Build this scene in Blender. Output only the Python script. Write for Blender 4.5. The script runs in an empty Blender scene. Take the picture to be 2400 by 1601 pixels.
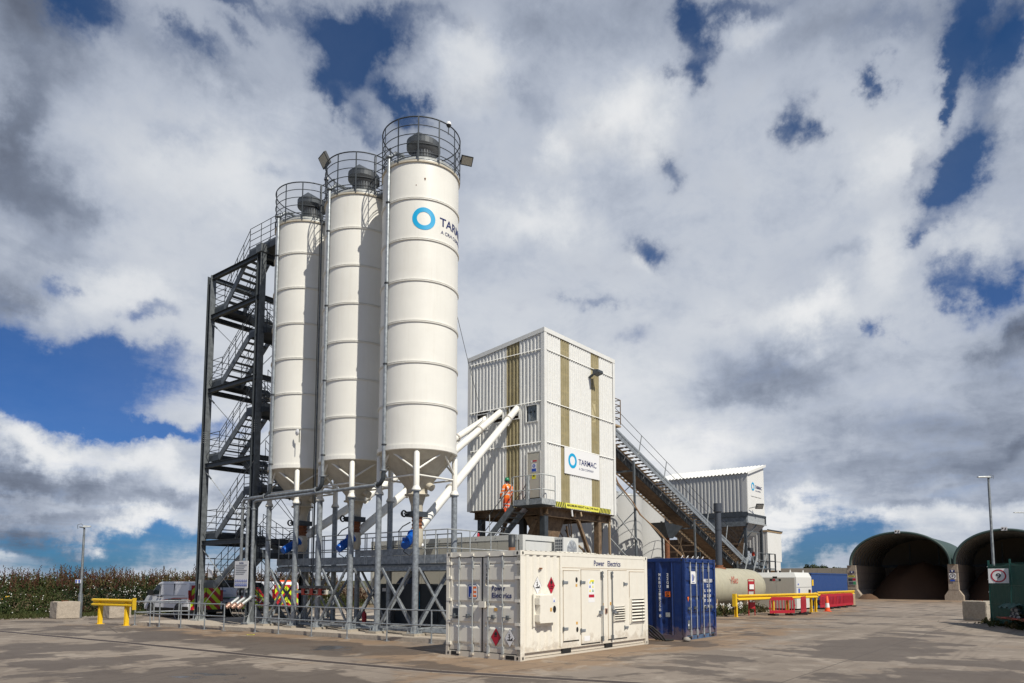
import bpy, bmesh, math, random
from mathutils import Vector, Matrix, noise
C = bpy.context.scene
COL = C.collection
PI = math.pi
# ------------------------------------------------------------------ camera
CAM_P = Vector((0, 0, 1.879))
FW = Vector((0.78008836, 0.61904002, 0.09083832)); RT = Vector((0.62153528, -0.78338548, 0.00104052)); UP = Vector((-0.07180555, -0.05564752, 0.99586511))
cd = bpy.data.cameras.new('camera'); cam = bpy.data.objects.new('camera', cd); COL.objects.link(cam)
cd.sensor_width = 36; cd.lens = 1682.6 / 2400 * 36; cd.shift_y = (1207.1 - 800.5) / 2400
cd.clip_start = 0.1; cd.clip_end = 6000
M = Matrix((RT, UP, -FW)).transposed().to_4x4(); M.translation = CAM_P
cam.matrix_world = M; C.camera = cam
# ------------------------------------------------------------------ light
SUN_AZ = math.radians(15); SUN_EL = math.radians(49)
sd = Vector((-math.sin(SUN_AZ) * math.cos(SUN_EL), -math.cos(SUN_AZ) * math.cos(SUN_EL), math.sin(SUN_EL)))   # towards the sun
sl = bpy.data.lights.new('sun', 'SUN'); sl.energy = 4.8; sl.angle = math.radians(0.5); sl.color = (1, .945, .84)
so = bpy.data.objects.new('sun', sl); COL.objects.link(so); so.rotation_euler = sd.to_track_quat('Z', 'Y').to_euler()
C.view_settings.view_transform = 'Standard'; C.view_settings.look = 'None'; C.view_settings.exposure = 0; C.view_settings.gamma = 1
# ------------------------------------------------------------------ sky and clouds
def pxdir(x, y):
    d = FW + RT * ((x - 1200) / 1682.6) - UP * ((y - 1207.1) / 1682.6); return d.normalized()
FH = Vector((FW.x, FW.y, 0)).normalized(); RH = Vector((RT.x, RT.y, 0)).normalized()
def AE(x, y):
    d = pxdir(x, y); return math.atan2(d.dot(RH), d.dot(FH)), math.asin(d.z)
W = bpy.data.worlds.new("World"); C.world = W; W.use_nodes = True
class NT:
    def __init__(s, nt): s.t = nt; s.n = nt.nodes; s.l = nt.links
    def node(s, ty, **k):
        a = s.n.new(ty)
        for q, v in k.items(): setattr(a, q, v)
        return a
    def put(s, sock, v):
        if hasattr(v, 'is_linked') or isinstance(v, bpy.types.NodeSocket): s.l.new(v, sock)
        else: sock.default_value = v
    def math(s, op, a, b=None, c=None, clamp=False):
        m = s.node('ShaderNodeMath', operation=op, use_clamp=clamp); s.put(m.inputs[0], a)
        if b is not None: s.put(m.inputs[1], b)
        if c is not None: s.put(m.inputs[2], c)
        return m.outputs[0]
    def vmath(s, op, a, b=None, c=None):
        m = s.node('ShaderNodeVectorMath', operation=op); s.put(m.inputs[0], a)
        if b is not None: s.put(m.inputs[1], b)
        if c is not None: s.put(m.inputs[2], c)
        return m.outputs['Value'] if op in ('DOT_PRODUCT', 'LENGTH', 'DISTANCE') else m.outputs[0]
    def noise(s, vec, scale, detail=4, rough=.5, dist=0, lac=2):
        m = s.node('ShaderNodeTexNoise'); s.put(m.inputs['Vector'], vec); m.inputs['Scale'].default_value = scale; m.inputs['Detail'].default_value = detail
        m.inputs['Roughness'].default_value = rough; m.inputs['Distortion'].default_value = dist; m.inputs['Lacunarity'].default_value = lac
        return m.outputs['Fac']
    def ss(s, v, a, b, lo=0., hi=1.):
        m = s.node('ShaderNodeMapRange', interpolation_type='SMOOTHSTEP'); s.put(m.inputs['Value'], v)
        m.inputs['From Min'].default_value = a; m.inputs['From Max'].default_value = b; m.inputs['To Min'].default_value = lo; m.inputs['To Max'].default_value = hi
        return m.outputs[0]
    def mix(s, f, a, b, mode='MIX'):
        m = s.node('ShaderNodeMix', data_type='RGBA', blend_type=mode); s.put(m.inputs[0], f); s.put(m.inputs[6], a); s.put(m.inputs[7], b); return m.outputs[2]
def c4(c): return (c[0], c[1], c[2], 1)
w = NT(W.node_tree); w.n.clear()
tc = w.node('ShaderNodeTexCoord'); D = tc.outputs['Generated']
sep = w.node('ShaderNodeSeparateXYZ'); w.l.new(D, sep.inputs[0])
az = w.math('ARCTAN2', w.vmath('DOT_PRODUCT', D, tuple(RH)), w.vmath('DOT_PRODUCT', D, tuple(FH)))
el = w.math('ARCSINE', sep.outputs[2])
ae = w.node('ShaderNodeCombineXYZ'); w.put(ae.inputs[0], az); w.put(ae.inputs[1], el)
# clouds lie on a flat layer overhead: divide by height above the horizon
den = w.math('ADD', w.math('MAXIMUM', sep.outputs[2], 0.0), .16)
pl = w.node('ShaderNodeCombineXYZ'); w.put(pl.inputs[0], w.math('DIVIDE', sep.outputs[0], den)); w.put(pl.inputs[1], w.math('DIVIDE', sep.outputs[1], den))
P2 = pl.outputs[0]
# warp for ragged outlines
wn = w.node('ShaderNodeTexNoise'); w.l.new(D, wn.inputs['Vector']); wn.inputs['Scale'].default_value = 7; wn.inputs['Detail'].default_value = 7; wn.inputs['Roughness'].default_value = .62
wv = w.vmath('MULTIPLY', w.vmath('SUBTRACT', wn.outputs['Color'], (.5, .5, .5)), (.24, .17, 0))
aew = w.vmath('ADD', ae.outputs[0], wv)
def blobs(lst, vec=None):
    acc = None
    for (x, y, rx, ry, wt) in lst:
        a, e = AE(x, y); a2, _ = AE(x + rx, y); _, e2 = AE(x, y - ry)
        sx, sy = 1 / max(abs(a2 - a), .002), 1 / max(abs(e2 - e), .002)
        v = w.vmath('MULTIPLY_ADD', vec or aew, (sx, sy, 0), (-a * sx, -e * sy, 0))
        g = w.math('POWER', math.exp(-1), w.vmath('DOT_PRODUCT', v, v))
        acc = w.math('MULTIPLY', g, wt) if acc is None else w.math('MULTIPLY_ADD', g, wt, acc)
    return acc
def z1(x, y, rx, ry, wt): return (x * .5104, y * .5104, rx * .5104, ry * .5104, wt)
def z2(x, y, rx, ry, wt): return (1200 + x * .5104, y * .5104, rx * .5104, ry * .5104, wt)
HOLES = [z1(1640, 340, 150, 170, 1), z1(1700, 190, 130, 110, .8), z1(1880, 480, 70, 60, .8), z1(1500, 120, 160, 70, .42), z1(1850, 60, 200, 60, .5), z1(1470, 420, 70, 60, .5),
 z1(400, 150, 170, 80, .55), z1(250, 20, 200, 60, .6), z1(860, 230, 90, 50, .5), z1(1100, 180, 70, 40, .4), z1(1000, 20, 260, 40, .45),
 z1(200, 1265, 80, 50, .55), z1(650, 1480, 90, 40, .45), z1(1560, 530, 60, 50, .5), z1(1720, 600, 60, 40, .45),
 z2(900, 170, 70, 150, .8), z2(1080, 30, 200, 50, .55), z2(860, 400, 80, 60, .6), z2(1290, 590, 70, 90, .7), z2(1550, 370, 50, 60, .75), z2(790, 750, 70, 60, .55),
 z2(640, 1120, 110, 70, .75), z2(350, 1420, 80, 35, .5), z2(2050, 80, 120, 200, 1), z2(2280, 220, 110, 120, .85), z2(2330, 60, 120, 200, .5), z2(1960, 320, 60, 110, .6), z2(1940, 470, 40, 80, .75),
 z2(2170, 560, 110, 110, .8), z2(2080, 770, 110, 130, .95), z2(2000, 1020, 60, 50, .6), z2(2200, 1320, 130, 110, 1), z2(1790, 1430, 60, 70, .7), z2(2080, 1200, 70, 60, .4), z2(1700, 120, 160, 70, .35),
 z2(1850, 700, 60, 70, .35), z2(1400, 810, 60, 40, .3),
 (90, 880, 230, 55, 1.1), (60, 960, 190, 45, 1.2), (330, 860, 110, 30, .5), (300, 985, 160, 22, .8), (430, 1010, 110, 22, .8), (20, 860, 90, 80, .5),
 (1480, 800, 60, 30, .3), (330, 1318, 420, 26, .5), (150, 1262, 170, 22, .6), (420, 1282, 150, 22, .55), (1900, 1290, 170, 34, .85), (1980, 1250, 60, 40, .4), (1450, 1180, 60, 60, .2)]
WHITES = [z1(1050, 800, 420, 260, .5), z1(2150, 250, 180, 220, .6), z1(480, 1330, 220, 170, .4), z2(560, 560, 220, 170, .75), z2(200, 650, 90, 130, .5), z2(100, 1000, 200, 120, .5), z2(1150, 160, 120, 90, .35),
 z2(1350, 1400, 240, 90, .75), z2(1750, 1120, 130, 160, .3), z2(2250, 1060, 140, 90, .35), z2(1700, 700, 200, 90, .35), z2(550, 1200, 60, 60, .4), (700, 1000, 100, 200, .2), (1330, 1000, 260, 120, .35), (1620, 1060, 130, 40, .6), (1620, 1000, 260, 200, .15),
 (130, 1062, 90, 40, .9), (40, 1040, 60, 40, .6), (330, 1090, 70, 22, .5), (400, 1070, 40, 30, .5), (320, 1230, 45, 28, .9), (400, 1262, 60, 18, .6), (20, 1295, 40, 16, .7), (450, 1130, 60, 30, .5), (1700, 1225, 60, 20, .4), (90, 1180, 160, 22, .3),
 (1830, 1225, 150, 22, 1.), (1900, 1210, 60, 22, .6), (1790, 1255, 60, 20, .4), (2040, 1240, 110, 26, .5), (2260, 1225, 60, 30, .4), (2380, 1215, 40, 20, .5), (2070, 1225, 60, 18, .5)]
GREYS = [z1(60, 700, 130, 260, .9), z1(250, 900, 150, 140, .7), z1(150, 300, 260, 200, .45), z1(100, 60, 200, 140, .7), z1(350, 1130, 300, 80, .35), z1(700, 620, 120, 60, .3), z1(1290, 760, 90, 40, .35), z1(40, 1400, 130, 130, .7), z1(900, 300, 260, 90, .35),
 z2(60, 130, 260, 130, .35), z2(60, 440, 110, 110, .45), z2(1450, 120, 300, 130, .4), z2(1900, 200, 260, 200, .3), z2(2250, 80, 220, 150, .8), z2(2300, 500, 100, 300, .4), z2(1480, 1120, 160, 60, .4), z2(2330, 1530, 70, 60, .8),
 (1850, 870, 190, 62, .95), (1780, 930, 90, 40, .4), (2150, 960, 300, 90, .45), (2000, 1000, 300, 50, .35), (2250, 1090, 260, 70, .55), (1950, 1120, 320, 50, .5), (2380, 820, 70, 60, .7), (2370, 1020, 60, 30, .6), (1650, 940, 120, 40, .2),
 (50, 1140, 120, 60, 1.), (240, 1140, 80, 34, .9), (330, 1185, 130, 22, .6), (160, 1205, 140, 18, .5), (60, 1230, 130, 20, .8), (260, 1275, 260, 26, .9), (100, 1260, 130, 20, .8), (430, 1180, 80, 30, .4), (2010, 1235, 46, 26, .8), (1700, 1275, 90, 22, .4), (2200, 1180, 200, 20, .5), (1700, 1170, 160, 26, .3)]
fine = w.noise(P2, 3.4, 10, .64, .35)
mid = w.noise(P2, 1.3, 6, .55, .4)
tiny = w.noise(D, 22, 8, .65, .3)
rear = w.ss(w.math('ABSOLUTE', az), .95, 1.7, 0, .42)  # unseen sky behind the camera made clearer to lower the ambient light
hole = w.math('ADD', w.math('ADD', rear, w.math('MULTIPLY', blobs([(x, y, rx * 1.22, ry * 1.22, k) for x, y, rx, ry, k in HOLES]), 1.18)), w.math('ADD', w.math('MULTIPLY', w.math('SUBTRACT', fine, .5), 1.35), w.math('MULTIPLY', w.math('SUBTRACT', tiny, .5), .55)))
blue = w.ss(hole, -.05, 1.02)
vign = w.math('ADD', w.ss(el, .42, .80, 0, .45), w.ss(w.math('ABSOLUTE', az), .45, .75, 0, .32))
shade = w.math('SUBTRACT', w.math('SUBTRACT', blobs(WHITES), w.math('MULTIPLY', blobs(GREYS), .66)), vign)
shade = w.math('ADD', shade, w.math('MULTIPLY', w.math('SUBTRACT', mid, .5), .95))
shade = w.math('ADD', shade, w.math('MULTIPLY', w.math('SUBTRACT', fine, .5), .8))
shade = w.math('ADD', shade, w.math('MULTIPLY', w.math('SUBTRACT', tiny, .5), .42))
cr = w.node('ShaderNodeValToRGB'); w.l.new(w.ss(shade, -1.6, .95), cr.inputs[0])
e = cr.color_ramp.elements; e[0].position = 0; e[0].color = (.085, .10, .14, 1); e[1].position = 1; e[1].color = (.86, .865, .87, 1)
for p_, c_ in ((.28, (.20, .235, .31, 1)), (.46, (.34, .385, .475, 1)), (.6, (.48, .525, .61, 1)), (.78, (.66, .69, .735, 1))):
    q = e.new(p_); q.color = c_
sky = w.node('ShaderNodeTexSky', sky_type='NISHITA'); sky.sun_disc = False; sky.sun_elevation = SUN_EL; sky.sun_rotation = math.atan2(sd.x, sd.y); sky.altitude = 100; sky.air_density = 1.3; sky.dust_density = .4; sky.ozone_density = 3
skyc = w.mix(1.0, sky.outputs[0], (.026, .068, .082, 1), 'MULTIPLY')
# open sky deepens upwards, a little cloud veil stays in it
deep = w.mix(w.ss(el, .05, .55), (.34, .42, .85, 1), (.42, .46, .66, 1))
skyc = w.mix(1.0, skyc, deep, 'MULTIPLY')
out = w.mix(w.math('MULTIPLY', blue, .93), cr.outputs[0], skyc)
below = w.ss(el, -.03, 0)
out = w.mix(below, (.16, .14, .12, 1), out)
bg = w.node('ShaderNodeBackground'); w.l.new(out, bg.inputs[0]); bg.inputs[1].default_value = 1.0
wo = w.node('ShaderNodeOutputWorld'); w.l.new(bg.outputs[0], wo.inputs[0])
W.cycles.sampling_method = 'MANUAL'; W.cycles.sample_map_resolution = 256
C.cycles.max_bounces = 6; C.cycles.diffuse_bounces = 3; C.cycles.glossy_bounces = 3; C.cycles.transparent_max_bounces = 12
C.cycles.use_denoising = True
rnd = random.Random(7)
# ------------------------------------------------------------------ materials
MATS = {}
def newmat(name):
    m = bpy.data.materials.new(name); m.use_nodes = True; t = NT(m.node_tree); b = t.n['Principled BSDF']; MATS[name] = m
    return m, t, b
def paint(name, col, rough=.5, dirt=.0, dcol=(.25, .17, .09), dscale=1.2, metal=0, mott=.0, mscale=6, bump=0, streak=0, spec=.5, splash=0):
    m, t, b = newmat(name)
    tc = t.node('ShaderNodeTexCoord'); g = t.node('ShaderNodeNewGeometry'); P = g.outputs['Position']
    c = c4(col)
    if mott:
        n = t.noise(P, mscale, 5, .6)
        c = t.mix(t.ss(n, .35, .65), c4([v * (1 - mott) for v in col]), c4([min(v * (1 + mott), .95) for v in col]))
    if dirt:
        n = t.noise(P, dscale, 8, .7, .4)
        f = t.math('MULTIPLY', t.ss(n, .5, .78), dirt)
        c = t.mix(f, c, c4(dcol))
    if streak:
        sp = t.vmath('MULTIPLY', P, (3.2, 3.2, .22)); n = t.noise(sp, 2.2, 7, .68)
        c = t.mix(t.math('MULTIPLY', t.ss(n, .48, .75), streak), c, c4(dcol))
    if splash:
        sz = t.node('ShaderNodeSeparateXYZ'); t.l.new(P, sz.inputs[0]); n = t.noise(P, 3.5, 8, .72)
        f = t.ss(t.math('ADD', n, t.math('MULTIPLY', t.math('SUBTRACT', .42, sz.outputs[2]), .75)), .48, .66); c = t.mix(t.math('MULTIPLY', f, splash), c, (.27, .185, .11, 1))
        f2 = t.ss(t.noise(P, 8, 6, .75), .66, .72); c = t.mix(t.math('MULTIPLY', f2, splash * .5), c, (.22, .11, .05, 1))
    t.put(b.inputs['Base Color'], c); b.inputs['Roughness'].default_value = rough; b.inputs['Metallic'].default_value = metal
    b.inputs['Specular IOR Level'].default_value = spec
    if bump:
        n = t.noise(P, 14, 4, .6); bp = t.node('ShaderNodeBump'); bp.inputs['Strength'].default_value = bump; bp.inputs['Distance'].default_value = .02
        t.l.new(n, bp.inputs['Height']); t.l.new(bp.outputs[0], b.inputs['Normal'])
    return m
paint('silo_white', (.80, .785, .725), .38, .10, (.45, .38, .27), .8, mott=.03, mscale=.6, streak=.10, bump=.04)
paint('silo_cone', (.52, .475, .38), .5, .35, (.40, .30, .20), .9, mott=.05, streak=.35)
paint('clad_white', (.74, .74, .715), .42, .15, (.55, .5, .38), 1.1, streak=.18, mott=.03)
paint('cream', (.77, .735, .645), .42, .08, (.50, .38, .24), 1.5, mott=.02, streak=.09, splash=.35)
paint('cream_dirty', (.46, .38, .28), .7, .5, (.28, .18, .10), 3)
paint('cabin_white', (.66, .66, .62), .45, .12, (.40, .36, .28), 1.2, streak=.15)
paint('cabin_beige', (.50, .48, .41), .6, .2, (.3, .27, .2), 1.2, streak=.2)
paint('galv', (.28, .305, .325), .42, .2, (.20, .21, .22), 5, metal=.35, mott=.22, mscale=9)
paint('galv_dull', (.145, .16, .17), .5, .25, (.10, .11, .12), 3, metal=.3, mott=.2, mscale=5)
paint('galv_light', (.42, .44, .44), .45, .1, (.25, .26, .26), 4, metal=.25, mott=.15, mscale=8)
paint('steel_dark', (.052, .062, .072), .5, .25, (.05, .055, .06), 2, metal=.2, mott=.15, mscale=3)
paint('steel_black', (.03, .033, .036), .5)
paint('mesh_grey', (.07, .075, .085), .5)
paint('brown_steel', (.17, .115, .07), .75, .6, (.085, .055, .035), 2.2, mott=.25, mscale=5, bump=.2)
paint('rust', (.20, .075, .032), .85, .6, (.14, .06, .03), 6, mott=.25)
paint('rust_pale', (.36, .27, .17), .8, .4, (.2, .12, .07), 5)
paint('belt_brown', (.15, .095, .055), .8, .7, (.08, .045, .025), 2.2, mott=.2, mscale=3)
paint('blue_box', (.006, .028, .135), .42, .25, (.06, .09, .17), 2.5, mott=.1, streak=.28, bump=.08, splash=.45)
paint('blue_faded', (.06, .11, .20), .6, .6, (.17, .19, .22), 5, mott=.2)
paint('blue_plain', (.02, .06, .20), .5, .2, (.05, .07, .12), 2)
paint('blue_motor', (.005, .10, .45), .35, .2, (.02, .05, .15), 5)
paint('yellow', (.78, .50, .015), .45, .35, (.45, .26, .05), 4, streak=.2)
paint('red_plastic', (.40, .010, .025), .5, .2, (.3, .05, .04), 3)
paint('red_paint', (.42, .02, .03), .45)
paint('red_valve', (.45, .045, .02), .5)
paint('concrete', (.40, .345, .28), .9, .5, (.24, .18, .12), 2, mott=.1, mscale=12, bump=.3)
paint('concrete_block', (.36, .32, .26), .9, .45, (.2, .16, .12), 3, mott=.12, mscale=14, bump=.4)
paint('concrete_wall', (.37, .31, .245), .9, .6, (.20, .12, .07), 1.2, mott=.12, mscale=8, streak=.4, bump=.3)
paint('shed_green', (.035, .065, .060), .6, .25, (.06, .10, .09), 2)
paint('shed_lining', (.27, .24, .19), .8, .3, (.15, .13, .11), .6)
paint('sand', (.10, .055, .03), .95, .6, (.08, .04, .022), 3, bump=.6)
paint('tank_beige', (.40, .375, .28), .55, .35, (.38, .36, .24), .8, mott=.06, mscale=3, streak=.35)
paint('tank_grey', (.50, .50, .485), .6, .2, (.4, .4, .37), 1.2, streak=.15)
paint('genset_white', (.66, .66, .63), .45, .1, (.4, .38, .33), 2)
paint('genset_grey', (.46, .43, .37), .5, .15, (.35, .3, .24), 1.5, streak=.2)  # shaded tone of the white cabinet, painted on its left face
paint('chimney_grey', (.055, .065, .085), .55, .3, (.10, .11, .12), 3)
paint('white', (.80, .80, .80), .45)
paint('black', (.012, .012, .013), .45)
paint('rubber', (.018, .018, .018), .7)
paint('cyan', (.0, .36, .66), .4)
paint('navy', (.012, .022, .12), .4)
paint('orange_ink', (.80, .16, .02), .4)
paint('orange_label', (.62, .36, .10), .5)
paint('sticker_red', (.45, .012, .035), .4)
paint('sticker_yellow', (.80, .72, .05), .5)
paint('sticker_blue', (.02, .08, .45), .5)
paint('sticker_green', (.05, .30, .12), .5)
paint('hazard_yellow', (.78, .74, .10), .5, .15, (.5, .45, .2), 4)
paint('grille_dark', (.012, .012, .012), .8)
paint('van_white', (.72, .73, .76), .22, .1, (.4, .38, .34), 1.5)
paint('van_glass', (.015, .022, .024), .08)
paint('lamp_red', (.30, .01, .01), .2)
paint('skin', (.42, .22, .15), .6)
paint('hi_orange', (.95, .20, .015), .6, .15, (.6, .12, .02), 8)
paint('hi_orange_dark', (.85, .10, .02), .6, .2, (.5, .06, .02), 8)
paint('reflective', (.62, .62, .62), .4)
paint('hat_green', (.01, .19, .085), .3)
paint('dark_cloth', (.02, .02, .025), .9)
paint('cabinet_dark', (.022, .032, .042), .4, .2, (.05, .06, .065), 3)
paint('cover_blue', (.12, .16, .26), .9)
paint('cable_tan', (.33, .21, .12), .7)
paint('wood', (.35, .25, .14), .9)
paint('fence_green', (.006, .075, .062), .6, .35, (.012, .12, .10), 6)
paint('bark', (.10, .07, .05), .9)
paint('stone', (.30, .28, .25), .9, .4, (.2, .17, .13), 6)
paint('alu', (.5, .52, .54), .35, metal=.6)
paint('copper', (.42, .26, .20), .45, .3, (.25, .15, .1), 8, metal=.4)
def leafmat(name, a, b_, c_=None):
    m, t, b = newmat(name); g = t.node('ShaderNodeNewGeometry')
    n = t.noise(g.outputs['Position'], .55, 4, .6); n2 = t.noise(g.outputs['Position'], 5, 3, .6)
    c = t.mix(t.ss(n, .4, .6), c4(a), c4(b_))
    if c_: c = t.mix(t.ss(n2, .5, .68), c, c4(c_))
    t.put(b.inputs['Base Color'], c); b.inputs['Roughness'].default_value = .75; b.inputs['Specular IOR Level'].default_value = .2
    return m
leafmat('leaf_green', (.020, .035, .009), (.038, .048, .013), (.065, .072, .02))
leafmat('leaf_dark', (.011, .020, .007), (.020, .030, .010))
leafmat('leaf_red', (.050, .020, .012), (.078, .032, .017), (.035, .028, .013))
leafmat('leaf_tan', (.095, .070, .03), (.065, .055, .022))
leafmat('grass_green', (.038, .052, .014), (.055, .060, .02))
paint('petal_white', (.75, .75, .72), .8)
paint('petal_yellow', (.75, .45, .02), .8)
# translucent roof-light sheet
m, t, b = newmat('grp_sheet')
g = t.node('ShaderNodeNewGeometry'); n = t.noise(g.outputs['Position'], 1.6, 6, .6)
t.put(b.inputs['Base Color'], t.mix(t.ss(n, .3, .7), (.50, .43, .24, 1), (.64, .56, .34, 1))); b.inputs['Roughness'].default_value = .5
tr = t.node('ShaderNodeBsdfTransparent'); tr.inputs[0].default_value = (.75, .62, .36, 1)
mx = t.node('ShaderNodeMixShader'); mx.inputs[0].default_value = .45; t.l.new(b.outputs[0], mx.inputs[1]); t.l.new(tr.outputs[0], mx.inputs[2]); t.l.new(mx.outputs[0], t.n['Material Output'].inputs[0])
m, t, b = newmat('cage_mesh')
tr = t.node('ShaderNodeBsdfTransparent'); mx = t.node('ShaderNodeMixShader'); b.inputs['Base Color'].default_value = (.12, .13, .15, 1)
mx.inputs[0].default_value = .16; t.l.new(tr.outputs[0], mx.inputs[1]); t.l.new(b.outputs[0], mx.inputs[2]); t.l.new(mx.outputs[0], t.n['Material Output'].inputs[0])
m, t, b = newmat('window_glass'); b.inputs['Base Color'].default_value = (.16, .19, .22, 1); b.inputs['Roughness'].default_value = .1
# red / lime chevron film (object space)
m, t, b = newmat('chevron')
tc = t.node('ShaderNodeTexCoord'); sp = t.node('ShaderNodeSeparateXYZ'); t.l.new(tc.outputs['Object'], sp.inputs[0])
v = t.math('SUBTRACT', sp.outputs[2], t.math('MULTIPLY', t.math('ABSOLUTE', sp.outputs[1]), -1.0)); v = t.math('FRACT', t.math('MULTIPLY', v, 1.9))
t.put(b.inputs['Base Color'], t.mix(t.math('GREATER_THAN', v, .5), (.45, .02, .03, 1), (.55, .75, .02, 1))); b.inputs['Roughness'].default_value = .4
# ------------------------------------------------------------------ mesh collector
class MB:
    def __init__(s): s.v = []; s.f = []; s.m = []; s.names = []; s.sm = []
    def mi(s, name):
        if name not in s.names: s.names.append(name)
        return s.names.index(name)
    def add(s, vs, fs, mat, smooth=False):
        o = len(s.v); s.v += [tuple(p) for p in vs]; k = s.mi(mat)
        for f in fs: s.f.append([i + o for i in f]); s.m.append(k); s.sm.append(smooth)
        return s
    def box(s, x0, y0, z0, x1, y1, z1, mat):
        x0, x1 = sorted((x0, x1)); y0, y1 = sorted((y0, y1)); z0, z1 = sorted((z0, z1))
        vs = [(x0, y0, z0), (x1, y0, z0), (x1, y1, z0), (x0, y1, z0), (x0, y0, z1), (x1, y0, z1), (x1, y1, z1), (x0, y1, z1)]
        return s.add(vs, [(0, 3, 2, 1), (4, 5, 6, 7), (0, 1, 5, 4), (1, 2, 6, 5), (2, 3, 7, 6), (3, 0, 4, 7)], mat)
    def beam(s, p, q, w_, h_, mat, up=(0, 0, 1)):
        p = Vector(p); q = Vector(q); d = (q - p).normalized(); up = Vector(up)
        if abs(d.dot(up)) > .99: up = Vector((0, 1, 0))
        a = d.cross(up).normalized(); b = a.cross(d).normalized(); vs = []
        for e_ in (p, q):
            for sa, sb in ((-1, -1), (1, -1), (1, 1), (-1, 1)): vs.append(e_ + a * sa * w_ / 2 + b * sb * h_ / 2)
        return s.add(vs, [(0, 1, 2, 3), (7, 6, 5, 4), (0, 4, 5, 1), (1, 5, 6, 2), (2, 6, 7, 3), (3, 7, 4, 0)], mat)
    def ibeam(s, p, q, w_, h_, mat, up=(0, 0, 1), t=.014):
        p = Vector(p); q = Vector(q); d = (q - p).normalized(); up = Vector(up); a = d.cross(up).normalized(); b = a.cross(d).normalized()
        s.beam(p + b * (h_ / 2 - t / 2), q + b * (h_ / 2 - t / 2), w_, t, mat, up); s.beam(p - b * (h_ / 2 - t / 2), q - b * (h_ / 2 - t / 2), w_, t, mat, up)
        return s.beam(p, q, t, h_ - 2 * t, mat, up)
    def tube(s, pts, r, mat, n=8, caps=True, smooth=True):
        pts = [Vector(p) for p in pts]; rs = r if isinstance(r, (list, tuple)) else [r] * len(pts); vs = []; fs = []; a = None
        for i, p in enumerate(pts):
            if i == 0: d = pts[1] - p
            elif i == len(pts) - 1: d = p - pts[i - 1]
            else: d = (pts[i + 1] - p).normalized() + (p - pts[i - 1]).normalized()
            d.normalize()
            if a is None: a = d.orthogonal().normalized()
            else:
                a = (a - d * a.dot(d)); a = a.normalized() if a.length > 1e-5 else d.orthogonal().normalized()
            b = d.cross(a)
            for k in range(n):
                t_ = 2 * PI * k / n; vs.append(p + (a * math.cos(t_) + b * math.sin(t_)) * rs[i])
        for i in range(len(pts) - 1):
            for k in range(n):
                k2 = (k + 1) % n; fs.append((i * n + k, i * n + k2, (i + 1) * n + k2, (i + 1) * n + k))
        s.add(vs, fs, mat, smooth)
        if caps:
            s.add(vs[:n], [tuple(range(n))[::-1]], mat); s.add(vs[-n:], [tuple(range(n))], mat)
        return s
    def lathe(s, prof, c, mat, n=32, smooth=True, axis='z', a0=0, a1=2 * PI):
        c = Vector(c); vs = []; full = abs(a1 - a0 - 2 * PI) < 1e-6; m_ = n if full else n + 1
        for (r, z) in prof:
            for k in range(m_):
                t_ = a0 + (a1 - a0) * k / n; x, y = r * math.cos(t_), r * math.sin(t_)
                vs.append(c + (Vector((x, y, z)) if axis == 'z' else Vector((z, x, y)) if axis == 'x' else Vector((y, z, x))))
        fs = []
        for i in range(len(prof) - 1):
            for k in range(n):
                k2 = (k + 1) % m_; fs.append((i * m_ + k, i * m_ + k2, (i + 1) * m_ + k2, (i + 1) * m_ + k))
        return s.add(vs, fs, mat, smooth)
    def ring(s, c, R, r, mat, n=40, m=6, a0=0, a1=2 * PI):
        pts = []; k = n
        for i in range(k + 1):
            t_ = a0 + (a1 - a0) * i / k; pts.append(Vector(c) + Vector((R * math.cos(t_), R * math.sin(t_), 0)))
        return s.tube(pts, r, mat, m, caps=False)
    def prism(s, poly, z0, z1, mat):
        n = len(poly); vs = [(x, y, z0) for x, y in poly] + [(x, y, z1) for x, y in poly]
        return s.add(vs, [tuple(range(n))[::-1], tuple(range(n, 2 * n))] + [(i, (i + 1) % n, n + (i + 1) % n, n + i) for i in range(n)], mat)
    def plate(s, O, X, Y, poly, th, mat):
        O = Vector(O); X = Vector(X).normalized(); Y = Vector(Y).normalized(); N = X.cross(Y); n = len(poly)
        vs = [O + X * a + Y * b for a, b in poly] + [O + X * a + Y * b + N * th for a, b in poly]
        return s.add(vs, [tuple(range(n))[::-1], tuple(range(n, 2 * n))] + [(i, (i + 1) % n, n + (i + 1) % n, n + i) for i in range(n)], mat)
    def annulus(s, O, X, Y, r0, r1, th, mat, n=40, wrap=None):
        O = Vector(O); X = Vector(X).normalized(); Y = Vector(Y).normalized(); N = X.cross(Y); vs = []
        for (rr, d) in ((r0, 0), (r1, 0), (r1, th), (r0, th)):
            for k in range(n):
                t_ = 2 * PI * k / n; vs.append(O + X * rr * math.cos(t_) + Y * rr * math.sin(t_) + N * d)
        fs = []
        for i in range(4):
            for k in range(n):
                k2 = (k + 1) % n; j = (i + 1) % 4; fs.append((i * n + k, i * n + k2, j * n + k2, j * n + k))
        return s.add(vs, fs, mat)
    def build(s, name, parent=None, label=None, cat=None, group=None, kind=None, world=True):
        me = bpy.data.meshes.new(name); vs = s.v
        if parent is not None and world:
            p = parent
            while p.type != 'EMPTY' and p.parent: p = p.parent
            inv = WM[root_of(parent).name].inverted(); vs = [tuple(inv @ Vector(v)) for v in s.v]
        me.from_pydata(vs, [], s.f)
        for nme in s.names: me.materials.append(MATS[nme])
        me.polygons.foreach_set('material_index', s.m); me.polygons.foreach_set('use_smooth', s.sm)
        me.update()
        o = bpy.data.objects.new(name, me); COL.objects.link(o)
        if parent is not None: o.parent = parent
        tag(o, label, cat, group, kind); return o
WM = {}
def root_of(o):
    while o.parent: o = o.parent
    return o
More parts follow.
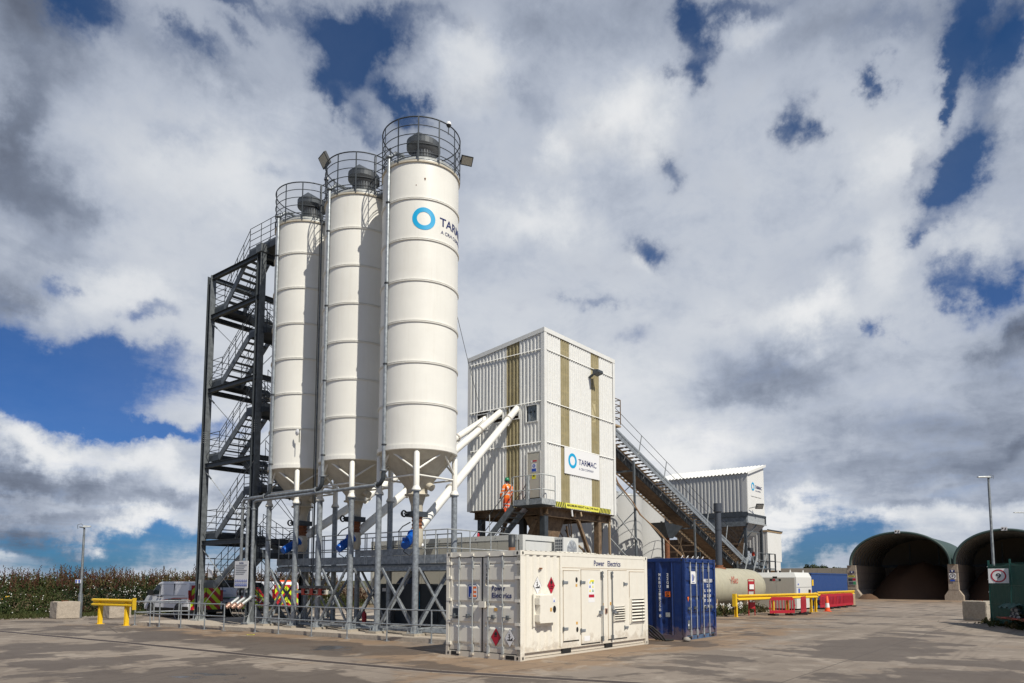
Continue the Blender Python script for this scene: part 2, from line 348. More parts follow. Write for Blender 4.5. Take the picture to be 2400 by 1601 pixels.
def tag(o, label=None, cat=None, group=None, kind=None):
    if label: o['label'] = label
    if cat: o['category'] = cat
    if group: o['group'] = group
    if kind: o['kind'] = kind
def thing(name, label, cat, loc=(0, 0, 0), rz=0, group=None):
    o = bpy.data.objects.new(name, None); COL.objects.link(o); o.location = loc; o.rotation_euler = (0, 0, rz); o.empty_display_size = .3
    WM[o.name] = Matrix.Translation(Vector(loc)) @ Matrix.Rotation(rz, 4, 'Z')
    tag(o, label, cat, group); return o
def kids(o): return [c for c in bpy.data.objects if c.parent == o]
def dup(o, loc=None, rz=None, label=None, parent=None, group=None):
    c = o.copy(); COL.objects.link(c)
    if parent is not None: c.parent = parent
    if loc is not None: c.location = loc
    if rz is not None: c.rotation_euler = (0, 0, rz)
    if label: c['label'] = label
    if group: c['group'] = group
    for k in kids(o): dup(k, parent=c)
    WM[c.name] = Matrix.Translation(Vector(c.location)) @ Matrix.Rotation(c.rotation_euler.z, 4, 'Z')
    return c
# ------------------------------------------------------------------ lettering
_tc = {}
def textdata(s_, bold):
    k = (s_, bold)
    if k in _tc: return _tc[k]
    cu = bpy.data.curves.new('t', 'FONT'); cu.body = s_; cu.resolution_u = 3; cu.offset = .014 if bold else .0; cu.extrude = .02; cu.align_x = 'LEFT'
    ob = bpy.data.objects.new('t', cu); COL.objects.link(ob); bpy.context.view_layer.update()
    me = bpy.data.meshes.new_from_object(ob.evaluated_get(bpy.context.evaluated_depsgraph_get()))
    vs = [tuple(v.co) for v in me.vertices]; fs = [tuple(p.vertices) for p in me.polygons]
    bpy.data.objects.remove(ob); bpy.data.curves.remove(cu); bpy.data.meshes.remove(me)
    x0 = min(v[0] for v in vs); x1 = max(v[0] for v in vs); y0 = min(v[1] for v in vs); y1 = max(v[1] for v in vs)
    _tc[k] = ([((v[0] - x0) / (x1 - x0), (v[1] - y0) / (y1 - y0), 1 if v[2] > 0 else 0) for v in vs], fs); return _tc[k]
def write(mb, s_, O, X, Y, w_, h_, mat, bold=False, th=.004, wrap=None):
    vs, fs = textdata(s_, bold); O = Vector(O); X = Vector(X).normalized(); Y = Vector(Y).normalized(); N = X.cross(Y)
    mb.add([O + X * a * w_ + Y * b * h_ + N * (c * th) for a, b, c in vs], fs, mat)
def logo(mb, O, X, Y, k=1.0):
    """blue ring and two lines of lettering; O is the centre of the ring, ring radius .39*k"""
    O = Vector(O); X = Vector(X).normalized(); Y = Vector(Y).normalized()
    mb.annulus(O, X, Y, .235 * k, .39 * k, .004, 'cyan')
    write(mb, 'TARMAC', O + X * .56 * k - Y * .13 * k, X, Y, 1.74 * k, .30 * k, 'navy', True)
    write(mb, 'A CRH COMPANY', O + X * .60 * k - Y * .40 * k, X, Y, 1.42 * k, .12 * k, 'navy')
def handrail(mb, pts, h=1.1, mids=(.55,), r=.022, mat='galv_light', posts=None, toe=None, n=6):
    pts = [Vector(p) for p in pts]
    for i, p in enumerate(pts):
        if posts is None or posts[i]: mb.tube([p, p + Vector((0, 0, h))], r, mat, n)
    for hh in (h,) + tuple(mids): mb.tube([p + Vector((0, 0, hh)) for p in pts], r * .9, mat, n)
    if toe:
        for a, b in zip(pts, pts[1:]): mb.beam(a + Vector((0, 0, toe / 2 + .02)), b + Vector((0, 0, toe / 2 + .02)), .012, toe, mat)
def corrug(mb, O, X, Z, L, H, mat, pitch=.22, d=.035, H2=None, phase=0., crest=.35):
    """trapezoid profiled sheet: O lower left corner seen from outside, X along, Z up; outward = X x Z"""
    O = Vector(O); X = Vector(X).normalized(); Z = Vector(Z).normalized(); N = X.cross(Z); H2 = H if H2 is None else H2
    xs = []; x = -phase
    while x < L:
        for a, b in ((0, 0), (pitch * (.5 - crest / 2 - .12), 0), (pitch * (.5 - crest / 2), d), (pitch * (.5 + crest / 2), d), (pitch * (.5 + crest / 2 + .12), 0)):
            if 0 <= x + a <= L: xs.append((x + a, b))
        x += pitch
    if xs[0][0] > 1e-6: xs = [(0, 0)] + xs
    if xs[-1][0] < L - 1e-6: xs.append((L, 0))
    vs = []
    for a, b in xs:
        hh = H + (H2 - H) * a / L; p = O + X * a + N * b; vs += [p, p + Z * hh]
    mb.add(vs, [(2 * i, 2 * i + 2, 2 * i + 3, 2 * i + 1) for i in range(len(xs) - 1)], mat)
# ================================================================== GROUND
m, t, b = newmat('yard_concrete')
g = t.node('ShaderNodeNewGeometry'); P = g.outputs['Position']; sp = t.node('ShaderNodeSeparateXYZ'); t.l.new(P, sp.inputs[0])
big = t.noise(P, .16, 6, .6, .5); med = t.noise(P, .55, 7, .62, .3); fin = t.noise(P, 9, 6, .7); grit = t.noise(P, 60, 3, .7)
c = t.mix(t.ss(big, .38, .62), (.185, .152, .122, 1), (.262, .218, .176, 1))
c = t.mix(t.math('MULTIPLY', t.ss(fin, .45, .7), .35), c, (.15, .122, .098, 1))
c = t.mix(t.math('MULTIPLY', t.ss(grit, .5, .75), .25), c, (.30, .26, .22, 1))
# dust-brown stains left by aggregate, in front of the boxes and towards the sheds
st = t.noise(P, .33, 7, .66, 1.2)
def spot(x, y, rx, ry):
    v_ = t.vmath('MULTIPLY_ADD', P, (1 / rx, 1 / ry, 0), (-x / rx, -y / ry, 0)); return t.math('POWER', math.exp(-1), t.vmath('DOT_PRODUCT', v_, v_))
reg = t.math('ADD', t.math('ADD', spot(15, 10.2, 6, 1.3), spot(24, 10, 6, 1.6)), t.math('ADD', t.math('ADD', spot(42, 13, 14, 2.2), spot(80, 13, 9, 9)), t.math('ADD', spot(12.6, 11.8, 1.1, 3), spot(14, 23, 1.6, 9))))
c = t.mix(t.math('MULTIPLY', t.ss(t.math('ADD', st, t.math('MULTIPLY', reg, .42)), .56, .78), .7), c, (.235, .150, .082, 1))
far = t.ss(sp.outputs[0], 45, 85)
c = t.mix(t.math('MULTIPLY', far, .45), c, (.22, .145, .09, 1))
# damp patches and shallow water
wet_r = t.math('ADD', t.math('ADD', spot(7.2, 14, 1.6, 9), spot(11.8, 24, 2.0, 12)), t.math('ADD', t.math('ADD', spot(7, 9, 2.2, 4), spot(16.5, 2.4, 5.5, 1.8)), t.math('ADD', spot(23, 5.5, 4, 1.6), spot(12.9, 17, 1.2, 3))))
wn_ = t.math('ADD', t.noise(t.vmath('MULTIPLY', P, (1.0, .8, 1)), .42, 9, .58, .35), t.math('MULTIPLY', wet_r, .15))
tyre = t.noise(t.vmath('MULTIPLY', P, (.10, 2.1, 1)), 1.0, 6, .65, .15)
wn_ = t.math('ADD', wn_, t.math('MULTIPLY', t.math('SUBTRACT', tyre, .5), .10))
fray = t.noise(P, 2.6, 7, .68)
wn_ = t.math('ADD', wn_, t.math('MULTIPLY', t.math('SUBTRACT', fray, .5), .11))
damp = t.ss(wn_, .555, .60); pud = t.ss(wn_, .80, .82)
thin = t.ss(t.math('ADD', t.noise(t.vmath('MULTIPLY', P, (1, .7, 1)), 1.15, 8, .66, .3), t.math('MULTIPLY', wet_r, .05)), .575, .62)
pale = t.ss(t.noise(t.vmath('ADD', P, (31, 7, 0)), .8, 8, .66, .3), .53, .62)
c = t.mix(t.math('MULTIPLY', pale, .5), c, (.345, .298, .245, 1))
c = t.mix(t.math('MULTIPLY', thin, .42), c, (.095, .072, .056, 1))
c = t.mix(t.math('MULTIPLY', t.ss(tyre, .50, .66), .42), c, (.125, .10, .078, 1))
c = t.mix(t.math('MULTIPLY', damp, .74), c, (.070, .054, .043, 1))
c = t.mix(pud, c, (.035, .030, .026, 1))
# expansion joints between the slabs and fine cracks
def joint(coord, period, off):
    f_ = t.math('ABSOLUTE', t.math('SUBTRACT', t.math('FRACT', t.math('DIVIDE', t.math('ADD', coord, off), period)), .5)); return t.math('GREATER_THAN', f_, .5 - .014 / period)
jt = t.math('MAXIMUM', joint(sp.outputs[0], 5.6, 1.2), joint(sp.outputs[1], 4.9, .4))
vor = t.node('ShaderNodeTexVoronoi', feature='DISTANCE_TO_EDGE'); vv = t.vmath('ADD', P, t.vmath('MULTIPLY', t.vmath('SUBTRACT', t.node('ShaderNodeTexNoise').outputs['Color'], (.5, .5, .5)), (1, 1, 0)))
t.l.new(vv, vor.inputs['Vector']); vor.inputs['Scale'].default_value = .17
crk = t.math('MULTIPLY', t.math('LESS_THAN', vor.outputs['Distance'], .0022), t.ss(big, .45, .6))
c = t.mix(t.math('MULTIPLY', t.math('MAXIMUM', jt, crk), .75), c, (.055, .045, .038, 1))
t.put(b.inputs['Base Color'], c)
t.put(b.inputs['Roughness'], t.math('SUBTRACT', t.math('SUBTRACT', .88, t.math('MULTIPLY', damp, .16)), t.math('MULTIPLY', pud, .44)))
bp = t.node('ShaderNodeBump'); bp.inputs['Strength'].default_value = .35; bp.inputs['Distance'].default_value = .02
t.l.new(t.math('MULTIPLY', t.math('ADD', fin, t.math('MULTIPLY', grit, .5)), t.math('SUBTRACT', 1, pud)), bp.inputs['Height']); t.l.new(bp.outputs[0], b.inputs['Normal'])
paint('soil', (.15, .11, .065), .95, .6, (.09, .065, .035), 1.5, mott=.2, bump=.5)
paint('drain_brown', (.050, .036, .032), .8, .4, (.05, .035, .03), 3)
paint('field', (.07, .075, .03), .95, .4, (.10, .08, .04), .2)
mb = MB(); mb.add([(-60, -70, 0), (120, -70, 0), (120, 70, 0), (-60, 70, 0)], [(0, 1, 2, 3)], 'yard_concrete'); mb.build('ground', kind='structure')
mb = MB(); mb.add([(-3000, -3000, -.03), (3000, -3000, -.03), (3000, 3000, -.03), (-3000, 3000, -.03)], [(0, 1, 2, 3)], 'field'); mb.build('fields', kind='structure')
# slab under the silos
slab = [(13.95, 30.9), (14.30, 28.4), (14.78, 25.2), (14.98, 23.3), (15.1, 20.6), (15.35, 17.8), (15.72, 13.1), (26.5, 13.1), (26.5, 31.6), (14.3, 31.6)]
mb = MB(); mb.prism(slab, 0, .13, 'concrete'); mb.build('plinth', kind='structure')
# drain channel: steel grating strip let into the concrete
dl = [(8.6, 38.0), (9.93, 22.43), (10.29, 16.12), (10.85, 10.62), (11.95, 6.4), (12.6, 4.4)]
mb = MB()
for (a, b_) in zip(dl, dl[1:]):
    A = Vector((*a, .004)); B = Vector((*b_, .004)); n_ = (B - A).cross(Vector((0, 0, 1))).normalized()
    mb.add([A - n_ * .15, B - n_ * .15, B + n_ * .15, A + n_ * .15], [(0, 1, 2, 3)], 'drain_brown')
    mb.add([A - n_ * .2 - Vector((0, 0, .002)), B - n_ * .2 - Vector((0, 0, .002)), B + n_ * .2 - Vector((0, 0, .002)), A + n_ * .2 - Vector((0, 0, .002))], [(0, 1, 2, 3)], 'concrete')
mb.build('drain_channel', kind='structure')
# ================================================================== SILOS
CU, CV, DV, SR = 17.03, 17.65, 3.24, 1.33
RINGS = [7.66, 9.03, 10.41, 11.81, 13.23, 14.64]
def silo(label):
    r = thing('silo', label, 'silo', (CU, CV, .13), 0, 'white cement silos standing in a row on steel legs')
    c = (CU, CV, 0); n = 64
    mb = MB(); prof = [(SR + .03, 6.13), (SR + .035, 6.28), (SR, 6.29)]
    for z in RINGS: prof += [(SR, z - .035), (SR + .028, z - .03), (SR + .028, z - .008), (SR + .010, z - .004), (SR + .010, z + .004), (SR + .028, z + .008), (SR + .028, z + .03), (SR, z + .035)]
    prof += [(SR, 15.91), (SR + .035, 15.92), (SR + .035, 15.98), (.0, 16.02)]
    vs = []
    # flat-shaded hoops, smooth walls: separate lathes
    mb.lathe([(SR, 6.25), (SR, 15.93)], c, 'silo_white', n)
    for z in RINGS:
        for s_ in (-1, 1):
            zc = z + s_ * .022; mb.lathe([(SR, zc - .016), (SR + .034, zc - .013), (SR + .034, zc + .013), (SR, zc + .016)], c, 'silo_white', n, smooth=False)
    mb.lathe([(SR - .02, 6.12), (SR + .035, 6.14), (SR + .035, 6.28), (SR, 6.285)], c, 'silo_white', n, smooth=False)
    mb.lathe([(SR, 15.90), (SR + .045, 15.905), (SR + .045, 15.97), (0, 15.975)], c, 'silo_cone', n, smooth=False)
    mb.build('shell', r)
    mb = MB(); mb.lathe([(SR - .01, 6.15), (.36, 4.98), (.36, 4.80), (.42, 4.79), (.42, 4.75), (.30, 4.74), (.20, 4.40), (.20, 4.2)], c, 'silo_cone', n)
    for k in range(4):
        a = k * PI / 2 + .35; mb.tube([(CU + 1.31 * math.cos(a), CV + 1.31 * math.sin(a), 6.13), (CU + .37 * math.cos(a), CV + .37 * math.sin(a), 4.99)], .008, 'silo_cone', 4)
    a = -1.35; mb.tube([(CU + .38 * math.cos(a), CV + .38 * math.sin(a), 5.12), (CU + .62 * math.cos(a), CV + .62 * math.sin(a), 4.98)], .13, 'silo_cone', 14); mb.build('cone', r)
    a_ = .90
    for su, sv in ((-1, -1), (-1, 1), (1, -1), (1, 1)):
        x, y = CU + a_ * su, CV + a_ * sv
        mb = MB(); mb.tube([(x, y, 4.80), (x, y, 6.0), (x - su * .05, y - sv * .05, 6.12)], [.098, .098, .05], 'silo_white', 18)
        mb.lathe([(.098, 4.93), (.155, 4.81), (.155, 4.785), (.098, 4.785)], (x, y, 0), 'silo_white', 16, smooth=False)
        mb.tube([(x, y, .2), (x, y, 4.78)], .10, 'galv', 18); mb.lathe([(.10, 4.785), (.15, 4.78), (.15, 4.755), (.1, 4.755)], (x, y, 0), 'galv', 16, smooth=False)
        mb.box(x - .19, y - .19, .20, x + .19, y + .19, .225, 'galv')
        for k in range(4):
            aa = k * PI / 2; dx, dy = math.cos(aa), math.sin(aa); mb.plate((x + dx * .09, y + dy * .09, .225), (dx, dy, 0), (0, 0, 1), [(0, 0), (.09, 0), (.07, .10), (0, .24)], .012, 'galv')
        for (dx, dy) in ((-.15, -.15), (.15, -.15), (-.15, .15), (.15, .15)): mb.tube([(x + dx, y + dy, .21), (x + dx, y + dy, .30)], .012, 'galv_light', 5)
        leg = mb.build('leg', r)
        q = MB(); q.box(x - .27, y - .27, .13, x + .27, y + .27, .20, 'concrete_block'); q.build('base_pad', leg)
    mb = MB()
    P4 = [(CU - a_, CV - a_), (CU + a_, CV - a_), (CU + a_, CV + a_), (CU - a_, CV + a_)]
    for i in range(4):
        (x0, y0), (x1, y1) = P4[i], P4[(i + 1) % 4]; mx_, my_ = (x0 + x1) / 2, (y0 + y1) / 2; dx, dy = mx_ - CU, my_ - CV; L = math.hypot(dx, dy); qx, qy = CU + dx / L * 1.22, CV + dy / L * 1.22
        mb.tube([(x0, y0, 5.45), (qx, qy, 6.12)], .034, 'silo_white', 8); mb.tube([(x1, y1, 5.45), (qx, qy, 6.12)], .034, 'silo_white', 8); mb.tube([(x0, y0, 5.30), (x1, y1, 5.30)], .032, 'silo_white', 8)
    mb.build('brace', r)
    # lattice bracing between the galvanised legs
    mb = MB()
    for i in range(4):
        (x0, y0), (x1, y1) = P4[i], P4[(i + 1) % 4]; dx, dy = x1 - x0, y1 - y0; L = math.hypot(dx, dy); ox, oy = dy / L * .03, -dx / L * .03
        mb.beam((x0 + dx * .1 + ox, y0 + dy * .1 + oy, .42), (x1 - dx * .1 + ox, y1 - dy * .1 + oy, 2.28), .055, .075, 'galv'); mb.beam((x1 - dx * .1 - ox, y1 - dy * .1 - oy, .42), (x0 + dx * .1 - ox, y0 + dy * .1 - oy, 2.28), .055, .075, 'galv')
        mb.beam((x0 + dx * .06, y0 + dy * .06, .34), (x1 - dx * .06, y1 - dy * .06, .34), .05, .06, 'galv')
    mb.build('cross_brace', r)
    # roof cap and guard cage
    mb = MB(); mb.lathe([(SR - .03, 15.97), (SR - .03, 16.14), (SR - .15, 16.18), (0, 16.24)], c, 'galv_light', n); mb.build('roof', r)
    mb = MB()
    for k in range(12):
        a = 2 * PI * k / 12 + .2; x, y = CU + (SR + .05) * math.cos(a), CV + (SR + .05) * math.sin(a); mb.beam((x, y, 15.93), (x, y, 17.5), .045, .012, 'steel_dark', up=(math.cos(a), math.sin(a), 0))
    for z, rr in ((17.5, .022), (17.2, .014), (16.88, .014), (16.56, .014), (16.24, .014), (16.13, .012)): mb.ring((CU, CV, z), SR + .04, rr, 'steel_dark', 48, 6)
    mb.lathe([(SR + .02, 16.14), (SR + .02, 17.49)], c, 'cage_mesh', 48)
    mb.build('guard_cage', r)
    fx, fy = CU + .05, CV - .05
    mb = MB(); mb.lathe([(.43, 16.2), (.43, 16.32), (.36, 16.34), (.36, 16.50)], (fx, fy, 0), 'rust', 24, smooth=False)
    for k in range(28):
        a = 2 * PI * k / 28; mb.beam((fx + .42 * math.cos(a), fy + .42 * math.sin(a), 16.5), (fx + .42 * math.cos(a), fy + .42 * math.sin(a), 16.95), .05, .03, 'steel_dark', up=(math.cos(a), math.sin(a), 0))
    mb.lathe([(.40, 16.48), (.40, 16.95), (.24, 16.97), (.24, 17.2)], (fx, fy, 0), 'steel_black', 24); fl = mb.build('dust_filter', r)
    mb = MB(); ov = []
    nn = 28; rimh = []; top = []
    for k in range(nn):
        a = 2 * PI * k / nn; rx, ry = .60 * math.cos(a), .60 * math.sin(a); rimh.append((fx + rx, fy + ry, 17.15 + .05 * math.cos(a - 2.2))); top.append((fx + rx, fy + ry, 17.36 + .05 * math.cos(a - 2.2)))
    ap = (fx - .12, fy + .16, 17.86); ap2 = ap
    vs = rimh + top + [ap, ap2]; fs = [(k, (k + 1) % nn, nn + (k + 1) % nn, nn + k) for k in range(nn)]
    for k in range(nn):
        a = 2 * PI * (k + .5) / nn; fs.append((nn + k, nn + (k + 1) % nn, 2 * nn if math.cos(a - 2.35) > 0 else 2 * nn + 1))
    mb.add(vs, fs, 'steel_dark'); mb.add([(fx + .42 * math.cos(2 * PI * k / 20), fy + .42 * math.sin(2 * PI * k / 20), 17.16) for k in range(20)], [tuple(range(20))], 'steel_black')
    mb.lathe([(.30, 17.10), (.6, 17.16)], (fx, fy, 0), 'galv_dull', 28); mb.build('cowl', fl)
    # slide valve under the cone
    mb = MB(); mb.box(CU - .28, CV - .24, 4.02, CU + .30, CV + .24, 4.2, 'steel_dark'); mb.lathe([(.10, -.06), (.13, 0), (.10, .06)], (CU - .42, CV + .18, 4.12), 'steel_black', 14, axis='y'); mb.tube([(CU - .42, CV + .18, 4.12), (CU - .2, CV + .1, 4.12)], .03, 'steel_dark', 6)
    mb.lathe([(.2, 4.02), (.16, 3.95), (.19, 3.9), (.15, 3.82), (.19, 3.76), (.16, 3.7), (.2, 3.62)], (CU + .02, CV, 0), 'rust', 18, smooth=False)
    mb.lathe([(.2, 3.62), (.22, 3.2), (.15, 3.0)], (CU + .02, CV, 0), 'silo_cone', 18); mb.tube([(CU - .1, CV + .2, 3.85), (CU - .32, CV + .34, 3.7), (CU - .44, CV + .42, 3.52)], .022, 'steel_black', 6)
    mb.build('outlet_valve', r)
    mb = MB(); mb.tube([(CU - .35, CV - .1, 5.1), (CU - .3, CV - .25, 5.2), (CU - .28, CV - .3, 4.9), (CU - .3, CV - .25, 4.4)], .01, 'rubber', 5); mb.build('cable', r)
    return r
S3 = silo('nearest and rightmost white silo, the one carrying the blue ring logo')
S2 = dup(S3, loc=(CU, CV + DV, .13), label='middle silo of the three white silos, without lettering')
S1 = dup(S3, loc=(CU, CV + 2 * DV, .13), label='farthest silo of the three, next to the dark stair tower')
# logo wrapped round the nearest silo
def wrap(mb, R):
    out = []
    f0 = math.atan2(-CV, -CU)
    for (x, y, z) in mb.v:
        a = f0 + .085 + x / SR; rr = R + y; out.append((CU + rr * math.cos(a), CV + rr * math.sin(a), z))
    mb.v = out
mb = MB(); logo(mb, (0, 0, 13.93), (1, 0, 0), (0, 0, 1), 1.0)
mb.v = [(x, -y, z) for x, y, z in mb.v]; wrap(mb, SR + .004); mb.build('lettering', S3)
# dirt / rust blisters
mb = MB()
for (a, z, s_) in ((.12, 15.35, .03), (-.1, 15.1, .015)):
    f0 = math.atan2(-CV, -CU) - .02; mb.tube([(CU + (SR + .002) * math.cos(f0 + a), CV + (SR + .002) * math.sin(f0 + a), z), (CU + (SR + .003) * math.cos(f0 + a), CV + (SR + .003) * math.sin(f0 + a), z - s_ * 2.5)], [s_, s_ * .4], 'rust', 6)
mb.build('rust_mark', S3)
# ------------------------------------------------------------------ screw conveyors
ENDS = [(22.05, 10.58), (23.12, 10.55), (24.14, 10.32)]
SL = ['lowest and nearest white screw conveyor tube, from the nearest silo up to the mixer tower', 'middle white screw conveyor tube running from the middle silo to the mixer tower', 'farthest white screw conveyor tube running from the silo by the stair tower']
for i in range(3):
    cv = CV + DV * i; A = Vector((CU - .15, cv - .02, 3.42)); B = Vector((28.25, ENDS[i][0], ENDS[i][1] + .05)); d = (B - A).normalized()
    r = thing('screw_conveyor', SL[i], 'conveyor', tuple(A), 0, 'white screw conveyor tubes from silos to mixer tower')
    mb = MB(); mb.tube([A, B], .165, 'silo_white', 20); mb.build('tube', r)
    L = (B - A).length
    for f in ((.27, .86) if i == 0 else (.30, .80)):
        q = A + d * L * f; mb = MB(); mb.tube([q - d * .03, q + d * .03], .215, 'silo_white', 20); mb.tube([q - d * .007, q + d * .007], .222, 'rust', 20)
        mb.beam(q + Vector((.02, 0, -.2)) + d * .25, q + Vector((.02, 0, -.24)) - d * .15, .14, .05, 'silo_white'); mb.build('flange', r)
    mb = MB(); q = A - d * .02; mb.tube([q, q - d * .06], .2, 'blue_motor', 18); mb.tube([q - d * .06, q - d * .3], [.15, .14], 'blue_motor', 18)
    for k in range(9): mb.tube([q - d * (.34 + .035 * k), q - d * (.355 + .035 * k)], .155, 'blue_motor', 18)
    mb.tube([q - d * .3, q - d * .72], .135, 'blue_motor', 18); mb.tube([q - d * .7, q - d * .80], [.15, .12], 'blue_motor', 18); mb.box(q.x - .42, q.y - .12, q.z - .28, q.x - .25, q.y + .1, q.z - .1, 'blue_motor')
    e2 = q - d * .6; mb.tube([e2, e2 + Vector((-.08, .06, -.28)), e2 + Vector((.1, -.05, -.42)), e2 + Vector((.25, -.1, -.2))], .018, 'rubber', 6); mb.build('motor', r)
# ------------------------------------------------------------------ filler pipes
PL = ['grey filler pipe running down the front of the nearest silo and left to the couplings', 'grey filler pipe running down the middle silo and left to the couplings', 'grey filler pipe running down the farthest silo beside the stair tower']
xp = 15.66
for i in range(3):
    cv = CV + DV * i; y = cv + .16
    r = thing('filler_pipe', PL[i], 'pipe', (xp, 25.6, .13), 0, 'galvanised filler pipes of the silos')
    zb = 5.28 if i else 5.18
    mb = MB(); top = [(CU - .45, cv + .1, 16.15), (CU - .55, cv + .1, 16.45), (CU - .8, cv + .12, 16.62), (CU - 1.1, cv + .13, 16.55), (xp, y, 16.25)]
    mb.tube(top + [(xp, y, zb + .25)], .062, 'galv', 14)
    fl = 25.95 + .28 * (i - 1) * -1 if False else (25.35, 25.75, 26.15)[i]
    x2 = xp - .02 + .02 * i
    mb.tube([(xp, y, zb + .25), (xp, y + .02, zb + .02), (xp, y + .14, zb - .12), (xp, y + .32, zb - .17)], .072, 'steel_dark', 14)
    if i < 2: mb.tube([(xp, y + .3, zb - .17), (xp, fl - .2, zb - .17 - .03 * (1 - i)), (xp, fl - .05, zb - .24), (xp, fl, zb - .4), (xp, fl, 1.2)], .062, 'galv', 14)
    else: mb.tube([(xp, y + .3, zb - .17), (xp, fl - .12, zb - .2), (xp, fl, zb - .35), (xp, fl, 1.2)], .062, 'galv', 14)
    mb.build('pipe', r)
    mb = MB()
    for z in (16.28, zb + .30): mb.tube([(xp, y, z - .02), (xp, y, z + .02)], .115, 'galv', 14)
    mb.tube([(xp, y + .30, zb - .17), (xp, y + .335, zb - .17)], .115, 'galv', 14); mb.tube([(xp, fl, zb - .5), (xp, fl, zb - .54)], .10, 'galv', 14); mb.build('flange', r)
    mb = MB()
    for z in (14.66, 9.05, 6.33, 3.4 if i == 2 else 11.83): mb.beam((xp, y, z), (CU - SR, y, z), .03, .05, 'steel_black'); mb.tube([(xp, y, z - .02), (xp, y, z + .02)], .085, 'steel_black', 12)
    mb.build('clamp', r)
    # hose coupling facing the yard
    mb = MB(); q = Vector((xp, fl, 1.22)); e = q + Vector((-.34, .04, -.26)); mb.tube([q + Vector((0, 0, .05)), q + Vector((-.03, 0, -.03)), e], .062, 'galv_light', 12); d = (e - q).normalized()
    mb.tube([e, e + d * .16], .095, 'copper', 12); mb.tube([e + d * .16, e + d * .22], .075, 'copper', 12); mb.tube([e + d * .05 + Vector((0, .1, .08)), e + d * .1 + Vector((0, -.13, .1))], .02, 'copper', 6)
    mb.tube([e + d * .1, e + Vector((.05, .05, -.35)), e + Vector((.2, .1, -.5)), e + Vector((.35, .05, -.42)), e + Vector((.42, 0, -.1))], .008, 'galv_light', 5); mb.build('hose_coupling', r)
# cable tray rising between silos
r = thing('cable_tray', 'thin perforated cable tray climbing between the middle and farthest silos', 'cable tray', (16.3, 22.35, .13))
mb = MB(); mb.beam((16.3, 22.35, .2), (16.3, 22.35, 16), .07, .03, 'galv_dull', up=(1, 0, 0)); mb.tube([(16.26, 22.4, .3), (16.26, 22.4, 16)], .014, 'rubber', 6); mb.build('tray', r)
# ------------------------------------------------------------------ lights and cameras on the silos
def floodlight(name, label, P, aim, arm, s_=1.0):
    r = thing(name, label, 'floodlight', P, 0, 'floodlights')
    P = Vector(P); aim = Vector(aim).normalized(); X = aim.cross(Vector((0, 0, 1))).normalized(); Y = X.cross(aim); w_, h_ = .27 * s_, .2 * s_
    mb = MB(); q = [P + X * a * w_ + Y * b_ * h_ for a, b_ in ((-1, -1), (1, -1), (1, 1), (-1, 1))]; bk = [p - aim * .09 * s_ for p in q]
    mb.add(q + bk, [(0, 1, 2, 3), (7, 6, 5, 4), (0, 4, 5, 1), (1, 5, 6, 2), (2, 6, 7, 3), (3, 7, 4, 0)], 'steel_black'); mb.build('housing', r)
    mb = MB(); mb.add([P + aim * .004 + X * a * w_ * .86 + Y * b_ * h_ * .82 for a, b_ in ((-1, -1), (1, -1), (1, 1), (-1, 1))], [(0, 1, 2, 3)], 'cabin_beige'); mb.build('lens', r)
    mb = MB(); mb.beam(P - aim * .09 * s_, Vector(arm), .05, .05, 'steel_black'); mb.build('bracket', r); return r
a = math.atan2(-.78, .62); floodlight('floodlight', 'black floodlight sticking out right of the nearest silo cage', (CU + 1.62 * math.cos(a), CV + 1.62 * math.sin(a), 16.75), (-.35, -.6, -.7), (CU + 1.36 * math.cos(a), CV + 1.36 * math.sin(a), 16.75), .8)
a = math.atan2(.78, -.62); floodlight('floodlight', 'black floodlight tilted up left of the middle silo cage', (CU + 1.5 * math.cos(a), CV + DV + 1.5 * math.sin(a), 18.0), (-.75, .2, -.45), (CU + 1.35 * math.cos(a), CV + DV + 1.35 * math.sin(a), 17.4), 1.1)
def cctv(label, P):
    r = thing('security_camera', label, 'camera', P, 0, 'white dome cameras on the silo cages'); P = Vector(P)
    mb = MB(); mb.lathe([(.0, .10), (.07, .08), (.09, .03), (.09, -.02)], P, 'white', 14); mb.lathe([(.075, -.02), (.06, -.08), (0, -.10)], P, 'steel_black', 14); mb.build('dome', r)
    mb = MB(); mb.tube([P + Vector((0, 0, -.1)), P + Vector((0, .02, -.35))], .015, 'steel_black', 5); mb.build('bracket', r)
a = math.atan2(-.95, -.05); cctv('white dome camera on the rim of the nearest silo cage', (CU + 1.40 * math.cos(a), CV + 1.40 * math.sin(a), 17.5))
a = math.atan2(.86, -.5); cctv('white dome camera on the rim of the middle silo cage', (CU + 1.45 * math.cos(a), CV + DV + 1.45 * math.sin(a), 17.35))
# bridges between silo tops
for i in range(2):
    y0 = CV + DV * i + SR - .1; y1 = CV + DV * (i + 1) - SR + .1
    r = thing('top_walkway', ('short railed bridge between the tops of the nearest and middle silos', 'short railed bridge between the tops of the middle and farthest silos')[i], 'walkway', (CU, (y0 + y1) / 2, 15.9), 0, 'bridges between silo tops')
    mb = MB(); mb.box(CU - .4, y0, 15.9, CU + .4, y1, 15.96, 'galv_dull'); mb.build('deck', r)
    for s_ in (-.4, .4):
        mb = MB(); handrail(mb, [(CU + s_, y0 - .05, 15.95), (CU + s_, (y0 + y1) / 2, 15.95), (CU + s_, y1 + .05, 15.95)], 1.55, (.3, .62, .93, 1.24), .018, 'steel_dark'); mb.build('handrail', r)
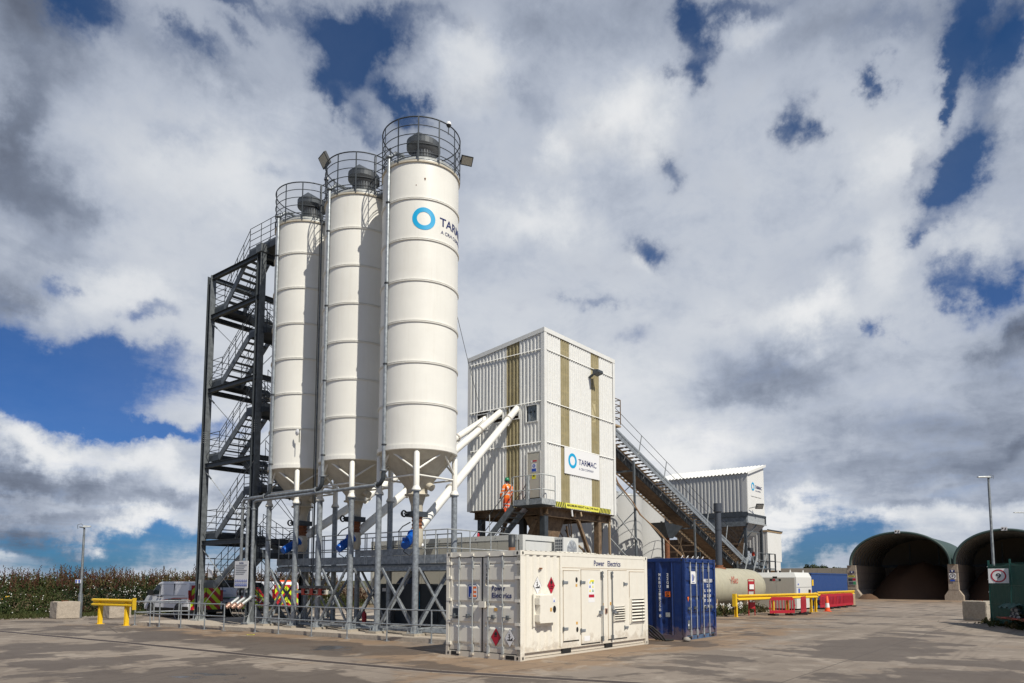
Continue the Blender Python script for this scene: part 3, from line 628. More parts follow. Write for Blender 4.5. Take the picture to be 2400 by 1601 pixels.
# wifi dish on the farthest silo
r = thing('antenna', 'small white dish antenna on the right side of the farthest silo', 'antenna', (15.9, 22.9, 7.4))
mb = MB(); P = Vector((15.86, 22.98, 7.45)); mb.lathe([(0, 0), (.09, .015), (.13, .04)], P, 'white', 16, axis='x'); mb.build('dish', r); mb = MB(); mb.tube([P + Vector((.05, -.12, .1)), P + Vector((.05, -.12, -.4))], .015, 'leaf_green', 5); mb.beam(P, P + Vector((.05, -.12, 0)), .02, .02, 'alu'); mb.build('mast', r)
# ------------------------------------------------------------------ service deck under the silos
r = thing('service_deck', 'galvanised walkway deck on stilts running under the three silos', 'walkway', (18, 21.5, .13))
dz = 2.45; y0, y1 = 16.35, 26.0
mb = MB(); mb.box(17.25, y0, dz - .05, 19.0, y1, dz, 'galv_dull'); mb.box(19.0, y0 - .0, dz - .05, 20.9, y0 + 1.0, dz, 'galv_dull'); mb.build('deck', r)
mb = MB()
for x in (17.2, 19.02): mb.ibeam((x, y0, dz - .15), (x, y1, dz - .15), .1, .18, 'galv')
mb.ibeam((17.2, y0, dz - .15), (20.9, y0, dz - .15), .1, .18, 'galv'); mb.build('edge_beam', r)
mb = MB(); mb.beam((17.19, y0, dz + .15), (17.19, y1, dz + .15), .012, .28, 'galv'); mb.beam((17.19, y0 - .01, dz + .11), (20.9, y0 - .01, dz + .11), .012, .22, 'galv'); mb.box(17.17, 17.9, dz + .30, 17.2, 21.0, dz + .52, 'galv'); mb.box(19.05, 19, dz + .02, 19.07, 23.5, dz + .35, 'galv'); mb.build('toe_board', r)
segs = [y0, 16.9, 17.4, 18.6, 18.7, 20.4, 20.5, 21.4, 21.5, 22.9, 23.0, 24.2, 25.2, 25.9]
mb = MB(); handrail(mb, [(17.2, y, dz) for y in segs], 1.12, (.5,), .022, 'galv_light'); mb.build('handrail', r)
mb = MB(); handrail(mb, [(17.2, y0, dz), (18.3, y0, dz), (19.4, y0, dz), (20.9, y0, dz)], 1.12, (.5,), .022, 'galv_light'); mb.build('handrail', r)
mb = MB(); handrail(mb, [(19.02, y, dz) for y in (17.4, 18.6, 19.8, 21, 22.2, 23.4, 24.6, 25.9)], 1.12, (.35, .7), .022, 'galv_dull'); mb.build('handrail', r)
for (x, y) in ((19.0, 16.5), (19.0, 20.0), (19.0, 23.5), (20.8, 16.4)):
    mb = MB(); mb.beam((x, y, .13), (x, y, dz - .24), .14, .14, 'galv_dull'); mb.build('post', r)
mb = MB(); P = Vector((17.2, 17.55, dz + .62)); mb.lathe([(0, -.08), (.07, -.05), (.085, 0), (.06, .05), (0, .07)], P, 'white', 12); mb.build('dome_lamp', r)
# red & grey control valves on the leg rail
r = thing('valve_set', 'row of three red valve actuators with black caps at silo legs', 'valves', (15.95, 22, .13))
for k in range(3):
    mb = MB(); y = 21.15 + .5 * k; x = 15.9; mb.box(x - .1, y, 1.35, x + .12, y + .17, 1.58, 'red_valve'); mb.build('actuator', r)
    mb = MB(); mb.box(x - .16, y - .18, 1.59, x + .18, y + .22, 1.68, 'steel_black'); mb.build('cover', r)
    mb = MB(); mb.box(x - .06, y - .22, 1.38, x + .06, y - .01, 1.54, 'cabin_beige'); mb.lathe([(.05, -.13), (.05, -.05)], (x, y - .1, 1.46), 'black', 10, axis='x'); mb.build('gearbox', r)
mb = MB(); mb.beam((15.95, 20.7, 1.46), (15.95, 22.9, 1.46), .04, .1, 'galv'); mb.build('bracket', r)
# notice board with safety symbols
r = thing('notice_board', 'white safety rules board with rows of blue symbols at stair foot', 'sign', (15.75, 25.85, 1.4))
X = Vector((0, -1, 0)); Z = Vector((0, 0, 1)); O = Vector((15.52, 26.32, 1.58)); mb = MB(); mb.plate(O, X, Z, [(0, 0), (.95, 0), (.95, 1.05), (0, 1.05)], .012, 'white'); mb.build('panel', r)
mb = MB(); O2 = O + Vector((-.016, 0, 0)); write(mb, 'Site Rules', O2 + X * .33 + Z * .95, X, Z, .3, .055, 'navy', True)
for k in range(6): mb.plate(O2 + X * .08 + Z * (.88 - .07 * k), X, Z, [(0, 0), (.78 - .1 * (k % 3), 0), (.78 - .1 * (k % 3), .018), (0, .018)], .002, 'galv_dull')
for k in range(7):
    for j in range(2):
        o_ = O2 + X * (.09 + .128 * k) + Z * (.27 - .15 * j)
        if j == 0: mb.plate(o_, X, Z, [(.05 * math.cos(q * PI / 6), .05 * math.sin(q * PI / 6)) for q in range(12)], .003, 'sticker_blue')
        else: mb.plate(o_, X, Z, [(-.048, -.05), (.048, -.05), (.048, .05), (-.048, .05)], .003, 'sticker_blue')
        mb.plate(o_ + Vector((-.004, 0, 0)), X, Z, [(-.018, -.02), (.018, -.02), (.02, .012), (0, .03), (-.02, .012)], .002, 'white')
mb.build('lettering', r)
r = thing('switch_rack', 'cluster of black switches and brackets under the safety board', 'equipment', (15.8, 25.8, 1.1))
mb = MB()
for k in range(3): mb.box(15.6, 25.5 + .28 * k, 1.28, 15.78, 25.68 + .28 * k, 1.52, 'cabinet_dark'); mb.box(15.58, 25.53 + .28 * k, 1.40, 15.6, 25.65 + .28 * k, 1.48, 'galv_light')
mb.build('switch', r); mb = MB(); mb.beam((15.72, 25.1, 1.27), (15.72, 26.5, 1.27), .05, .05, 'galv'); mb.beam((15.72, 25.1, 1.12), (15.72, 26.5, 1.12), .05, .05, 'galv'); mb.build('rack', r)
# compressor cabinets behind the legs
def cabinet(label, x0, y0, x1, y1, h_, extras=True, mat='cabinet_dark'):
    r = thing('compressor_cabinet', label, 'cabinet', ((x0 + x1) / 2, (y0 + y1) / 2, .13), 0); mb = MB(); mb.box(x0, y0, .28, x1, y1, h_, mat); mb.build('housing', r)
    mb = MB(); mb.box(x0 + .05, y0 + .05, .13, x1 - .05, y1 - .05, .28, 'steel_black'); mb.build('plinth', r)
    mb = MB(); yy = (y0 + y1) / 2
    mb.box(x0 - .012, yy - .01, .4, x0 - .002, yy + .01, h_ - .1, 'black'); mb.box(x0 - .02, y1 - .04, .8, x0 - .004, y1 - .01, h_ - .25, 'cyan'); mb.build('door_gap', r)
    if extras:
        mb = MB(); mb.box(x0 - .01, y1 - .45, h_ - .28, x0 - .003, y1 - .25, h_ - .16, 'white'); mb.box(x0 - .01, yy - .3, h_ - .3, x0 - .003, yy - .2, h_ - .12, 'white'); mb.build('label_plate', r)
    return r
cabinet('dark blue compressor cabinet with white labels behind the silo legs', 18.2, 19.0, 19.5, 20.9, 1.75)
cabinet('second dark cabinet right of the compressor, in shade below the deck', 18.4, 17.0, 19.5, 18.9, 1.72, False)
r = thing('cloth_cover', 'crumpled blue cloth lying on top of the compressor cabinet', 'cloth', (18.5, 19.6, 1.75)); mb = MB()
rr = random.Random(3); vs = [(18.25 + .5 * i / 6, 19.15 + .9 * j / 8, 1.76 + (.0 if i in (0, 6) or j in (0, 8) else rr.uniform(.1, .28))) for i in range(7) for j in range(9)]; mb.add(vs, [(i * 9 + j, i * 9 + j + 1, i * 9 + j + 10, i * 9 + j + 9) for i in range(6) for j in range(8)], 'cover_blue', True); o = mb.build('fabric', r)
r = thing('fire_extinguisher', 'red fire extinguisher standing left of the compressor cabinet', 'extinguisher', (17.9, 21.3, .13)); mb = MB(); mb.lathe([(.08, .15), (.09, .2), (.09, .62), (.03, .72)], (17.9, 21.3, 0), 'red_paint', 14); mb.build('cylinder', r); mb = MB(); mb.tube([(17.9, 21.3, .70), (17.9, 21.3, .78), (17.82, 21.3, .8)], .02, 'black', 6); mb.build('handle', r)
# orange valve boxes right of cabinets
r = thing('valve_box', 'pair of orange valve boxes on a post right of the cabinets', 'valve box', (16.9, 15.6, .13)); mb = MB(); mb.box(17.0, 15.45, 1.15, 17.2, 15.68, 1.42, 'yellow'); mb.box(17.0, 15.2, 1.15, 17.2, 15.42, 1.42, 'yellow'); mb.build('box', r)
mb = MB(); mb.lathe([(.06, -.03), (.06, 0)], (17.0, 15.56, 1.28), 'red_valve', 12, axis='x'); mb.lathe([(.06, -.03), (.06, 0)], (17.0, 15.31, 1.28), 'red_valve', 12, axis='x'); mb.build('button', r); mb = MB(); mb.beam((17.1, 15.4, .13), (17.1, 15.4, 1.15), .1, .1, 'galv'); mb.build('post', r)
# pipework and clutter on the slab
r = thing('floor_pipes', 'bundle of low galvanised pipes lying between the silo feet', 'pipes', (16.2, 19, .13)); mb = MB()
for k in range(4): mb.tube([(16.35 + .14 * k, 14.2, .24 + .03 * k), (16.3 + .14 * k, 25.4, .26)], .03, 'galv', 8)
for k in range(3): mb.tube([(17.2, 14.0 + .5 * k, .3), (19.5, 13.6 + .3 * k, .34)], .03, 'galv', 8)
mb.build('pipe', r)
# ================================================================== STAIR TOWER
TX0, TX1, TY0, TY1 = 16.25, 18.75, 26.35, 30.35
T = thing('stair_tower', 'tall dark steel stair tower with zigzag stairs left of the silos', 'stair tower', (17.5, 28.4, .13))
tops = {(TX0, TY1): 15.65, (TX0, TY0): 15.75, (TX1, TY1): 14.0, (TX1, TY0): 15.75}
for (x, y), h_ in tops.items():
    mb = MB(); t_ = .016
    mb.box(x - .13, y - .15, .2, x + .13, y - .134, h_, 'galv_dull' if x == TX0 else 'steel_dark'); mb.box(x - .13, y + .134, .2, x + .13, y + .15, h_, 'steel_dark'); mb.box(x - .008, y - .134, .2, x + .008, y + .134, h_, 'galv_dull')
    mb.box(x - .24, y - .24, .13, x + .24, y + .24, .2, 'galv_light')
    for s_ in (-1, 1):
        mb.plate((x + s_ * .13, y - .15, .2), (s_, 0, 0), (0, 0, 1), [(0, 0), (.1, 0), (0, .35)], .014, 'galv_light'); mb.plate((x - .13, y + s_ * .15, .2), (0, s_, 0), (0, 0, 1), [(0, 0), (.1, 0), (0, .35)], .014, 'galv_light')
    for k in range(6):
        for s_ in (-.09, .09):
            mb.box(x + s_ - .012, y - .17, 7.95 + .09 * k, x + s_ + .012, y - .15, 7.97 + .09 * k, 'galv_light'); mb.box(x - .15, y + s_ - .012, 7.95 + .09 * k, x - .13, y + s_ + .012, 7.97 + .09 * k, 'galv_light')
    mb.build('column', T)
LV = [3.5, 6.92, 10.3, 13.7]
for z in LV + [15.55]:
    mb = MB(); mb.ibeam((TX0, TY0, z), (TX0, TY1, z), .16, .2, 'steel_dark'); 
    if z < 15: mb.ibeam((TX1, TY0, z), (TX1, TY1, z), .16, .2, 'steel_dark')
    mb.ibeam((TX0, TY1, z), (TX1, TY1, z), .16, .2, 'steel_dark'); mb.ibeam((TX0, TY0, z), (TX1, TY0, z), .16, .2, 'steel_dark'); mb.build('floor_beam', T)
prev = .2
for z in LV:
    mb = MB()
    for (a, b_) in (((TX0 - .02, TY1, z - .15), (TX0 - .02, TY0, prev + .3)), ((TX0 - .04, TY0, z - .15), (TX0 - .04, TY1, prev + .3))):
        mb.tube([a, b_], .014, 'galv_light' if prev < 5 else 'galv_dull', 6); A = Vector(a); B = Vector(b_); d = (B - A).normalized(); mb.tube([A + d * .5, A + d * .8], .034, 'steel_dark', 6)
    mb.tube([(TX1, TY1, z - .15), (TX1, TY0, prev + .3)], .014, 'galv_dull', 6); mb.tube([(TX0, TY0 - .02, z - .15), (TX1, TY0 - .02, prev + .3)], .014, 'galv_dull', 6); mb.tube([(TX1, TY0 - .02, z - .15), (TX0, TY0 - .02, prev + .3)], .014, 'galv_dull', 6)
    mb.build('tie_rod', T); prev = z
def landing(x0, y0, x1, y1, z, rails):
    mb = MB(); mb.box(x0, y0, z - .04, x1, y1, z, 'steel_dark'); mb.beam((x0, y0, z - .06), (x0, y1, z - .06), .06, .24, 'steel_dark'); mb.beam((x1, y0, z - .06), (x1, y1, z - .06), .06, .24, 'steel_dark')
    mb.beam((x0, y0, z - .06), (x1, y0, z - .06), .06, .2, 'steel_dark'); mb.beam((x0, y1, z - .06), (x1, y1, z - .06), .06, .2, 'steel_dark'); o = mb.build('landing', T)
    mb = MB()
    for rl in rails:
        handrail(mb, rl, 1.1, (.28, .55, .83), .016, 'steel_dark')
        for a, b_ in zip(rl, rl[1:]): mb.beam(Vector(a) + Vector((0, 0, .09)), Vector(b_) + Vector((0, 0, .09)), .012, .16, 'galv_dull')
    mb.build('handrail', o)
def flight(x0, x1, ya, za, yb, zb, n):
    mb = MB(); o = .09
    for x in (x0, x1): mb.beam((x, ya, za - o), (x, yb, zb - o), .05, .27, 'galv_dull')
    for k in range(1, n):
        f = k / n; y = ya + (yb - ya) * f; z = za + (zb - za) * f; mb.box(x0, y - .11, z - .03, x1, y + .11, z, 'galv_dull')
    fl = mb.build('stair_flight', T); mb = MB(); m_ = 4
    for x in (x0, x1):
        pts = [Vector((x, ya + (yb - ya) * k / m_, za + (zb - za) * k / m_)) for k in range(m_ + 1)]; handrail(mb, pts, 1.05, (.35, .7), .016, 'steel_dark')
    mb.build('handrail', fl)
fa, fb, ba, bb = TX0 + .12, TX0 + 1.05, TX0 + 1.3, TX1 - .1
yl, yr = TY1 - .95, TY0 + .95
zs = [0.13, 1.72, 2.95, 3.85, 5.6, 7.3, 8.95, 10.65, 12.3, 14.05]
# ground flight up to the first landing, then dog-leg flights
flight(ba, bb, yr, .13, yl, 1.72, 8)
seq = [(1.72, 'L'), (2.95, 'R'), (3.85, 'L'), (5.6, 'R'), (7.3, 'L'), (8.95, 'R'), (10.65, 'L'), (12.3, 'R'), (14.05, 'L')]
for i, (z, s_) in enumerate(seq):
    if s_ == 'L': landing(fa, yl, bb, TY1 - .12, z, [[(bb, TY1 - .14, z), (fa, TY1 - .14, z), (fa, yl, z)]])
    else: landing(fa, TY0 - .35, bb, yr, z, [[(fa, yr, z), (fa, TY0 - .33, z), (bb, TY0 - .33, z), (bb, yr, z)]])
    if i + 1 < len(seq):
        z2_ = seq[i + 1][0]; n = max(5, int((z2_ - z) / .21))
        if s_ == 'L': flight(fa, fb, yl, z, yr, z2_, n)
        else: flight(ba, bb, yr, z, yl, z2_, n)
flight(fa, fb, yl, 14.05, yr + .2, 15.95, 9)
landing(fa, TY0 - 1.15, fb + .2, yr + .2, 15.95, [[(fa, yr + .2, 15.95), (fa, TY0 + .3, 15.95), (fa, TY0 - .4, 15.95), (fa, TY0 - 1.1, 15.95)], [(fb + .2, yr, 15.95), (fb + .2, TY0 - 1.1, 15.95)]])
mb = MB(); mb.box(TX0 - .16, TY0 - .2, 15.6, TX0 + .2, TY0 + .2, 15.95, 'galv_dull'); mb.build('bracket', T)
mb = MB(); 
for yy in (TY1 - .28, TY1 - .42): mb.tube([(TX0 - .19, yy, .2), (TX0 - .19, yy, 1.9)], .014, 'galv_light', 6)
for k in range(3): mb.box(TX0 - .2, TY1 - .42, 1.5 - .5 * k, TX0 - .16, TY1 - .2, 1.72 - .5 * k, 'steel_black')
mb.build('ladder_rail', T)
mb = MB(); mb.box(TX0 + .06, TY1 - .9, 2.0, TX0 + .08, TY1 - .55, 2.3, 'white'); mb.build('notice', T)
# ================================================================== MIXER TOWER
BU0, BU1, BV0, BV1, BZ = 28.12, 34.84, 20.30, 25.25, 5.5
B = thing('mixer_tower', 'tall white corrugated mixer tower on brown steel legs with logo sign', 'industrial building', ((BU0 + BU1) / 2, (BV0 + BV1) / 2, 0))
ZB = [5.5, 8.66, 10.71, 13.33]
def ztop(v): return 14.38 - (v - BV0) * .125
# right face (towards -v): strips at u 29.54-30.33 and 32.43-33.24
X = Vector((1, 0, 0)); Z = Vector((0, 0, 1)); pr = .2
def face_r(mb, u0, u1, mat):
    for i, z in enumerate(ZB):
        zt = ZB[i + 1] if i < 3 else 14.3
        corrug(mb, (u0, BV0, z + (.0 if i else 0)), X, Z, u1 - u0, zt - z - .0, mat, pitch=.2, d=.032, phase=0 if abs(u0 - BU0) < .01 else (u0 - BU0) % .2)
cuts = [28.26, 29.54, 30.33, 32.43, 33.24, 34.7]
for i in range(5):
    mb = MB(); mt = 'grp_sheet' if i in (1, 3) else 'clad_white'; face_r(mb, cuts[i], cuts[i + 1], mt); mb.build('rooflight_strip' if i in (1, 3) else 'wall', B)
# left face (towards -u), seen from outside X runs towards -v
XL = Vector((0, -1, 0))
def face_l(mb, va, vb, z0, z1, mat, top=False):
    L = va - vb; ph = (BV1 - va) % .225
    corrug(mb, (BU0, va, z0), XL, Z, L, z1 - z0, mat, pitch=.225, d=.040, H2=(z1 + (va - vb) * .125 - z0) if top else None, phase=ph)
vs_ = [25.12, 22.66, 21.84, 20.46]
OPEN = [(24.64, 23.95, 9.75, 10.55), (23.52, 22.93, 10.0, 10.65), (22.42, 21.86, 10.03, 10.68)]
mb = MB(); ms = MB()
for i in range(3):
    tgt, mt = (ms, 'grp_sheet') if i == 1 else (mb, 'clad_white'); va, vb = vs_[i], vs_[i + 1]
    face_l(tgt, va, vb, 13.33, ztop(va) - .1, mt, True); face_l(tgt, va, vb, 10.71, 13.33, mt)
    if i == 0:
        face_l(mb, 25.12, 22.66, 5.5, 8.66, mt); face_l(mb, 25.12, 24.64, 8.66, 10.71, mt); face_l(mb, 24.64, 23.95, 8.66, 9.75, mt); face_l(mb, 23.95, 23.52, 8.66, 10.71, mt); face_l(mb, 23.52, 22.93, 8.66, 10.0, mt); face_l(mb, 22.93, 22.66, 8.66, 10.71, mt)
    elif i == 1:
        face_l(ms, 22.66, 21.84, 5.5, 8.66, mt); face_l(ms, 22.66, 21.84, 8.66, 10.03, mt); face_l(ms, 22.66, 22.42, 10.03, 10.71, mt)
    else:
        face_l(mb, 21.84, 21.36, 5.5, 8.66, mt); face_l(mb, 21.36, 20.46, 8.2, 8.66, mt)
        face_l(mb, 21.84, 21.38, 8.66, 10.71, mt); face_l(mb, 21.38, 20.72, 8.66, 9.75, mt); face_l(mb, 21.38, 20.72, 10.56, 10.71, mt); face_l(mb, 20.72, 20.46, 8.66, 10.71, mt)
mb.build('wall', B); ms.build('rooflight_strip', B)
# rear faces, floor, roof
mb = MB(); corrug(mb, (BU1, BV1, BZ), (-1, 0, 0), Z, BU1 - BU0, 13.7 - BZ, 'clad_white'); mb.build('wall', B)
mb = MB(); corrug(mb, (BU1, BV0, BZ), (0, 1, 0), Z, 1.2, 13.7 - BZ, 'clad_white'); corrug(mb, (BU1, BV0 + 1.2, 12.2), (0, 1, 0), Z, 3.75, 1.5, 'clad_white'); corrug(mb, (BU1, BV0 + 1.2, BZ), (0, 1, 0), Z, 3.75, 4.2, 'clad_white'); mb.build('wall', B)
mb = MB(); e_ = .07; a0, a1, b0, b1 = BU0 - e_, BU1 + e_, BV0 - e_, BV1 + e_
mb.add([(a0, b0, 14.34), (a1, b0, 14.36), (a1, b1, 13.72), (a0, b1, 13.70), (a0, b0, 14.26), (a1, b0, 14.28), (a1, b1, 13.64), (a0, b1, 13.62)], [(0, 1, 2, 3), (7, 6, 5, 4)], 'clad_white'); mb.build('roof', B)
mb = MB()
# corner and eave trims
for (x, y) in ((BU0, BV0), (BU1, BV0), (BU0, BV1)):
    sx = 1 if x == BU0 else -1; sy = 1 if y == BV0 else -1
    zt = 14.36 if y == BV0 else 13.72
    mb.box(x - sx * .055, y - sy * .055, BZ - .02, x + sx * .17, y - sy * .048, zt, 'clad_white'); mb.box(x - sx * .055, y - sy * .0475, BZ - .02, x - sx * .048, y + sy * .17, zt, 'clad_white')
mb.build('corner_trim', B)
mb = MB(); mb.box(BU0 - .07, BV0 - .07, 14.18, BU1 + .07, BV0 - .06, 14.40, 'clad_white')
mb.add([(BU0 - .07, BV0 - .0595, 14.18), (BU0 - .07, BV1 + .07, 13.54), (BU0 - .07, BV1 + .07, 13.76), (BU0 - .07, BV0 - .0595, 14.40), (BU0 - .06, BV0 - .0595, 14.18), (BU0 - .06, BV1 + .07, 13.54), (BU0 - .06, BV1 + .07, 13.76), (BU0 - .06, BV0 - .0595, 14.40)], [(0, 1, 2, 3), (7, 6, 5, 4), (3, 2, 6, 7), (0, 4, 5, 1)], 'clad_white'); mb.build('eave_trim', B)
mb = MB()
for z in ZB[1:]:
    mb.add([(BU0 + .12, BV0 - .036, z + .03), (BU1 - .12, BV0 - .036, z + .03), (BU1 - .12, BV0 - .075, z - .02), (BU0 + .12, BV0 - .075, z - .02)], [(0, 3, 2, 1)], 'clad_white')
    mb.add([(BU0 - .044, BV0 + .16, z + .03), (BU0 - .044, BV1 - .13, z + .03), (BU0 - .085, BV1 - .13, z - .02), (BU0 - .085, BV0 + .16, z - .02)], [(0, 1, 2, 3)], 'clad_white')
mb.build('drip_flashing', B)
# brown box fills the inside to give the interior's darkness; girts in front
mb = MB(); mb.box(BU0 + .9, BV0 + .9, BZ, BU1 - .9, BV1 - .9, 13.2, 'brown_steel'); mb.build('dark_interior_box', B)
mb = MB()
for z in (6.4, 7.6, 9.3, 10.2, 11.5, 12.4, 13.6): mb.box(BU0 + .1, BV0 + .05, z, BU1 - .1, BV0 + .12, z + .08, 'galv_light'); mb.box(BU0 + .05, BV0 + .15, z, BU0 + .12, BV1 - .1, z + .08, 'galv_light')
for (za, zb) in ((8.7, 10.7), (10.75, 13.3)):
    zm = (za + zb) / 2
    mb.beam((29.6, BV0 + .16, za), (30.5, BV0 + .16, zm), .05, .05, 'galv_light'); mb.beam((29.6, BV0 + .16, zb), (30.5, BV0 + .16, zm), .05, .05, 'galv_light')
    mb.beam((33.2, BV0 + .16, za), (32.4, BV0 + .16, zm), .05, .05, 'galv_light'); mb.beam((BU0 + .16, 22.6, za), (BU0 + .16, 21.85, zm), .05, .05, 'galv_light')
mb.beam((29.55, BV0 + .16, 14.1), (29.9, BV0 + .16, 13.35), .05, .05, 'galv_light'); mb.beam((30.3, BV0 + .16, 14.1), (29.9, BV0 + .16, 13.35), .05, .05, 'galv_light'); mb.beam((32.5, BV0 + .16, 14.0), (32.9, BV0 + .16, 13.35), .05, .05, 'galv_light'); mb.beam((33.2, BV0 + .16, 14.0), (32.9, BV0 + .16, 13.35), .05, .05, 'galv_light')
mb.build('inner_frame', B)
# frames round the openings and the window
for (va, vb, z0, z1) in OPEN + [(21.38, 20.72, 9.75, 10.56)]:
    mb = MB(); x = BU0 - .05; f_ = .05
    for (a, b_, c_, d_) in ((va + f_, vb - f_, z0 - f_, z0), (va + f_, vb - f_, z1, z1 + f_), (va + f_, va, z0, z1), (vb, vb - f_, z0, z1)): mb.box(x - .012, a, c_, x + .05, b_, d_, 'clad_white')
    fr = mb.build('opening_frame' if va != 21.38 else 'window', B)
    if va == 21.38: mb = MB(); corrug(mb, (BU0 + .05, va, z0), XL, Z, va - vb, z1 - z0, 'window_glass', pitch=.22, d=.02); mb.build('pane', fr)
mb = MB(); mb.box(BU0 - .045, 20.54, 5.93, BU0 - .01, 21.30, 8.18, 'cabin_beige'); dr = mb.build('door', B)
mb = MB()
for (a, b_, c_, d_) in ((21.37, 21.30, 5.9, 8.24), (20.54, 20.47, 5.9, 8.24)): mb.box(BU0 - .06, a, c_, BU0 - .0, b_, d_, 'clad_white')
mb.box(BU0 - .06, 21.30, 8.18, BU0, 20.54, 8.24, 'clad_white'); mb.build('frame', dr)
mb = MB(); O = Vector((BU0 - .047, 21.05, 7.2)); mb.plate(O + Vector((0, .03, .48)), XL, Z, [(0, 0), (.36, 0), (.36, .1), (0, .1)], .003, 'white'); mb.plate(O + Vector((-.003, .03, .48)), XL, Z, [(.1, .02), (.36, .02), (.36, .1), (.1, .1)], .003, 'sticker_red')
mb.plate(O, XL, Z, [(0, 0), (.3, 0), (.3, .42), (0, .42)], .003, 'white'); mb.plate(O + Vector((-.003, 0, 0)), XL, Z, [(.15 + .09 * math.cos(q * PI / 8), .3 + .09 * math.sin(q * PI / 8)) for q in range(16)], .003, 'sticker_blue'); mb.plate(O + Vector((-.003, 0, 0)), XL, Z, [(.02, .02), (.28, .02), (.28, .17), (.02, .17)], .003, 'sticker_blue'); mb.plate(O + Vector((-.007, 0, 0)), XL, Z, [(.13, .25), (.17, .25), (.17, .35), (.13, .35)], .002, 'white')
mb.plate(O + Vector((0, 0, -.35)), XL, Z, [(.02, 0), (.26, 0), (.26, .26), (.02, .26)], .003, 'sticker_yellow'); mb.plate(O + Vector((-.003, 0, -.35)), XL, Z, [(.07, .12), (.21, .12), (.14, .23)], .003, 'black'); mb.build('safety_stickers', dr)
# company sign
r = B
mb = MB(); mb.box(29.77, BV0 - .07, 7.28, 33.12, BV0 - .045, 8.63, 'white'); sg = mb.build('sign_panel', B)
mb = MB(); logo(mb, (30.49, BV0 - .071, 8.0), (1, 0, 0), (0, 0, 1), 1.0); mb.build('lettering', sg)
# hazard band with height warning
mb = MB(); mb.add([(28.5, BV0 - .04, 5.53), (34.3, BV0 - .04, 5.53), (34.3, BV0 - .04, 5.79), (28.5, BV0 - .04, 5.79)], [(0, 1, 2, 3)], 'hazard_yellow'); hb = mb.build('height_band', B)
mb = MB()
for k in range(9): mb.plate((28.52 + .155 * k, BV0 - .042, 5.53), X, Z, [(.10, 0), (.18, 0), (.08, .26), (0, .26)], .003, 'black')
for k in range(8): mb.plate((33.08 + .148 * k, BV0 - .042, 5.53), X, Z, [(0, 0), (.08, 0), (.18, .26), (.10, .26)], .003, 'black')
write(mb, 'MAXIMUM HEIGHT 4.4m (14ft 5inch)', (30.02, BV0 - .044, 5.585), X, Z, 2.98, .155, 'black', True); mb.build('lettering', hb)
mb = MB(); mb.box(BU1 - .165, BV0 - .05, 5.5, BU1 - .145, BV0 - .03, 14.1, 'black'); mb.build('cable_conduit', B)
# legs and underframe
mb = MB()
for y in (BV0 + .35, BV1 - .35): mb.ibeam((BU0 + .1, y, 5.25), (BU1 - .1, y, 5.25), .2, .4, 'brown_steel')
for x in (BU0 + .4, 31.0, 33.4, BU1 - .3): mb.ibeam((x, BV0 + .1, 5.3), (x, BV1 - .1, 5.3), .2, .3, 'brown_steel')
for y in (20.9, 22, 23, 24): mb.beam((BU0 + .3, y, 5.38), (BU1 - .2, y, 5.38), .08, .08, 'brown_steel')
mb.box(BU0 + .05, BV0 + .05, 5.44, BU1 - .05, BV1 - .05, 5.49, 'belt_brown'); mb.build('underframe', B)
for (x, y, mt) in ((28.55, 20.65, 'steel_dark'), (33.55, 20.65, 'brown_steel'), (28.6, 24.75, 'steel_dark'), (33.55, 24.75, 'brown_steel'), (29.4, 22.6, 'steel_black')):
    mb = MB(); mb.box(x - .15, y - .15, 0, x + .15, y + .15, 5.06, mt); mb.build('leg', B)
for (a, b_) in (((31.4, 20.55, 5.05), (33.2, 20.55, 2.2)), ((30.7, 22, 5.05), (29.6, 22, 2.0)), ((31.0, 22.4, 5.05), (32.8, 22.4, 2.0)), ((29.0, 24.7, 2.4), (30.6, 24.7, 5.05)), ((28.6, 22.6, 2.2), (28.6, 21.2, 4.9)), ((32.0, 24.7, 2.6), (33.2, 24.7, 4.9))):
    mb = MB(); mb.beam(a, b_, .16, .16, 'brown_steel'); mb.build('brace', B)
mb = MB(); mb.beam((30.5, 20.6, 2.45), (33.5, 20.6, 2.45), .2, .25, 'brown_steel'); mb.build('cross_beam', B)
mb = MB(); mb.add([(29.0, 21.0, 5.1), (30.9, 21.0, 5.1), (30.9, 22.2, 5.1), (29.0, 22.2, 5.1), (29.7, 21.2, 3.6), (30.3, 21.2, 3.6), (30.3, 21.9, 3.6), (29.7, 21.9, 3.6)], [(0, 1, 5, 4), (1, 2, 6, 5), (2, 3, 7, 6), (3, 0, 4, 7)], 'brown_steel')
mb.add([(29.75, 21.1, 3.9), (30.3, 21.1, 3.9), (30.5, 21.1, 4.6), (30.1, 21.1, 4.15), (29.9, 21.1, 4.6), (29.75, 21.9, 3.9), (30.3, 21.9, 3.9), (30.5, 21.9, 4.6), (30.1, 21.9, 4.15), (29.9, 21.9, 4.6)], [(0, 1, 2, 3, 4), (9, 8, 7, 6, 5), (0, 4, 9, 5), (1, 6, 7, 2)], 'belt_brown'); mb.box(29.8, 21.2, 2.6, 30.25, 21.8, 3.65, 'belt_brown'); mb.build('discharge_chute', B)
mb = MB()
for (pts, rr_) in (([(31.0, 20.7, 5.0), (31.2, 20.8, 4.2), (31.7, 21.2, 4.0), (32.1, 21.8, 4.6)], .03), ([(30.9, 20.9, 4.7), (31.3, 21.0, 3.6), (32.3, 21.2, 3.1), (33.0, 21.2, 2.6)], .05), ([(30.9, 21.4, 4.5), (31.6, 21.4, 3.9), (32.2, 21.4, 3.3)], .03), ([(31.2, 21.0, 4.9), (31.8, 21.3, 4.3), (32.6, 21.3, 3.6)], .02)): mb.tube(pts, rr_, 'belt_brown', 7)
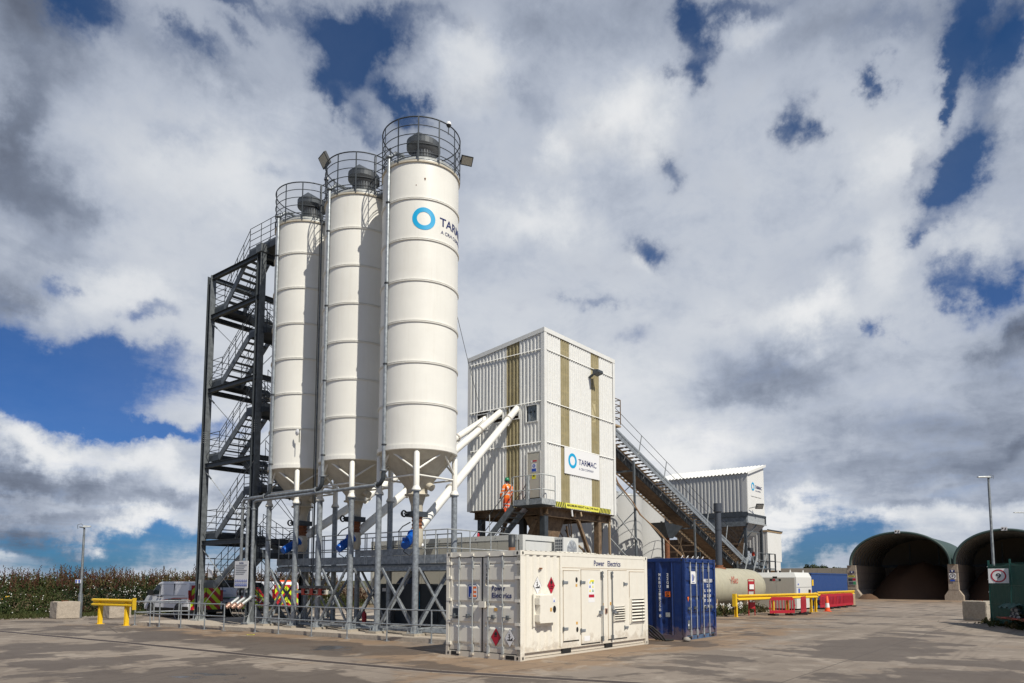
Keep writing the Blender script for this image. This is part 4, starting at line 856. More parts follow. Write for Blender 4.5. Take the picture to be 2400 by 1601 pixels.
mb.tube([(31.9, 20.8, 3.7), (32.3, 20.8, 3.5), (32.65, 20.8, 3.1)], .06, 'rust_pale', 7); mb.build('hose', B)
for (p, a_, c_) in (((30.55, 20.35, 5.5), (30.62, 20.35, 5.15), 'white'), ((31.4, 20.35, 5.42), (31.4, 20.3, 5.2), 'rust_pale')):
    mb = MB(); mb.tube([p, a_], .05, c_, 8); mb.build('pipe_stub', B)
for (x, y, z) in ((29.9, 20.4, 3.4), (28.9, 20.35, 3.55)):
    mb = MB(); mb.tube([(x, y, 2.4), (x, y, z + .35)], .05, 'cabin_beige', 8); mb.build('vent_stub', B)
# wall lamp
r = thing('wall_lamp', 'dark floodlight fixed high on the sunlit face of the mixer tower', 'floodlight', (32.3, 20.0, 13.0)); mb = MB()
mb.add([(32.1, 19.98, 12.85), (32.62, 19.98, 12.85), (32.62, 19.62, 12.95), (32.1, 19.62, 12.95), (32.1, 19.98, 13.15), (32.62, 19.98, 13.15), (32.62, 19.66, 13.10), (32.1, 19.66, 13.10)], [(0, 3, 2, 1), (4, 5, 6, 7), (0, 1, 5, 4), (1, 2, 6, 5), (2, 3, 7, 6), (3, 0, 4, 7)], 'steel_dark'); mb.build('housing', r); mb = MB(); mb.beam((32.2, 19.98, 12.9), (32.2, 20.26, 12.75), .1, .1, 'steel_dark'); mb.build('bracket', r)
# door platform with stair
P = thing('access_stair', 'steel stair with open treads and small platform at the tower door', 'stairs', (27.5, 22.5, 2.6))
mb = MB(); mb.box(26.95, 19.6, 5.42, 28.04, 21.35, 5.47, 'steel_dark'); mb.build('platform', P)
mb = MB(); mb.box(26.93, 19.6, 5.45, 26.95, 21.3, 5.72, 'galv'); mb.box(26.93, 19.58, 5.45, 28.04, 19.6, 5.72, 'galv_light'); mb.build('toe_board', P)
mb = MB(); handrail(mb, [(28.02, 19.6, 5.45), (26.95, 19.6, 5.45), (26.95, 20.4, 5.45), (26.95, 21.3, 5.45)], 1.4, (.7,), .028, 'galv_light'); mb.tube([(26.95, 21.3, 6.85), (26.95, 21.42, 6.8), (26.95, 21.42, 6.2), (26.95, 21.3, 6.15)], .025, 'galv_light', 6); mb.build('handrail', P)
mb = MB(); mb.beam((26.98, 20.45, 5.45), (26.98, 20.45, 6.85), .12, .12, 'galv_light'); mb.build('post', P)
ya, za, yb, zb = 21.35, 5.42, 24.3, 2.6
for x in (26.98, 28.0): mb = MB(); mb.beam((x, ya, za + .0), (x, yb, zb), .06, .30, 'galv_dull'); mb.build('stringer', P)
for k in range(1, 12):
    f = k / 12; mb = MB(); y = ya + (yb - ya) * f; z = za + (zb - za) * f; mb.box(27.0, y - .13, z - .02, 27.98, y + .13, z + .02, 'galv_dull'); mb.build('tread', P)
for x in (26.98, 28.0):
    mb = MB(); pts = [Vector((x, ya + (yb - ya) * f, za + (zb - za) * f)) for f in (.06, .5, .97)]
    for p in pts: mb.tube([p, p + Vector((0, 0, 1.1))], .022, 'galv_light' if x < 27.5 else 'steel_dark', 6)
    for h_ in (.58, 1.1): mb.tube([p + Vector((0, 0, h_)) for p in ([Vector((x, ya - .02, za + .12))] + pts)], .019, 'steel_black', 6)
    mb.build('handrail', P)
mb = MB(); mb.beam((27.5, 24.3, 0), (27.5, 24.3, 2.5), .15, .15, 'steel_dark'); mb.box(26.5, 24.2, 2.45, 28.4, 25.6, 2.52, 'galv_dull'); mb.build('support', P)
mb = MB(); handrail(mb, [(26.5, 24.3, 2.5), (26.5, 25.6, 2.5), (27.5, 25.6, 2.5), (28.3, 25.6, 2.5)], 1.1, (.55,), .022, 'galv_dull'); mb.build('handrail', P)
# thin wire from silo to tower
r = thing('wire', 'thin wire sagging from the nearest silo to the mixer tower', 'wire', (17.9, 17.0, 12)); mb = MB(); mb.tube([(17.9, 17.0, 12.2), (22, 19.9, 11.3), (28.1, 24.2, 10.1)], .012, 'steel_black', 4); mb.build('strand', r)
# ================================================================== BELT CONVEYOR
def zd(u): return 9.91 - .3547 * (u - 39.07)
K = thing('belt_conveyor', 'long rusty belt conveyor with railed walkways sloping from tower to aggregate bins', 'conveyor', (48, 22.8, 0))
ua, ub = 34.9, 60.4
sl_ = Vector((1, 0, -.3547)).normalized(); nrm = Vector((.3547, 0, 1)).normalized()
for (y0, y1, nm) in ((21.4, 22.2, 0), (23.45, 24.1, 1)):
    mb = MB()
    for y in (y0, y1):
        mt = 'galv' if (nm == 0 and y == y0) else 'brown_steel'
        mb.beam((ua, y, zd(ua) - .02), (ub, y, zd(ub) - .02), .03, .30 if mt == 'galv' else .12, mt, up=nrm)
    if nm == 0: mb.beam((ua, y0 - .03, zd(ua) + .2), (ub, y0 - .03, zd(ub) + .2), .02, .14, 'galv', up=nrm)
    mb.build('walkway_beam', K)
    mb = MB(); u = ua + .2; k = 0
    while u < ub:
        # steps of open grating: bars with gaps where the sky shows through
        mb.beam((u, y0, zd(u) - .07), (u, y1, zd(u) - .07), .05, .05, 'rust_pale' if nm else 'brown_steel'); 
        mb.box(u + .05, y0 + .03, zd(u) - .12, u + .22, (y0 * .62 + y1 * .38), zd(u) - .09, 'galv_light' if k % 3 else 'steel_dark'); mb.box(u + .05, (y0 * .42 + y1 * .58), zd(u) - .12, u + .22, y1 - .03, zd(u) - .09, 'rust_pale' if k % 2 else 'steel_dark')
        u += .42; k += 1
    mb.build('walkway_grating', K)
mb = MB(); mb.beam((ua, 22.35, zd(ua) - .25), (ub, 22.35, zd(ub) - .25), .06, .5, 'steel_black', up=nrm); mb.beam((ua, 23.35, zd(ua) - .25), (ub, 23.35, zd(ub) - .25), .06, .5, 'brown_steel', up=nrm); mb.build('side_frame', K)
mb = MB(); u = ua
while u < ub - 1:
    u2 = u + 1.22; mb.add([(u, 22.36, zd(u) - .42), (u2 - .03, 22.36, zd(u2) - .42), (u2 - .03, 23.34, zd(u2) - .42), (u, 23.34, zd(u) - .42), (u, 22.36, zd(u) - .46), (u2 - .03, 22.36, zd(u2) - .46), (u2 - .03, 23.34, zd(u2) - .46), (u, 23.34, zd(u) - .46)], [(0, 1, 2, 3), (7, 6, 5, 4), (0, 4, 5, 1), (1, 5, 6, 2), (2, 6, 7, 3), (3, 7, 4, 0)], 'belt_brown'); u = u2
mb.build('belt_pan', K)
mb = MB(); mb.beam((ua, 22.85, zd(ua) + .05), (ub, 22.85, zd(ub) + .05), .8, .03, 'rubber', up=nrm); mb.build('belt', K)
for k in range(20):
    u = ua + .8 + k * 1.25; mb = MB(); mb.beam((u, 22.33, zd(u) - .36), (u + .1, 22.25, zd(u) - .1), .05, .05, 'white' if k % 2 else 'galv_light'); mb.build('idler_bracket', K)
mb = MB(); us = [36.2 + 3.42 * k for k in range(8)]; pts = [Vector((u, 21.36, zd(u))) for u in us]
for p in pts: mb.beam(p, p + nrm * 1.35, .06, .03, 'galv_light')
for h_ in (.8, 1.35): mb.tube([p + nrm * h_ for p in pts], .017, 'steel_black', 6)
mb.build('handrail', K)
mb = MB(); pts = [Vector((u, 24.14, zd(u))) for u in us]
for p in pts: mb.beam(p, p + nrm * 1.2, .05, .03, 'galv_dull')
for h_ in (.6, 1.2): mb.tube([p + nrm * h_ for p in pts], .017, 'steel_black', 6)
mb.build('handrail', K)
mb = MB(); handrail(mb, [(34.95, 20.6, 10.9), (36.1, 20.6, 10.9), (36.1, 21.4, 10.9)], 1.45, (.35, .7, 1.1), .03, 'brown_steel'); mb.box(34.9, 20.6, 10.75, 36.15, 21.5, 10.85, 'rust_pale'); mb.build('head_platform', K)
def trestle(u, dz=0.0):
    z = zd(u) - .5; mb = MB()
    for y in (21.45, 24.0): mb.beam((u, y, 0), (u - .25, y, z), .14, .10, 'galv_dull')
    mb.beam((u - .1, 21.45, z - .6), (u - .1, 24.0, z - .6), .1, .1, 'galv_dull'); mb.build('trestle', K)
trestle(39.4); trestle(48.1); trestle(56.0)
mb = MB(); mb.beam((36.15, 21.4, 0), (36.0, 21.4, 7.6), .12, .1, 'rust_pale')
for (a, b_) in ((2.6, 4.3), (4.3, 6.2), (6.2, 8.0)): mb.beam((36.1, 21.35, b_), (39.3, 21.35, a), .05, .05, 'galv_light'); mb.beam((36.1, 21.5, a), (39.2, 21.5, b_ - .1), .04, .04, 'steel_dark')
mb.build('lattice_mast', K)
mb = MB(); mb.add([(44.7, 22.2, 5.85), (47.6, 22.2, 5.75), (47.6, 23.4, 5.75), (44.7, 23.4, 5.85), (45.9, 22.5, 4.85), (46.6, 22.5, 4.85), (46.6, 23.1, 4.85), (45.9, 23.1, 4.85)], [(0, 1, 5, 4), (1, 2, 6, 5), (2, 3, 7, 6), (3, 0, 4, 7)], 'steel_dark'); mb.tube([(46.25, 22.8, 4.9), (46.3, 22.8, 2.6)], .18, 'rust', 14); mb.build('scraper_hopper', K)
mb = MB()
for o_ in (0, .12): mb.tube([(36.0, 21.2, 8.6 - o_), (36.6, 21.1, 7.6 - o_), (38.2, 21.1, 6.7), (39.2 + o_, 21.1, 5.9), (41.5, 21.1, 5.1 - o_), (43.3, 21.1, 4.2), (44.8, 21.1, 3.7 - o_), (45.4 + o_, 21.0, 3.2), (45.7, 20.9, 2.4)], .032, 'cable_tan', 8)
mb.build('cable', K)
mb = MB(); mb.tube([(36.6, 22.3, 7.6), (36.9, 22.4, 5.4), (36.4, 22.3, 2.5)], .08, 'rubber', 6); mb.build('cable', K); mb = MB(); mb.beam((36.75, 22.3, 5.9), (36.6, 22.3, 5.3), .1, .1, 'cyan'); mb.build('cable_grip', K)
# tail end machinery and access ladders
mb = MB(); mb.box(57.6, 20.9, 2.2, 59.3, 22.0, 3.2, 'galv'); mb.add([(57.5, 20.8, 3.2), (59.4, 20.8, 3.2), (58.8, 21.5, 3.8), (58.0, 21.5, 3.8), (57.5, 22.1, 3.2), (59.4, 22.1, 3.2)], [(0, 1, 2, 3), (4, 3, 2, 5), (0, 3, 4), (1, 5, 2)], 'galv'); mb.box(59.2, 20.7, 3.1, 60.4, 21.6, 3.4, 'galv_dull'); mb.build('tail_guard', K)
mb = MB(); mb.lathe([(.35, -.1), (.35, .1)], (57.6, 20.8, 3.5), 'galv_dull', 16, axis='y'); mb.build('pulley', K)
r = thing('access_stair', 'steep grey stair with rails up to the conveyor tail platform', 'stairs', (58, 20.5, 0)); mb = MB()
for y in (20.2, 20.9): mb.beam((55.2, y, 1.6), (56.9, y, 4.1), .05, .08, 'galv_light'); mb.beam((57.2, y, 1.8), (59.0, y, 4.1), .05, .08, 'galv_light')
mb.build('handrail', r)
mb = MB(); handrail(mb, [(57.0, 20.2, 2.9), (59.4, 20.2, 2.9), (61.0, 20.2, 2.9), (61.0, 21.2, 2.9)], 1.2, (.6,), .03, 'galv_dull'); mb.beam((61.0, 20.2, 0), (61.0, 20.2, 4.1), .1, .1, 'steel_dark'); mb.beam((59.6, 20.2, 0), (59.6, 20.2, 4.1), .1, .1, 'steel_dark'); mb.box(57, 20.2, 2.8, 61, 21.3, 2.9, 'galv_dull')
for k in range(4): mb.box(59.6, 20.18, .6 + .5 * k, 61.0, 20.25, .9 + .5 * k, 'galv_dull')
mb.build('platform', r)
mb = MB()
for k in range(8): mb.box(55.3 + .2 * k, 20.2, 1.2 + .24 * k, 55.5 + .2 * k, 20.9, 1.24 + .24 * k, 'galv_dull')
mb.build('tread', r)
# ================================================================== AGGREGATE BIN HOUSE
H_ = thing('bin_house', 'white corrugated bin house with sloping roof above a grey steel hopper', 'industrial building', (62, 25.5, 0))
hu0, hu1, hv0, hv1 = 59.8, 64.0, 22.0, 30.5
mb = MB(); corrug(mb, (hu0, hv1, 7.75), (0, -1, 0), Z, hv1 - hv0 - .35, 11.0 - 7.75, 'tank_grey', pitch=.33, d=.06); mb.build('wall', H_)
mb = MB(); corrug(mb, (hu0, hv0, 7.62), X, Z, hu1 - hu0, 3.36, 'clad_white', pitch=.2, d=.006, H2=4.5, crest=.5); mb.build('wall', H_)
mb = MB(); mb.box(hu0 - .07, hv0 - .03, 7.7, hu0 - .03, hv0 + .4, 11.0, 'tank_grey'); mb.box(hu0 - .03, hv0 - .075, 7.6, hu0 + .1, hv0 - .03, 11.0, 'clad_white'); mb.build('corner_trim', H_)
mb = MB(); mb.add([(hu1, hv0, 7.7), (hu1, hv1, 7.7), (hu1, hv1, 12.1), (hu1, hv0, 12.1)], [(0, 1, 2, 3)], 'tank_grey'); mb.build('wall', H_)
mb = MB(); s_ = (12.15 - 11.0) / (hu1 - hu0); o_ = Vector((hu0 - .15, hv1 + .3, 10.98)); corrug(mb, o_, (0, -1, 0), Vector((1, 0, s_)).normalized(), hv1 - hv0 + .5, 4.55, 'clad_white', pitch=.33, d=.07); mb.build('roof', H_)
mb = MB(); mb.box(hu0 - .05, hv0 - .1, 10.9, hu0 - .02, hv0 - .07, 11.0, 'clad_white'); mb.add([(hu0 - .2, hv0 - .2, 10.85), (hu1 + .1, hv0 - .2, 12.03), (hu1 + .1, hv0 - .2, 12.25), (hu0 - .2, hv0 - .2, 11.07), (hu0 - .2, hv0 - .17, 10.85), (hu1 + .1, hv0 - .17, 12.03), (hu1 + .1, hv0 - .17, 12.25), (hu0 - .2, hv0 - .17, 11.07)], [(0, 1, 2, 3), (7, 6, 5, 4), (0, 4, 5, 1), (3, 2, 6, 7)], 'clad_white'); mb.build('verge_trim', H_)
mb = MB(); logo(mb, (hu0 + 1.42, hv0 - .02, 10.0), X, Z, .95)
for k in range(16): mb.box(hu0 + .9 + .16 * k, hv0 - .02, 9.1, hu0 + .98 + .16 * k, hv0 - .008, 9.15, 'black')
mb.build('lettering', H_)
mb = MB(); mb.box(hu0 - .1, hv0 - .1, 7.45, hu1 + .1, hv0 + .02, 7.6, 'steel_dark'); mb.box(hu0 - .12, hv0 + .02, 7.3, hu0 - .0, hv1, 7.7, 'steel_dark'); mb.box(hu0, hv0 - .02, 6.85, hu1, hv0 + .1, 7.45, 'galv_light'); mb.box(hu0 - .03, hv0 + .1, 6.5, hu0 + .1, hv1, 7.3, 'galv_dull'); mb.box(hu1 - .1, hv0 - .1, 6.8, hu1 + .05, hv0, 7.5, 'steel_dark'); mb.box(hu0 - .1, hv0 - .12, 6.74, hu1 + .15, hv0 - .02, 6.85, 'galv_light'); mb.build('ring_beam', H_)
mb = MB(); zt, zb_ = 6.8, 4.9; q = [(hu0, hv0, zt), (hu1 + .1, hv0, zt), (hu1 + .1, hv1, zt - .2), (hu0, hv1, zt - .2), (60.2, 23.1, zb_), (61.9, 23.1, zb_), (61.9, 26.8, zb_), (60.2, 26.8, zb_)]
mb.add(q, [(0, 1, 5, 4), (1, 2, 6, 5)], 'galv_light'); mb.add(q, [(2, 3, 7, 6)], 'brown_steel'); mb.add(q, [(3, 0, 4, 7)], 'brown_steel')
mb.beam((hu0, hv0 - .02, zt), (60.2, 23.08, zb_), .08, .08, 'steel_dark'); mb.beam((61.9, 21.98, zt), (61.0, 23.08, zb_), .05, .12, 'galv_dull'); mb.beam((hu0 + .1, hv0 + .25, 6.1), (hu1 - .5, hv0 + .3, 6.1), .04, .06, 'galv_dull')
for f in (.35, .7): mb.beam((hu0 + .4 * f, hv1 - 3.7 * f, zt - .2 - 1.7 * f), (hu0 + .4 * f, hv0 + 1.1 * f, zt - 1.9 * f), .06, .1, 'brown_steel')
mb.build('hopper', H_)
for (x, y) in ((60.0, 22.3), (63.8, 22.3), (60.0, 30.2), (63.8, 30.2), (60.0, 26.5)): mb = MB(); mb.beam((x, y, 0), (x, y, 6.6), .22, .22, 'steel_dark'); mb.build('leg', H_)
mb = MB()
for y in (24, 27, 29.6): mb.beam((60, y, 1.2), (60, y + (1.6 if y < 29 else -1.6), 6), .12, .12, 'brown_steel')
for k in range(9): mb.beam((59.7, 22.4, .6 + .55 * k), (59.7, 30.3, .6 + .55 * k), .06, .1, 'belt_brown')
mb.box(60.5, 22.6, .2, 60.6, 30.4, 5.6, 'belt_brown'); mb.build('frame', H_)
mb = MB()
for k in range(3): mb.tube([(60.4 + .35 * k, 22.3, 3.4), (60.45 + .35 * k, 22.4, 4.4)], .13, 'alu', 10)
mb.box(60.8, 22.2, 4.3, 61.5, 22.8, 4.7, 'steel_black'); mb.lathe([(.2, 0), (.2, .3)], (61.6, 22.2, 4.2), 'red_valve', 12, axis='y'); mb.build('air_valve', H_)
floodlight('floodlight', 'small floodlight on a bracket at the lower edge of the bin house', (61.1, 21.4, 8.2), (-.5, -.5, -.5), (60.0, 21.9, 8.0), 1.2)
# second smaller silo house
S_ = thing('bin_house', 'small white corrugated bin house on legs at far right of plant', 'industrial building', (72, 26, 0))
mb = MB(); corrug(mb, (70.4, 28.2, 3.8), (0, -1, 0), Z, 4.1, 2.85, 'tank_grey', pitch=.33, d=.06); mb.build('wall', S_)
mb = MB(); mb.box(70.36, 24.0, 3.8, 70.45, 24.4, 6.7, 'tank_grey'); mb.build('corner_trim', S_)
mb = MB(); mb.box(70.45, 24.0, 3.78, 74.5, 24.1, 6.65, 'clad_white'); mb.box(70.9, 24.04, 2.9, 74.2, 24.3, 3.78, 'clad_white'); mb.build('wall', S_)
mb = MB(); mb.box(70.3, 23.95, 6.66, 74.7, 28.3, 6.82, 'wood'); mb.box(70.35, 23.9, 6.82, 74.8, 24.0, 6.9, 'steel_dark'); mb.build('roof', S_)
mb = MB(); mb.add([(70.6, 24.3, 3.8), (70.6, 28, 3.8), (71.2, 27, 2.3), (71.2, 25, 2.3)], [(0, 1, 2, 3)], 'rust_pale'); mb.add([(70.6, 24.3, 3.0), (74.3, 24.3, 3.0), (73, 24.9, 2.2), (71.4, 24.9, 2.2)], [(0, 3, 2, 1)], 'rust_pale'); mb.build('hopper', S_)
for (x, y) in ((70.6, 24.3), (74.4, 24.2), (70.6, 28)): mb = MB(); mb.beam((x, y, 0), (x, y, 3.8), .14, .14, 'steel_dark'); mb.build('leg', S_)
# storage cylinders behind the conveyor
TL = ['pale grey storage cylinder nearest the mixer tower, mostly in shade', 'pale storage cylinder second from the mixer tower behind the conveyor', 'pale storage cylinder third from the mixer tower with curved shadows', 'pale storage cylinder farthest right behind the conveyor with curved shadows']
for i, u in enumerate((40.7, 44.3, 47.9, 51.6)):
    r = thing('storage_tank', TL[i], 'tank', (u, 27.6, 0), 0, 'row of pale storage cylinders'); mb = MB(); mb.lathe([(1.78, 0), (1.78, 8.2)], (u, 27.6, 0), 'tank_grey', 56); mb.build('shell', r); mb = MB(); mb.lathe([(1.80, 8.2), (1.80, 8.28), (.2, 8.7), (0, 8.7)], (u, 27.6, 0), 'galv_light', 40); mb.build('roof', r)
# ================================================================== CONTROL CABIN
Kb = thing('control_cabin', 'long pale portable cabin with corner frame standing behind the generator box', 'cabin', (23, 20, 0))
cu0, cu1, cv0, cv1, cz0, cz1 = 21.5, 24.0, 16.54, 25.2, .85, 3.62
mb = MB(); mb.box(cu0 + .03, cv0 + .03, cz0 + .12, cu1 - .03, cv1 - .03, cz1 - .18, 'cabin_beige'); n_ = 8
for k in range(n_):
    y0 = cv0 + .22 + (cv1 - cv0 - .3) * k / n_; y1 = cv0 + .22 + (cv1 - cv0 - .3) * (k + 1) / n_ - .025; mb.box(cu0 + .012, y0, cz0 + .14, cu0 + .03, y1, cz1 - .2, 'cabin_beige')
mb.box(cu0 + .2, cv0 + .012, cz0 + .14, cu1 - .2, cv0 + .03, cz1 - .24, 'cabin_white'); mb.build('wall', Kb)
mb = MB(); mb.box(cu0, cv0, cz1 - .2, cu1, cv1, cz1, 'cabin_white'); mb.box(cu0 + .16, cv0 - .006, cz1 - .225, cu1 - .16, cv0, cz1 - .205, 'galv_dull')
for k in range(9): mb.lathe([(.02, -.01), (.02, 0)], (cu0, cv0 + .35 + k * 1.0, cz1 - .1), 'steel_black', 8, axis='x')
mb.build('roof_beam', Kb)
mb = MB(); mb.box(cu0, cv0, cz0, cu1, cv1, cz0 + .14, 'cabin_white'); mb.build('floor_beam', Kb)
for (x, y) in ((cu0, cv0), (cu1 - .16, cv0), (cu0, cv1 - .16)): mb = MB(); mb.box(x - .003, y - .003, cz0 + .14, x + .163, y + .163, cz1 - .2, 'cabin_white'); mb.build('corner_post', Kb)
mb = MB(); mb.box(cu0 + .2, cv0 + .2, 0.13, cu1 - .2, cv1 - .2, cz0, 'steel_black'); mb.build('plinth', Kb)
r = thing('air_conditioner', 'white air conditioning unit with round fan on the cabin end', 'air conditioner', (24, 16.4, 2.8)); mb = MB(); mb.box(23.35, 15.95, 2.72, 24.42, 16.38, 3.58, 'cabin_white'); mb.build('housing', r)
mb = MB(); mb.lathe([(.0, -.012), (.32, -.01), (.35, .0), (.35, .02)], (23.95, 15.945, 3.15), 'galv_light', 32, axis='y')
mb.build('fan_guard', r); mb = MB()
for i in range(4):
    for j in range(6): mb.box(23.345, 16.0 + .09 * i, 2.8 + .12 * j, 23.35, 16.06 + .09 * i, 2.89 + .12 * j, 'steel_dark')
mb.build('side_grille', r)
mb = MB(); mb.lathe([(.30, -.014), (.30, -.016)], (23.95, 15.945, 3.15), 'steel_dark', 24, axis='y')
for k in range(7): a = 2 * PI * k / 7; mb.plate((23.95, 15.928, 3.15), (math.cos(a), 0, math.sin(a)), (-math.sin(a), 0, math.cos(a)), [(.04, -.02), (.28, .02), (.27, .09), (.05, .04)], .004, 'alu')
mb.build('fan_blade', r)
r = thing('beacon', 'small red beacon lamp on top of the cabin roof', 'beacon', (21.7, 19.2, 3.62)); mb = MB(); mb.lathe([(.05, 0), (.05, .05), (.04, .1), (.04, .14), (0, .16)], (21.7, 18.95, 3.62), 'red_plastic', 12); mb.build('lens', r)
# ================================================================== CONTAINERS
def F_end(L0, W_):    # frame on a narrow end face: a from left to right, z up, d outwards
    return None
class Face:
    def __init__(s, mb, O, X, N): s.mb = mb; s.O = Vector(O); s.X = Vector(X); s.N = Vector(N); s.Z = Vector((0, 0, 1))
    def pt(s, a, z, d=0): return s.O + s.X * a + s.Z * z + s.N * d
    def box(s, a0, z0, d0, a1, z1, d1, mat): A = s.pt(a0, z0, d0); B_ = s.pt(a1, z1, d1); s.mb.box(*A, *B_, mat)
    def rod(s, pts, r, mat, n=8): s.mb.tube([s.pt(*p) for p in pts], r, mat, n)
    def plate(s, poly, d, mat, th=.003): s.mb.plate(s.pt(0, 0, d), s.X, s.Z, poly, th, mat)
    def write(s, t_, a, z, w_, h_, mat, bold=False, d=.0): write(s.mb, t_, s.pt(a, z, d), s.X, s.Z, w_, h_, mat, bold)
def casting(f, a, z, mat, side=1):
    f.box(a, z, -.16, a + .178, z + .118, .004, mat); f.mb.lathe([(.024, .0), (.024, .002)], (0, 0, 0), mat, 4) if False else None
    f.plate([(a + .089 + .028 * math.cos(q * PI / 7), z + .059 + .04 * math.sin(q * PI / 7)) for q in range(14)], .005, 'grille_dark', .002)
def door_end(R_, O, X, N, W_, H, mat, frame_mat=None, weather=None):
    """the double-door end of a freight container"""
    fm = frame_mat or mat
    mb = MB(); f = Face(mb, O, X, N)
    f.box(0, 0, -.08, .10, H, 0, fm); f.box(W_ - .10, 0, -.08, W_, H, 0, fm); f.box(.10, H - .13, -.08, W_ - .10, H, -.005, fm); f.box(.10, 0, -.08, W_ - .10, .13, -.008, weather or fm)
    for a in (0, W_ - .178): casting(f, a, 0, fm); casting(f, a, H - .118, fm)
    f.box(.19, .02, -.007, .45, .11, .002, 'grille_dark'); f.box(W_ - .45, .02, -.007, W_ - .19, .11, .002, 'grille_dark'); mb.build('frame', R_, world=False)
    cw = (W_ - .20) / 2
    for k in range(2):
        a0 = .105 + k * cw; a1 = a0 + cw - .01; mb = MB(); f = Face(mb, O, X, N); z0, z1 = .15, H - .15
        f.box(a0, z0, -.085, a1, z1, -.06, mat); f.box(a0, z0, -.06, a0 + .08, z1, -.03, mat); f.box(a1 - .08, z0, -.06, a1, z1, -.03, mat); f.box(a0 + .08, z1 - .14, -.06, a1 - .08, z1, -.03, mat); f.box(a0 + .08, z0, -.06, a1 - .08, z0 + .10, -.03, mat)
        hb = (z1 - z0 - .24) / 4
        for j in range(4):
            y0 = z0 + .10 + hb * j; 
            p0 = [f.pt(a0 + .08, y0 + .06, -.06), f.pt(a1 - .08, y0 + .06, -.06), f.pt(a1 - .08, y0 + .11, -.032), f.pt(a0 + .08, y0 + .11, -.032), f.pt(a1 - .08, y0 + hb - .06, -.032), f.pt(a0 + .08, y0 + hb - .06, -.032), f.pt(a1 - .08, y0 + hb - .0, -.06), f.pt(a0 + .08, y0 + hb - .0, -.06)]
            mb.add(p0, [(0, 1, 2, 3), (3, 2, 4, 5), (5, 4, 6, 7)], mat); mb.add([f.pt(a0 + .08, y0 + .11, -.032), f.pt(a0 + .08, y0 + hb - .06, -.032), f.pt(a0 + .08, y0 + hb, -.06), f.pt(a0 + .08, y0 + .06, -.06)], [(0, 1, 2, 3)], mat)
        door = mb.build('door', R_, world=False)
        mb = MB(); f = Face(mb, O, X, N)
        f.box(a0 - .008, z0 - .018, -.06, a1 + .008, z0 - .002, -.02, 'rubber'); f.box(a0 - .008, z1 + .002, -.06, a1 + .008, z1 + .03, -.02, 'rubber'); f.box(a0 - .014 if k == 0 else a1 + .002, z0, -.06, a0 - .002 if k == 0 else a1 + .014, z1, -.02, 'rubber')
        if k == 0: f.box(a1 - .012, z0, -.028, a1 + .024, z1, -.018, 'rubber')
        mb.build('gasket', door, world=False)
        for rx in ((.34, .80) if k == 0 else (.20, .66)):
            x = a0 + rx; mb = MB(); f = Face(mb, O, X, N); f.rod([(x, .10, .0), (x, H - .07, .0)], .017, 'galv_light')
            for zz in (.22, H * .5, H - .32): f.box(x - .035, zz - (.09 if zz != H * .5 else .03), -.028, x + .035, zz + (.09 if zz != H * .5 else .03), .012, 'galv_light')
            for zz in (.085, H - .075): f.box(x - .045, zz - .025, -.02, x + .045, zz + .025, .03, fm)
            f.rod([(x, H * .385, .015), (x + (-.32 if k == 0 else .32) * .9, H * .38, .03)], .012, 'galv_dull', 6); xx = x + (-.16 if k == 0 else .16); f.box(xx - .03, H * .385 - .05, -.03, xx + .03, H * .385 + .05, .035, 'galv_dull')
            mb.build('lock_rod', door, world=False)
        for zz in (.30, .85, 1.40, 1.95, H - .28):
            if zz > H - .2: continue
            mb = MB(); f = Face(mb, O, X, N); xa = (a0 - .09) if k == 0 else (a1 - .06); f.box(xa, zz - .035, -.03, xa + .15, zz + .035, .008, fm); mb.build('hinge', door, world=False)
G = thing('generator_container', 'cream generator container with louvres and hazard diamonds in foreground', 'container', (13.40, 10.38, 0), -.0197)
L, W_, H = 6.06, 2.438, 2.591; m0 = 'cream'
door_end(G, (0, W_, 0), (0, -1, 0), (-1, 0, 0), W_, H, m0)
# long side facing -y in local space
mb = MB(); f = Face(mb, (0, 0, 0), (1, 0, 0), (0, -1, 0))
f.box(.10, H - .09, -.06, L - .10, H, -.004, m0); f.box(.10, .0, -.10, L - .1, .045, -.02, m0); f.box(.10, .045, -.14, L - .1, .175, -.10, 'cream_dirty'); f.box(.10, .175, -.06, L - .10, .20, -.004, m0)
f.box(.0, 0, -.1, .16, H, -.001, m0); f.box(L - .16, 0, -.1, L, H, -.001, m0)
for a in (0, L - .178): casting(f, a, 0, m0); casting(f, a, H - .118, m0)
mb.build('side_rail', G, world=False)
for (a, b_) in ((1.70, 2.08), (3.72, 4.08)): mb = MB(); f = Face(mb, (0, 0, 0), (1, 0, 0), (0, -1, 0)); f.box(a, .05, -.1, b_, .17, -.015, 'grille_dark'); mb.build('forklift_pocket', G, world=False)
mb = MB(); corrug(mb, (.16, -.0 + .042, .20), (1, 0, 0), (0, 0, 1), 1.45, H - .30, m0, pitch=.278, d=.036); mb.build('corrugated_side', G, world=False)
mb = MB(); f = Face(mb, (0, 0, 0), (1, 0, 0), (0, -1, 0)); f.box(1.61, .20, -.04, L - .16, H - .09, -.012, m0); f.box(1.61, .2, -.012, 1.68, H - .09, -.002, m0); f.box(1.68, 2.20, -.012, L - .16, 2.215, -.009, 'cream_dirty')
mb.build('side_panel', G, world=False)
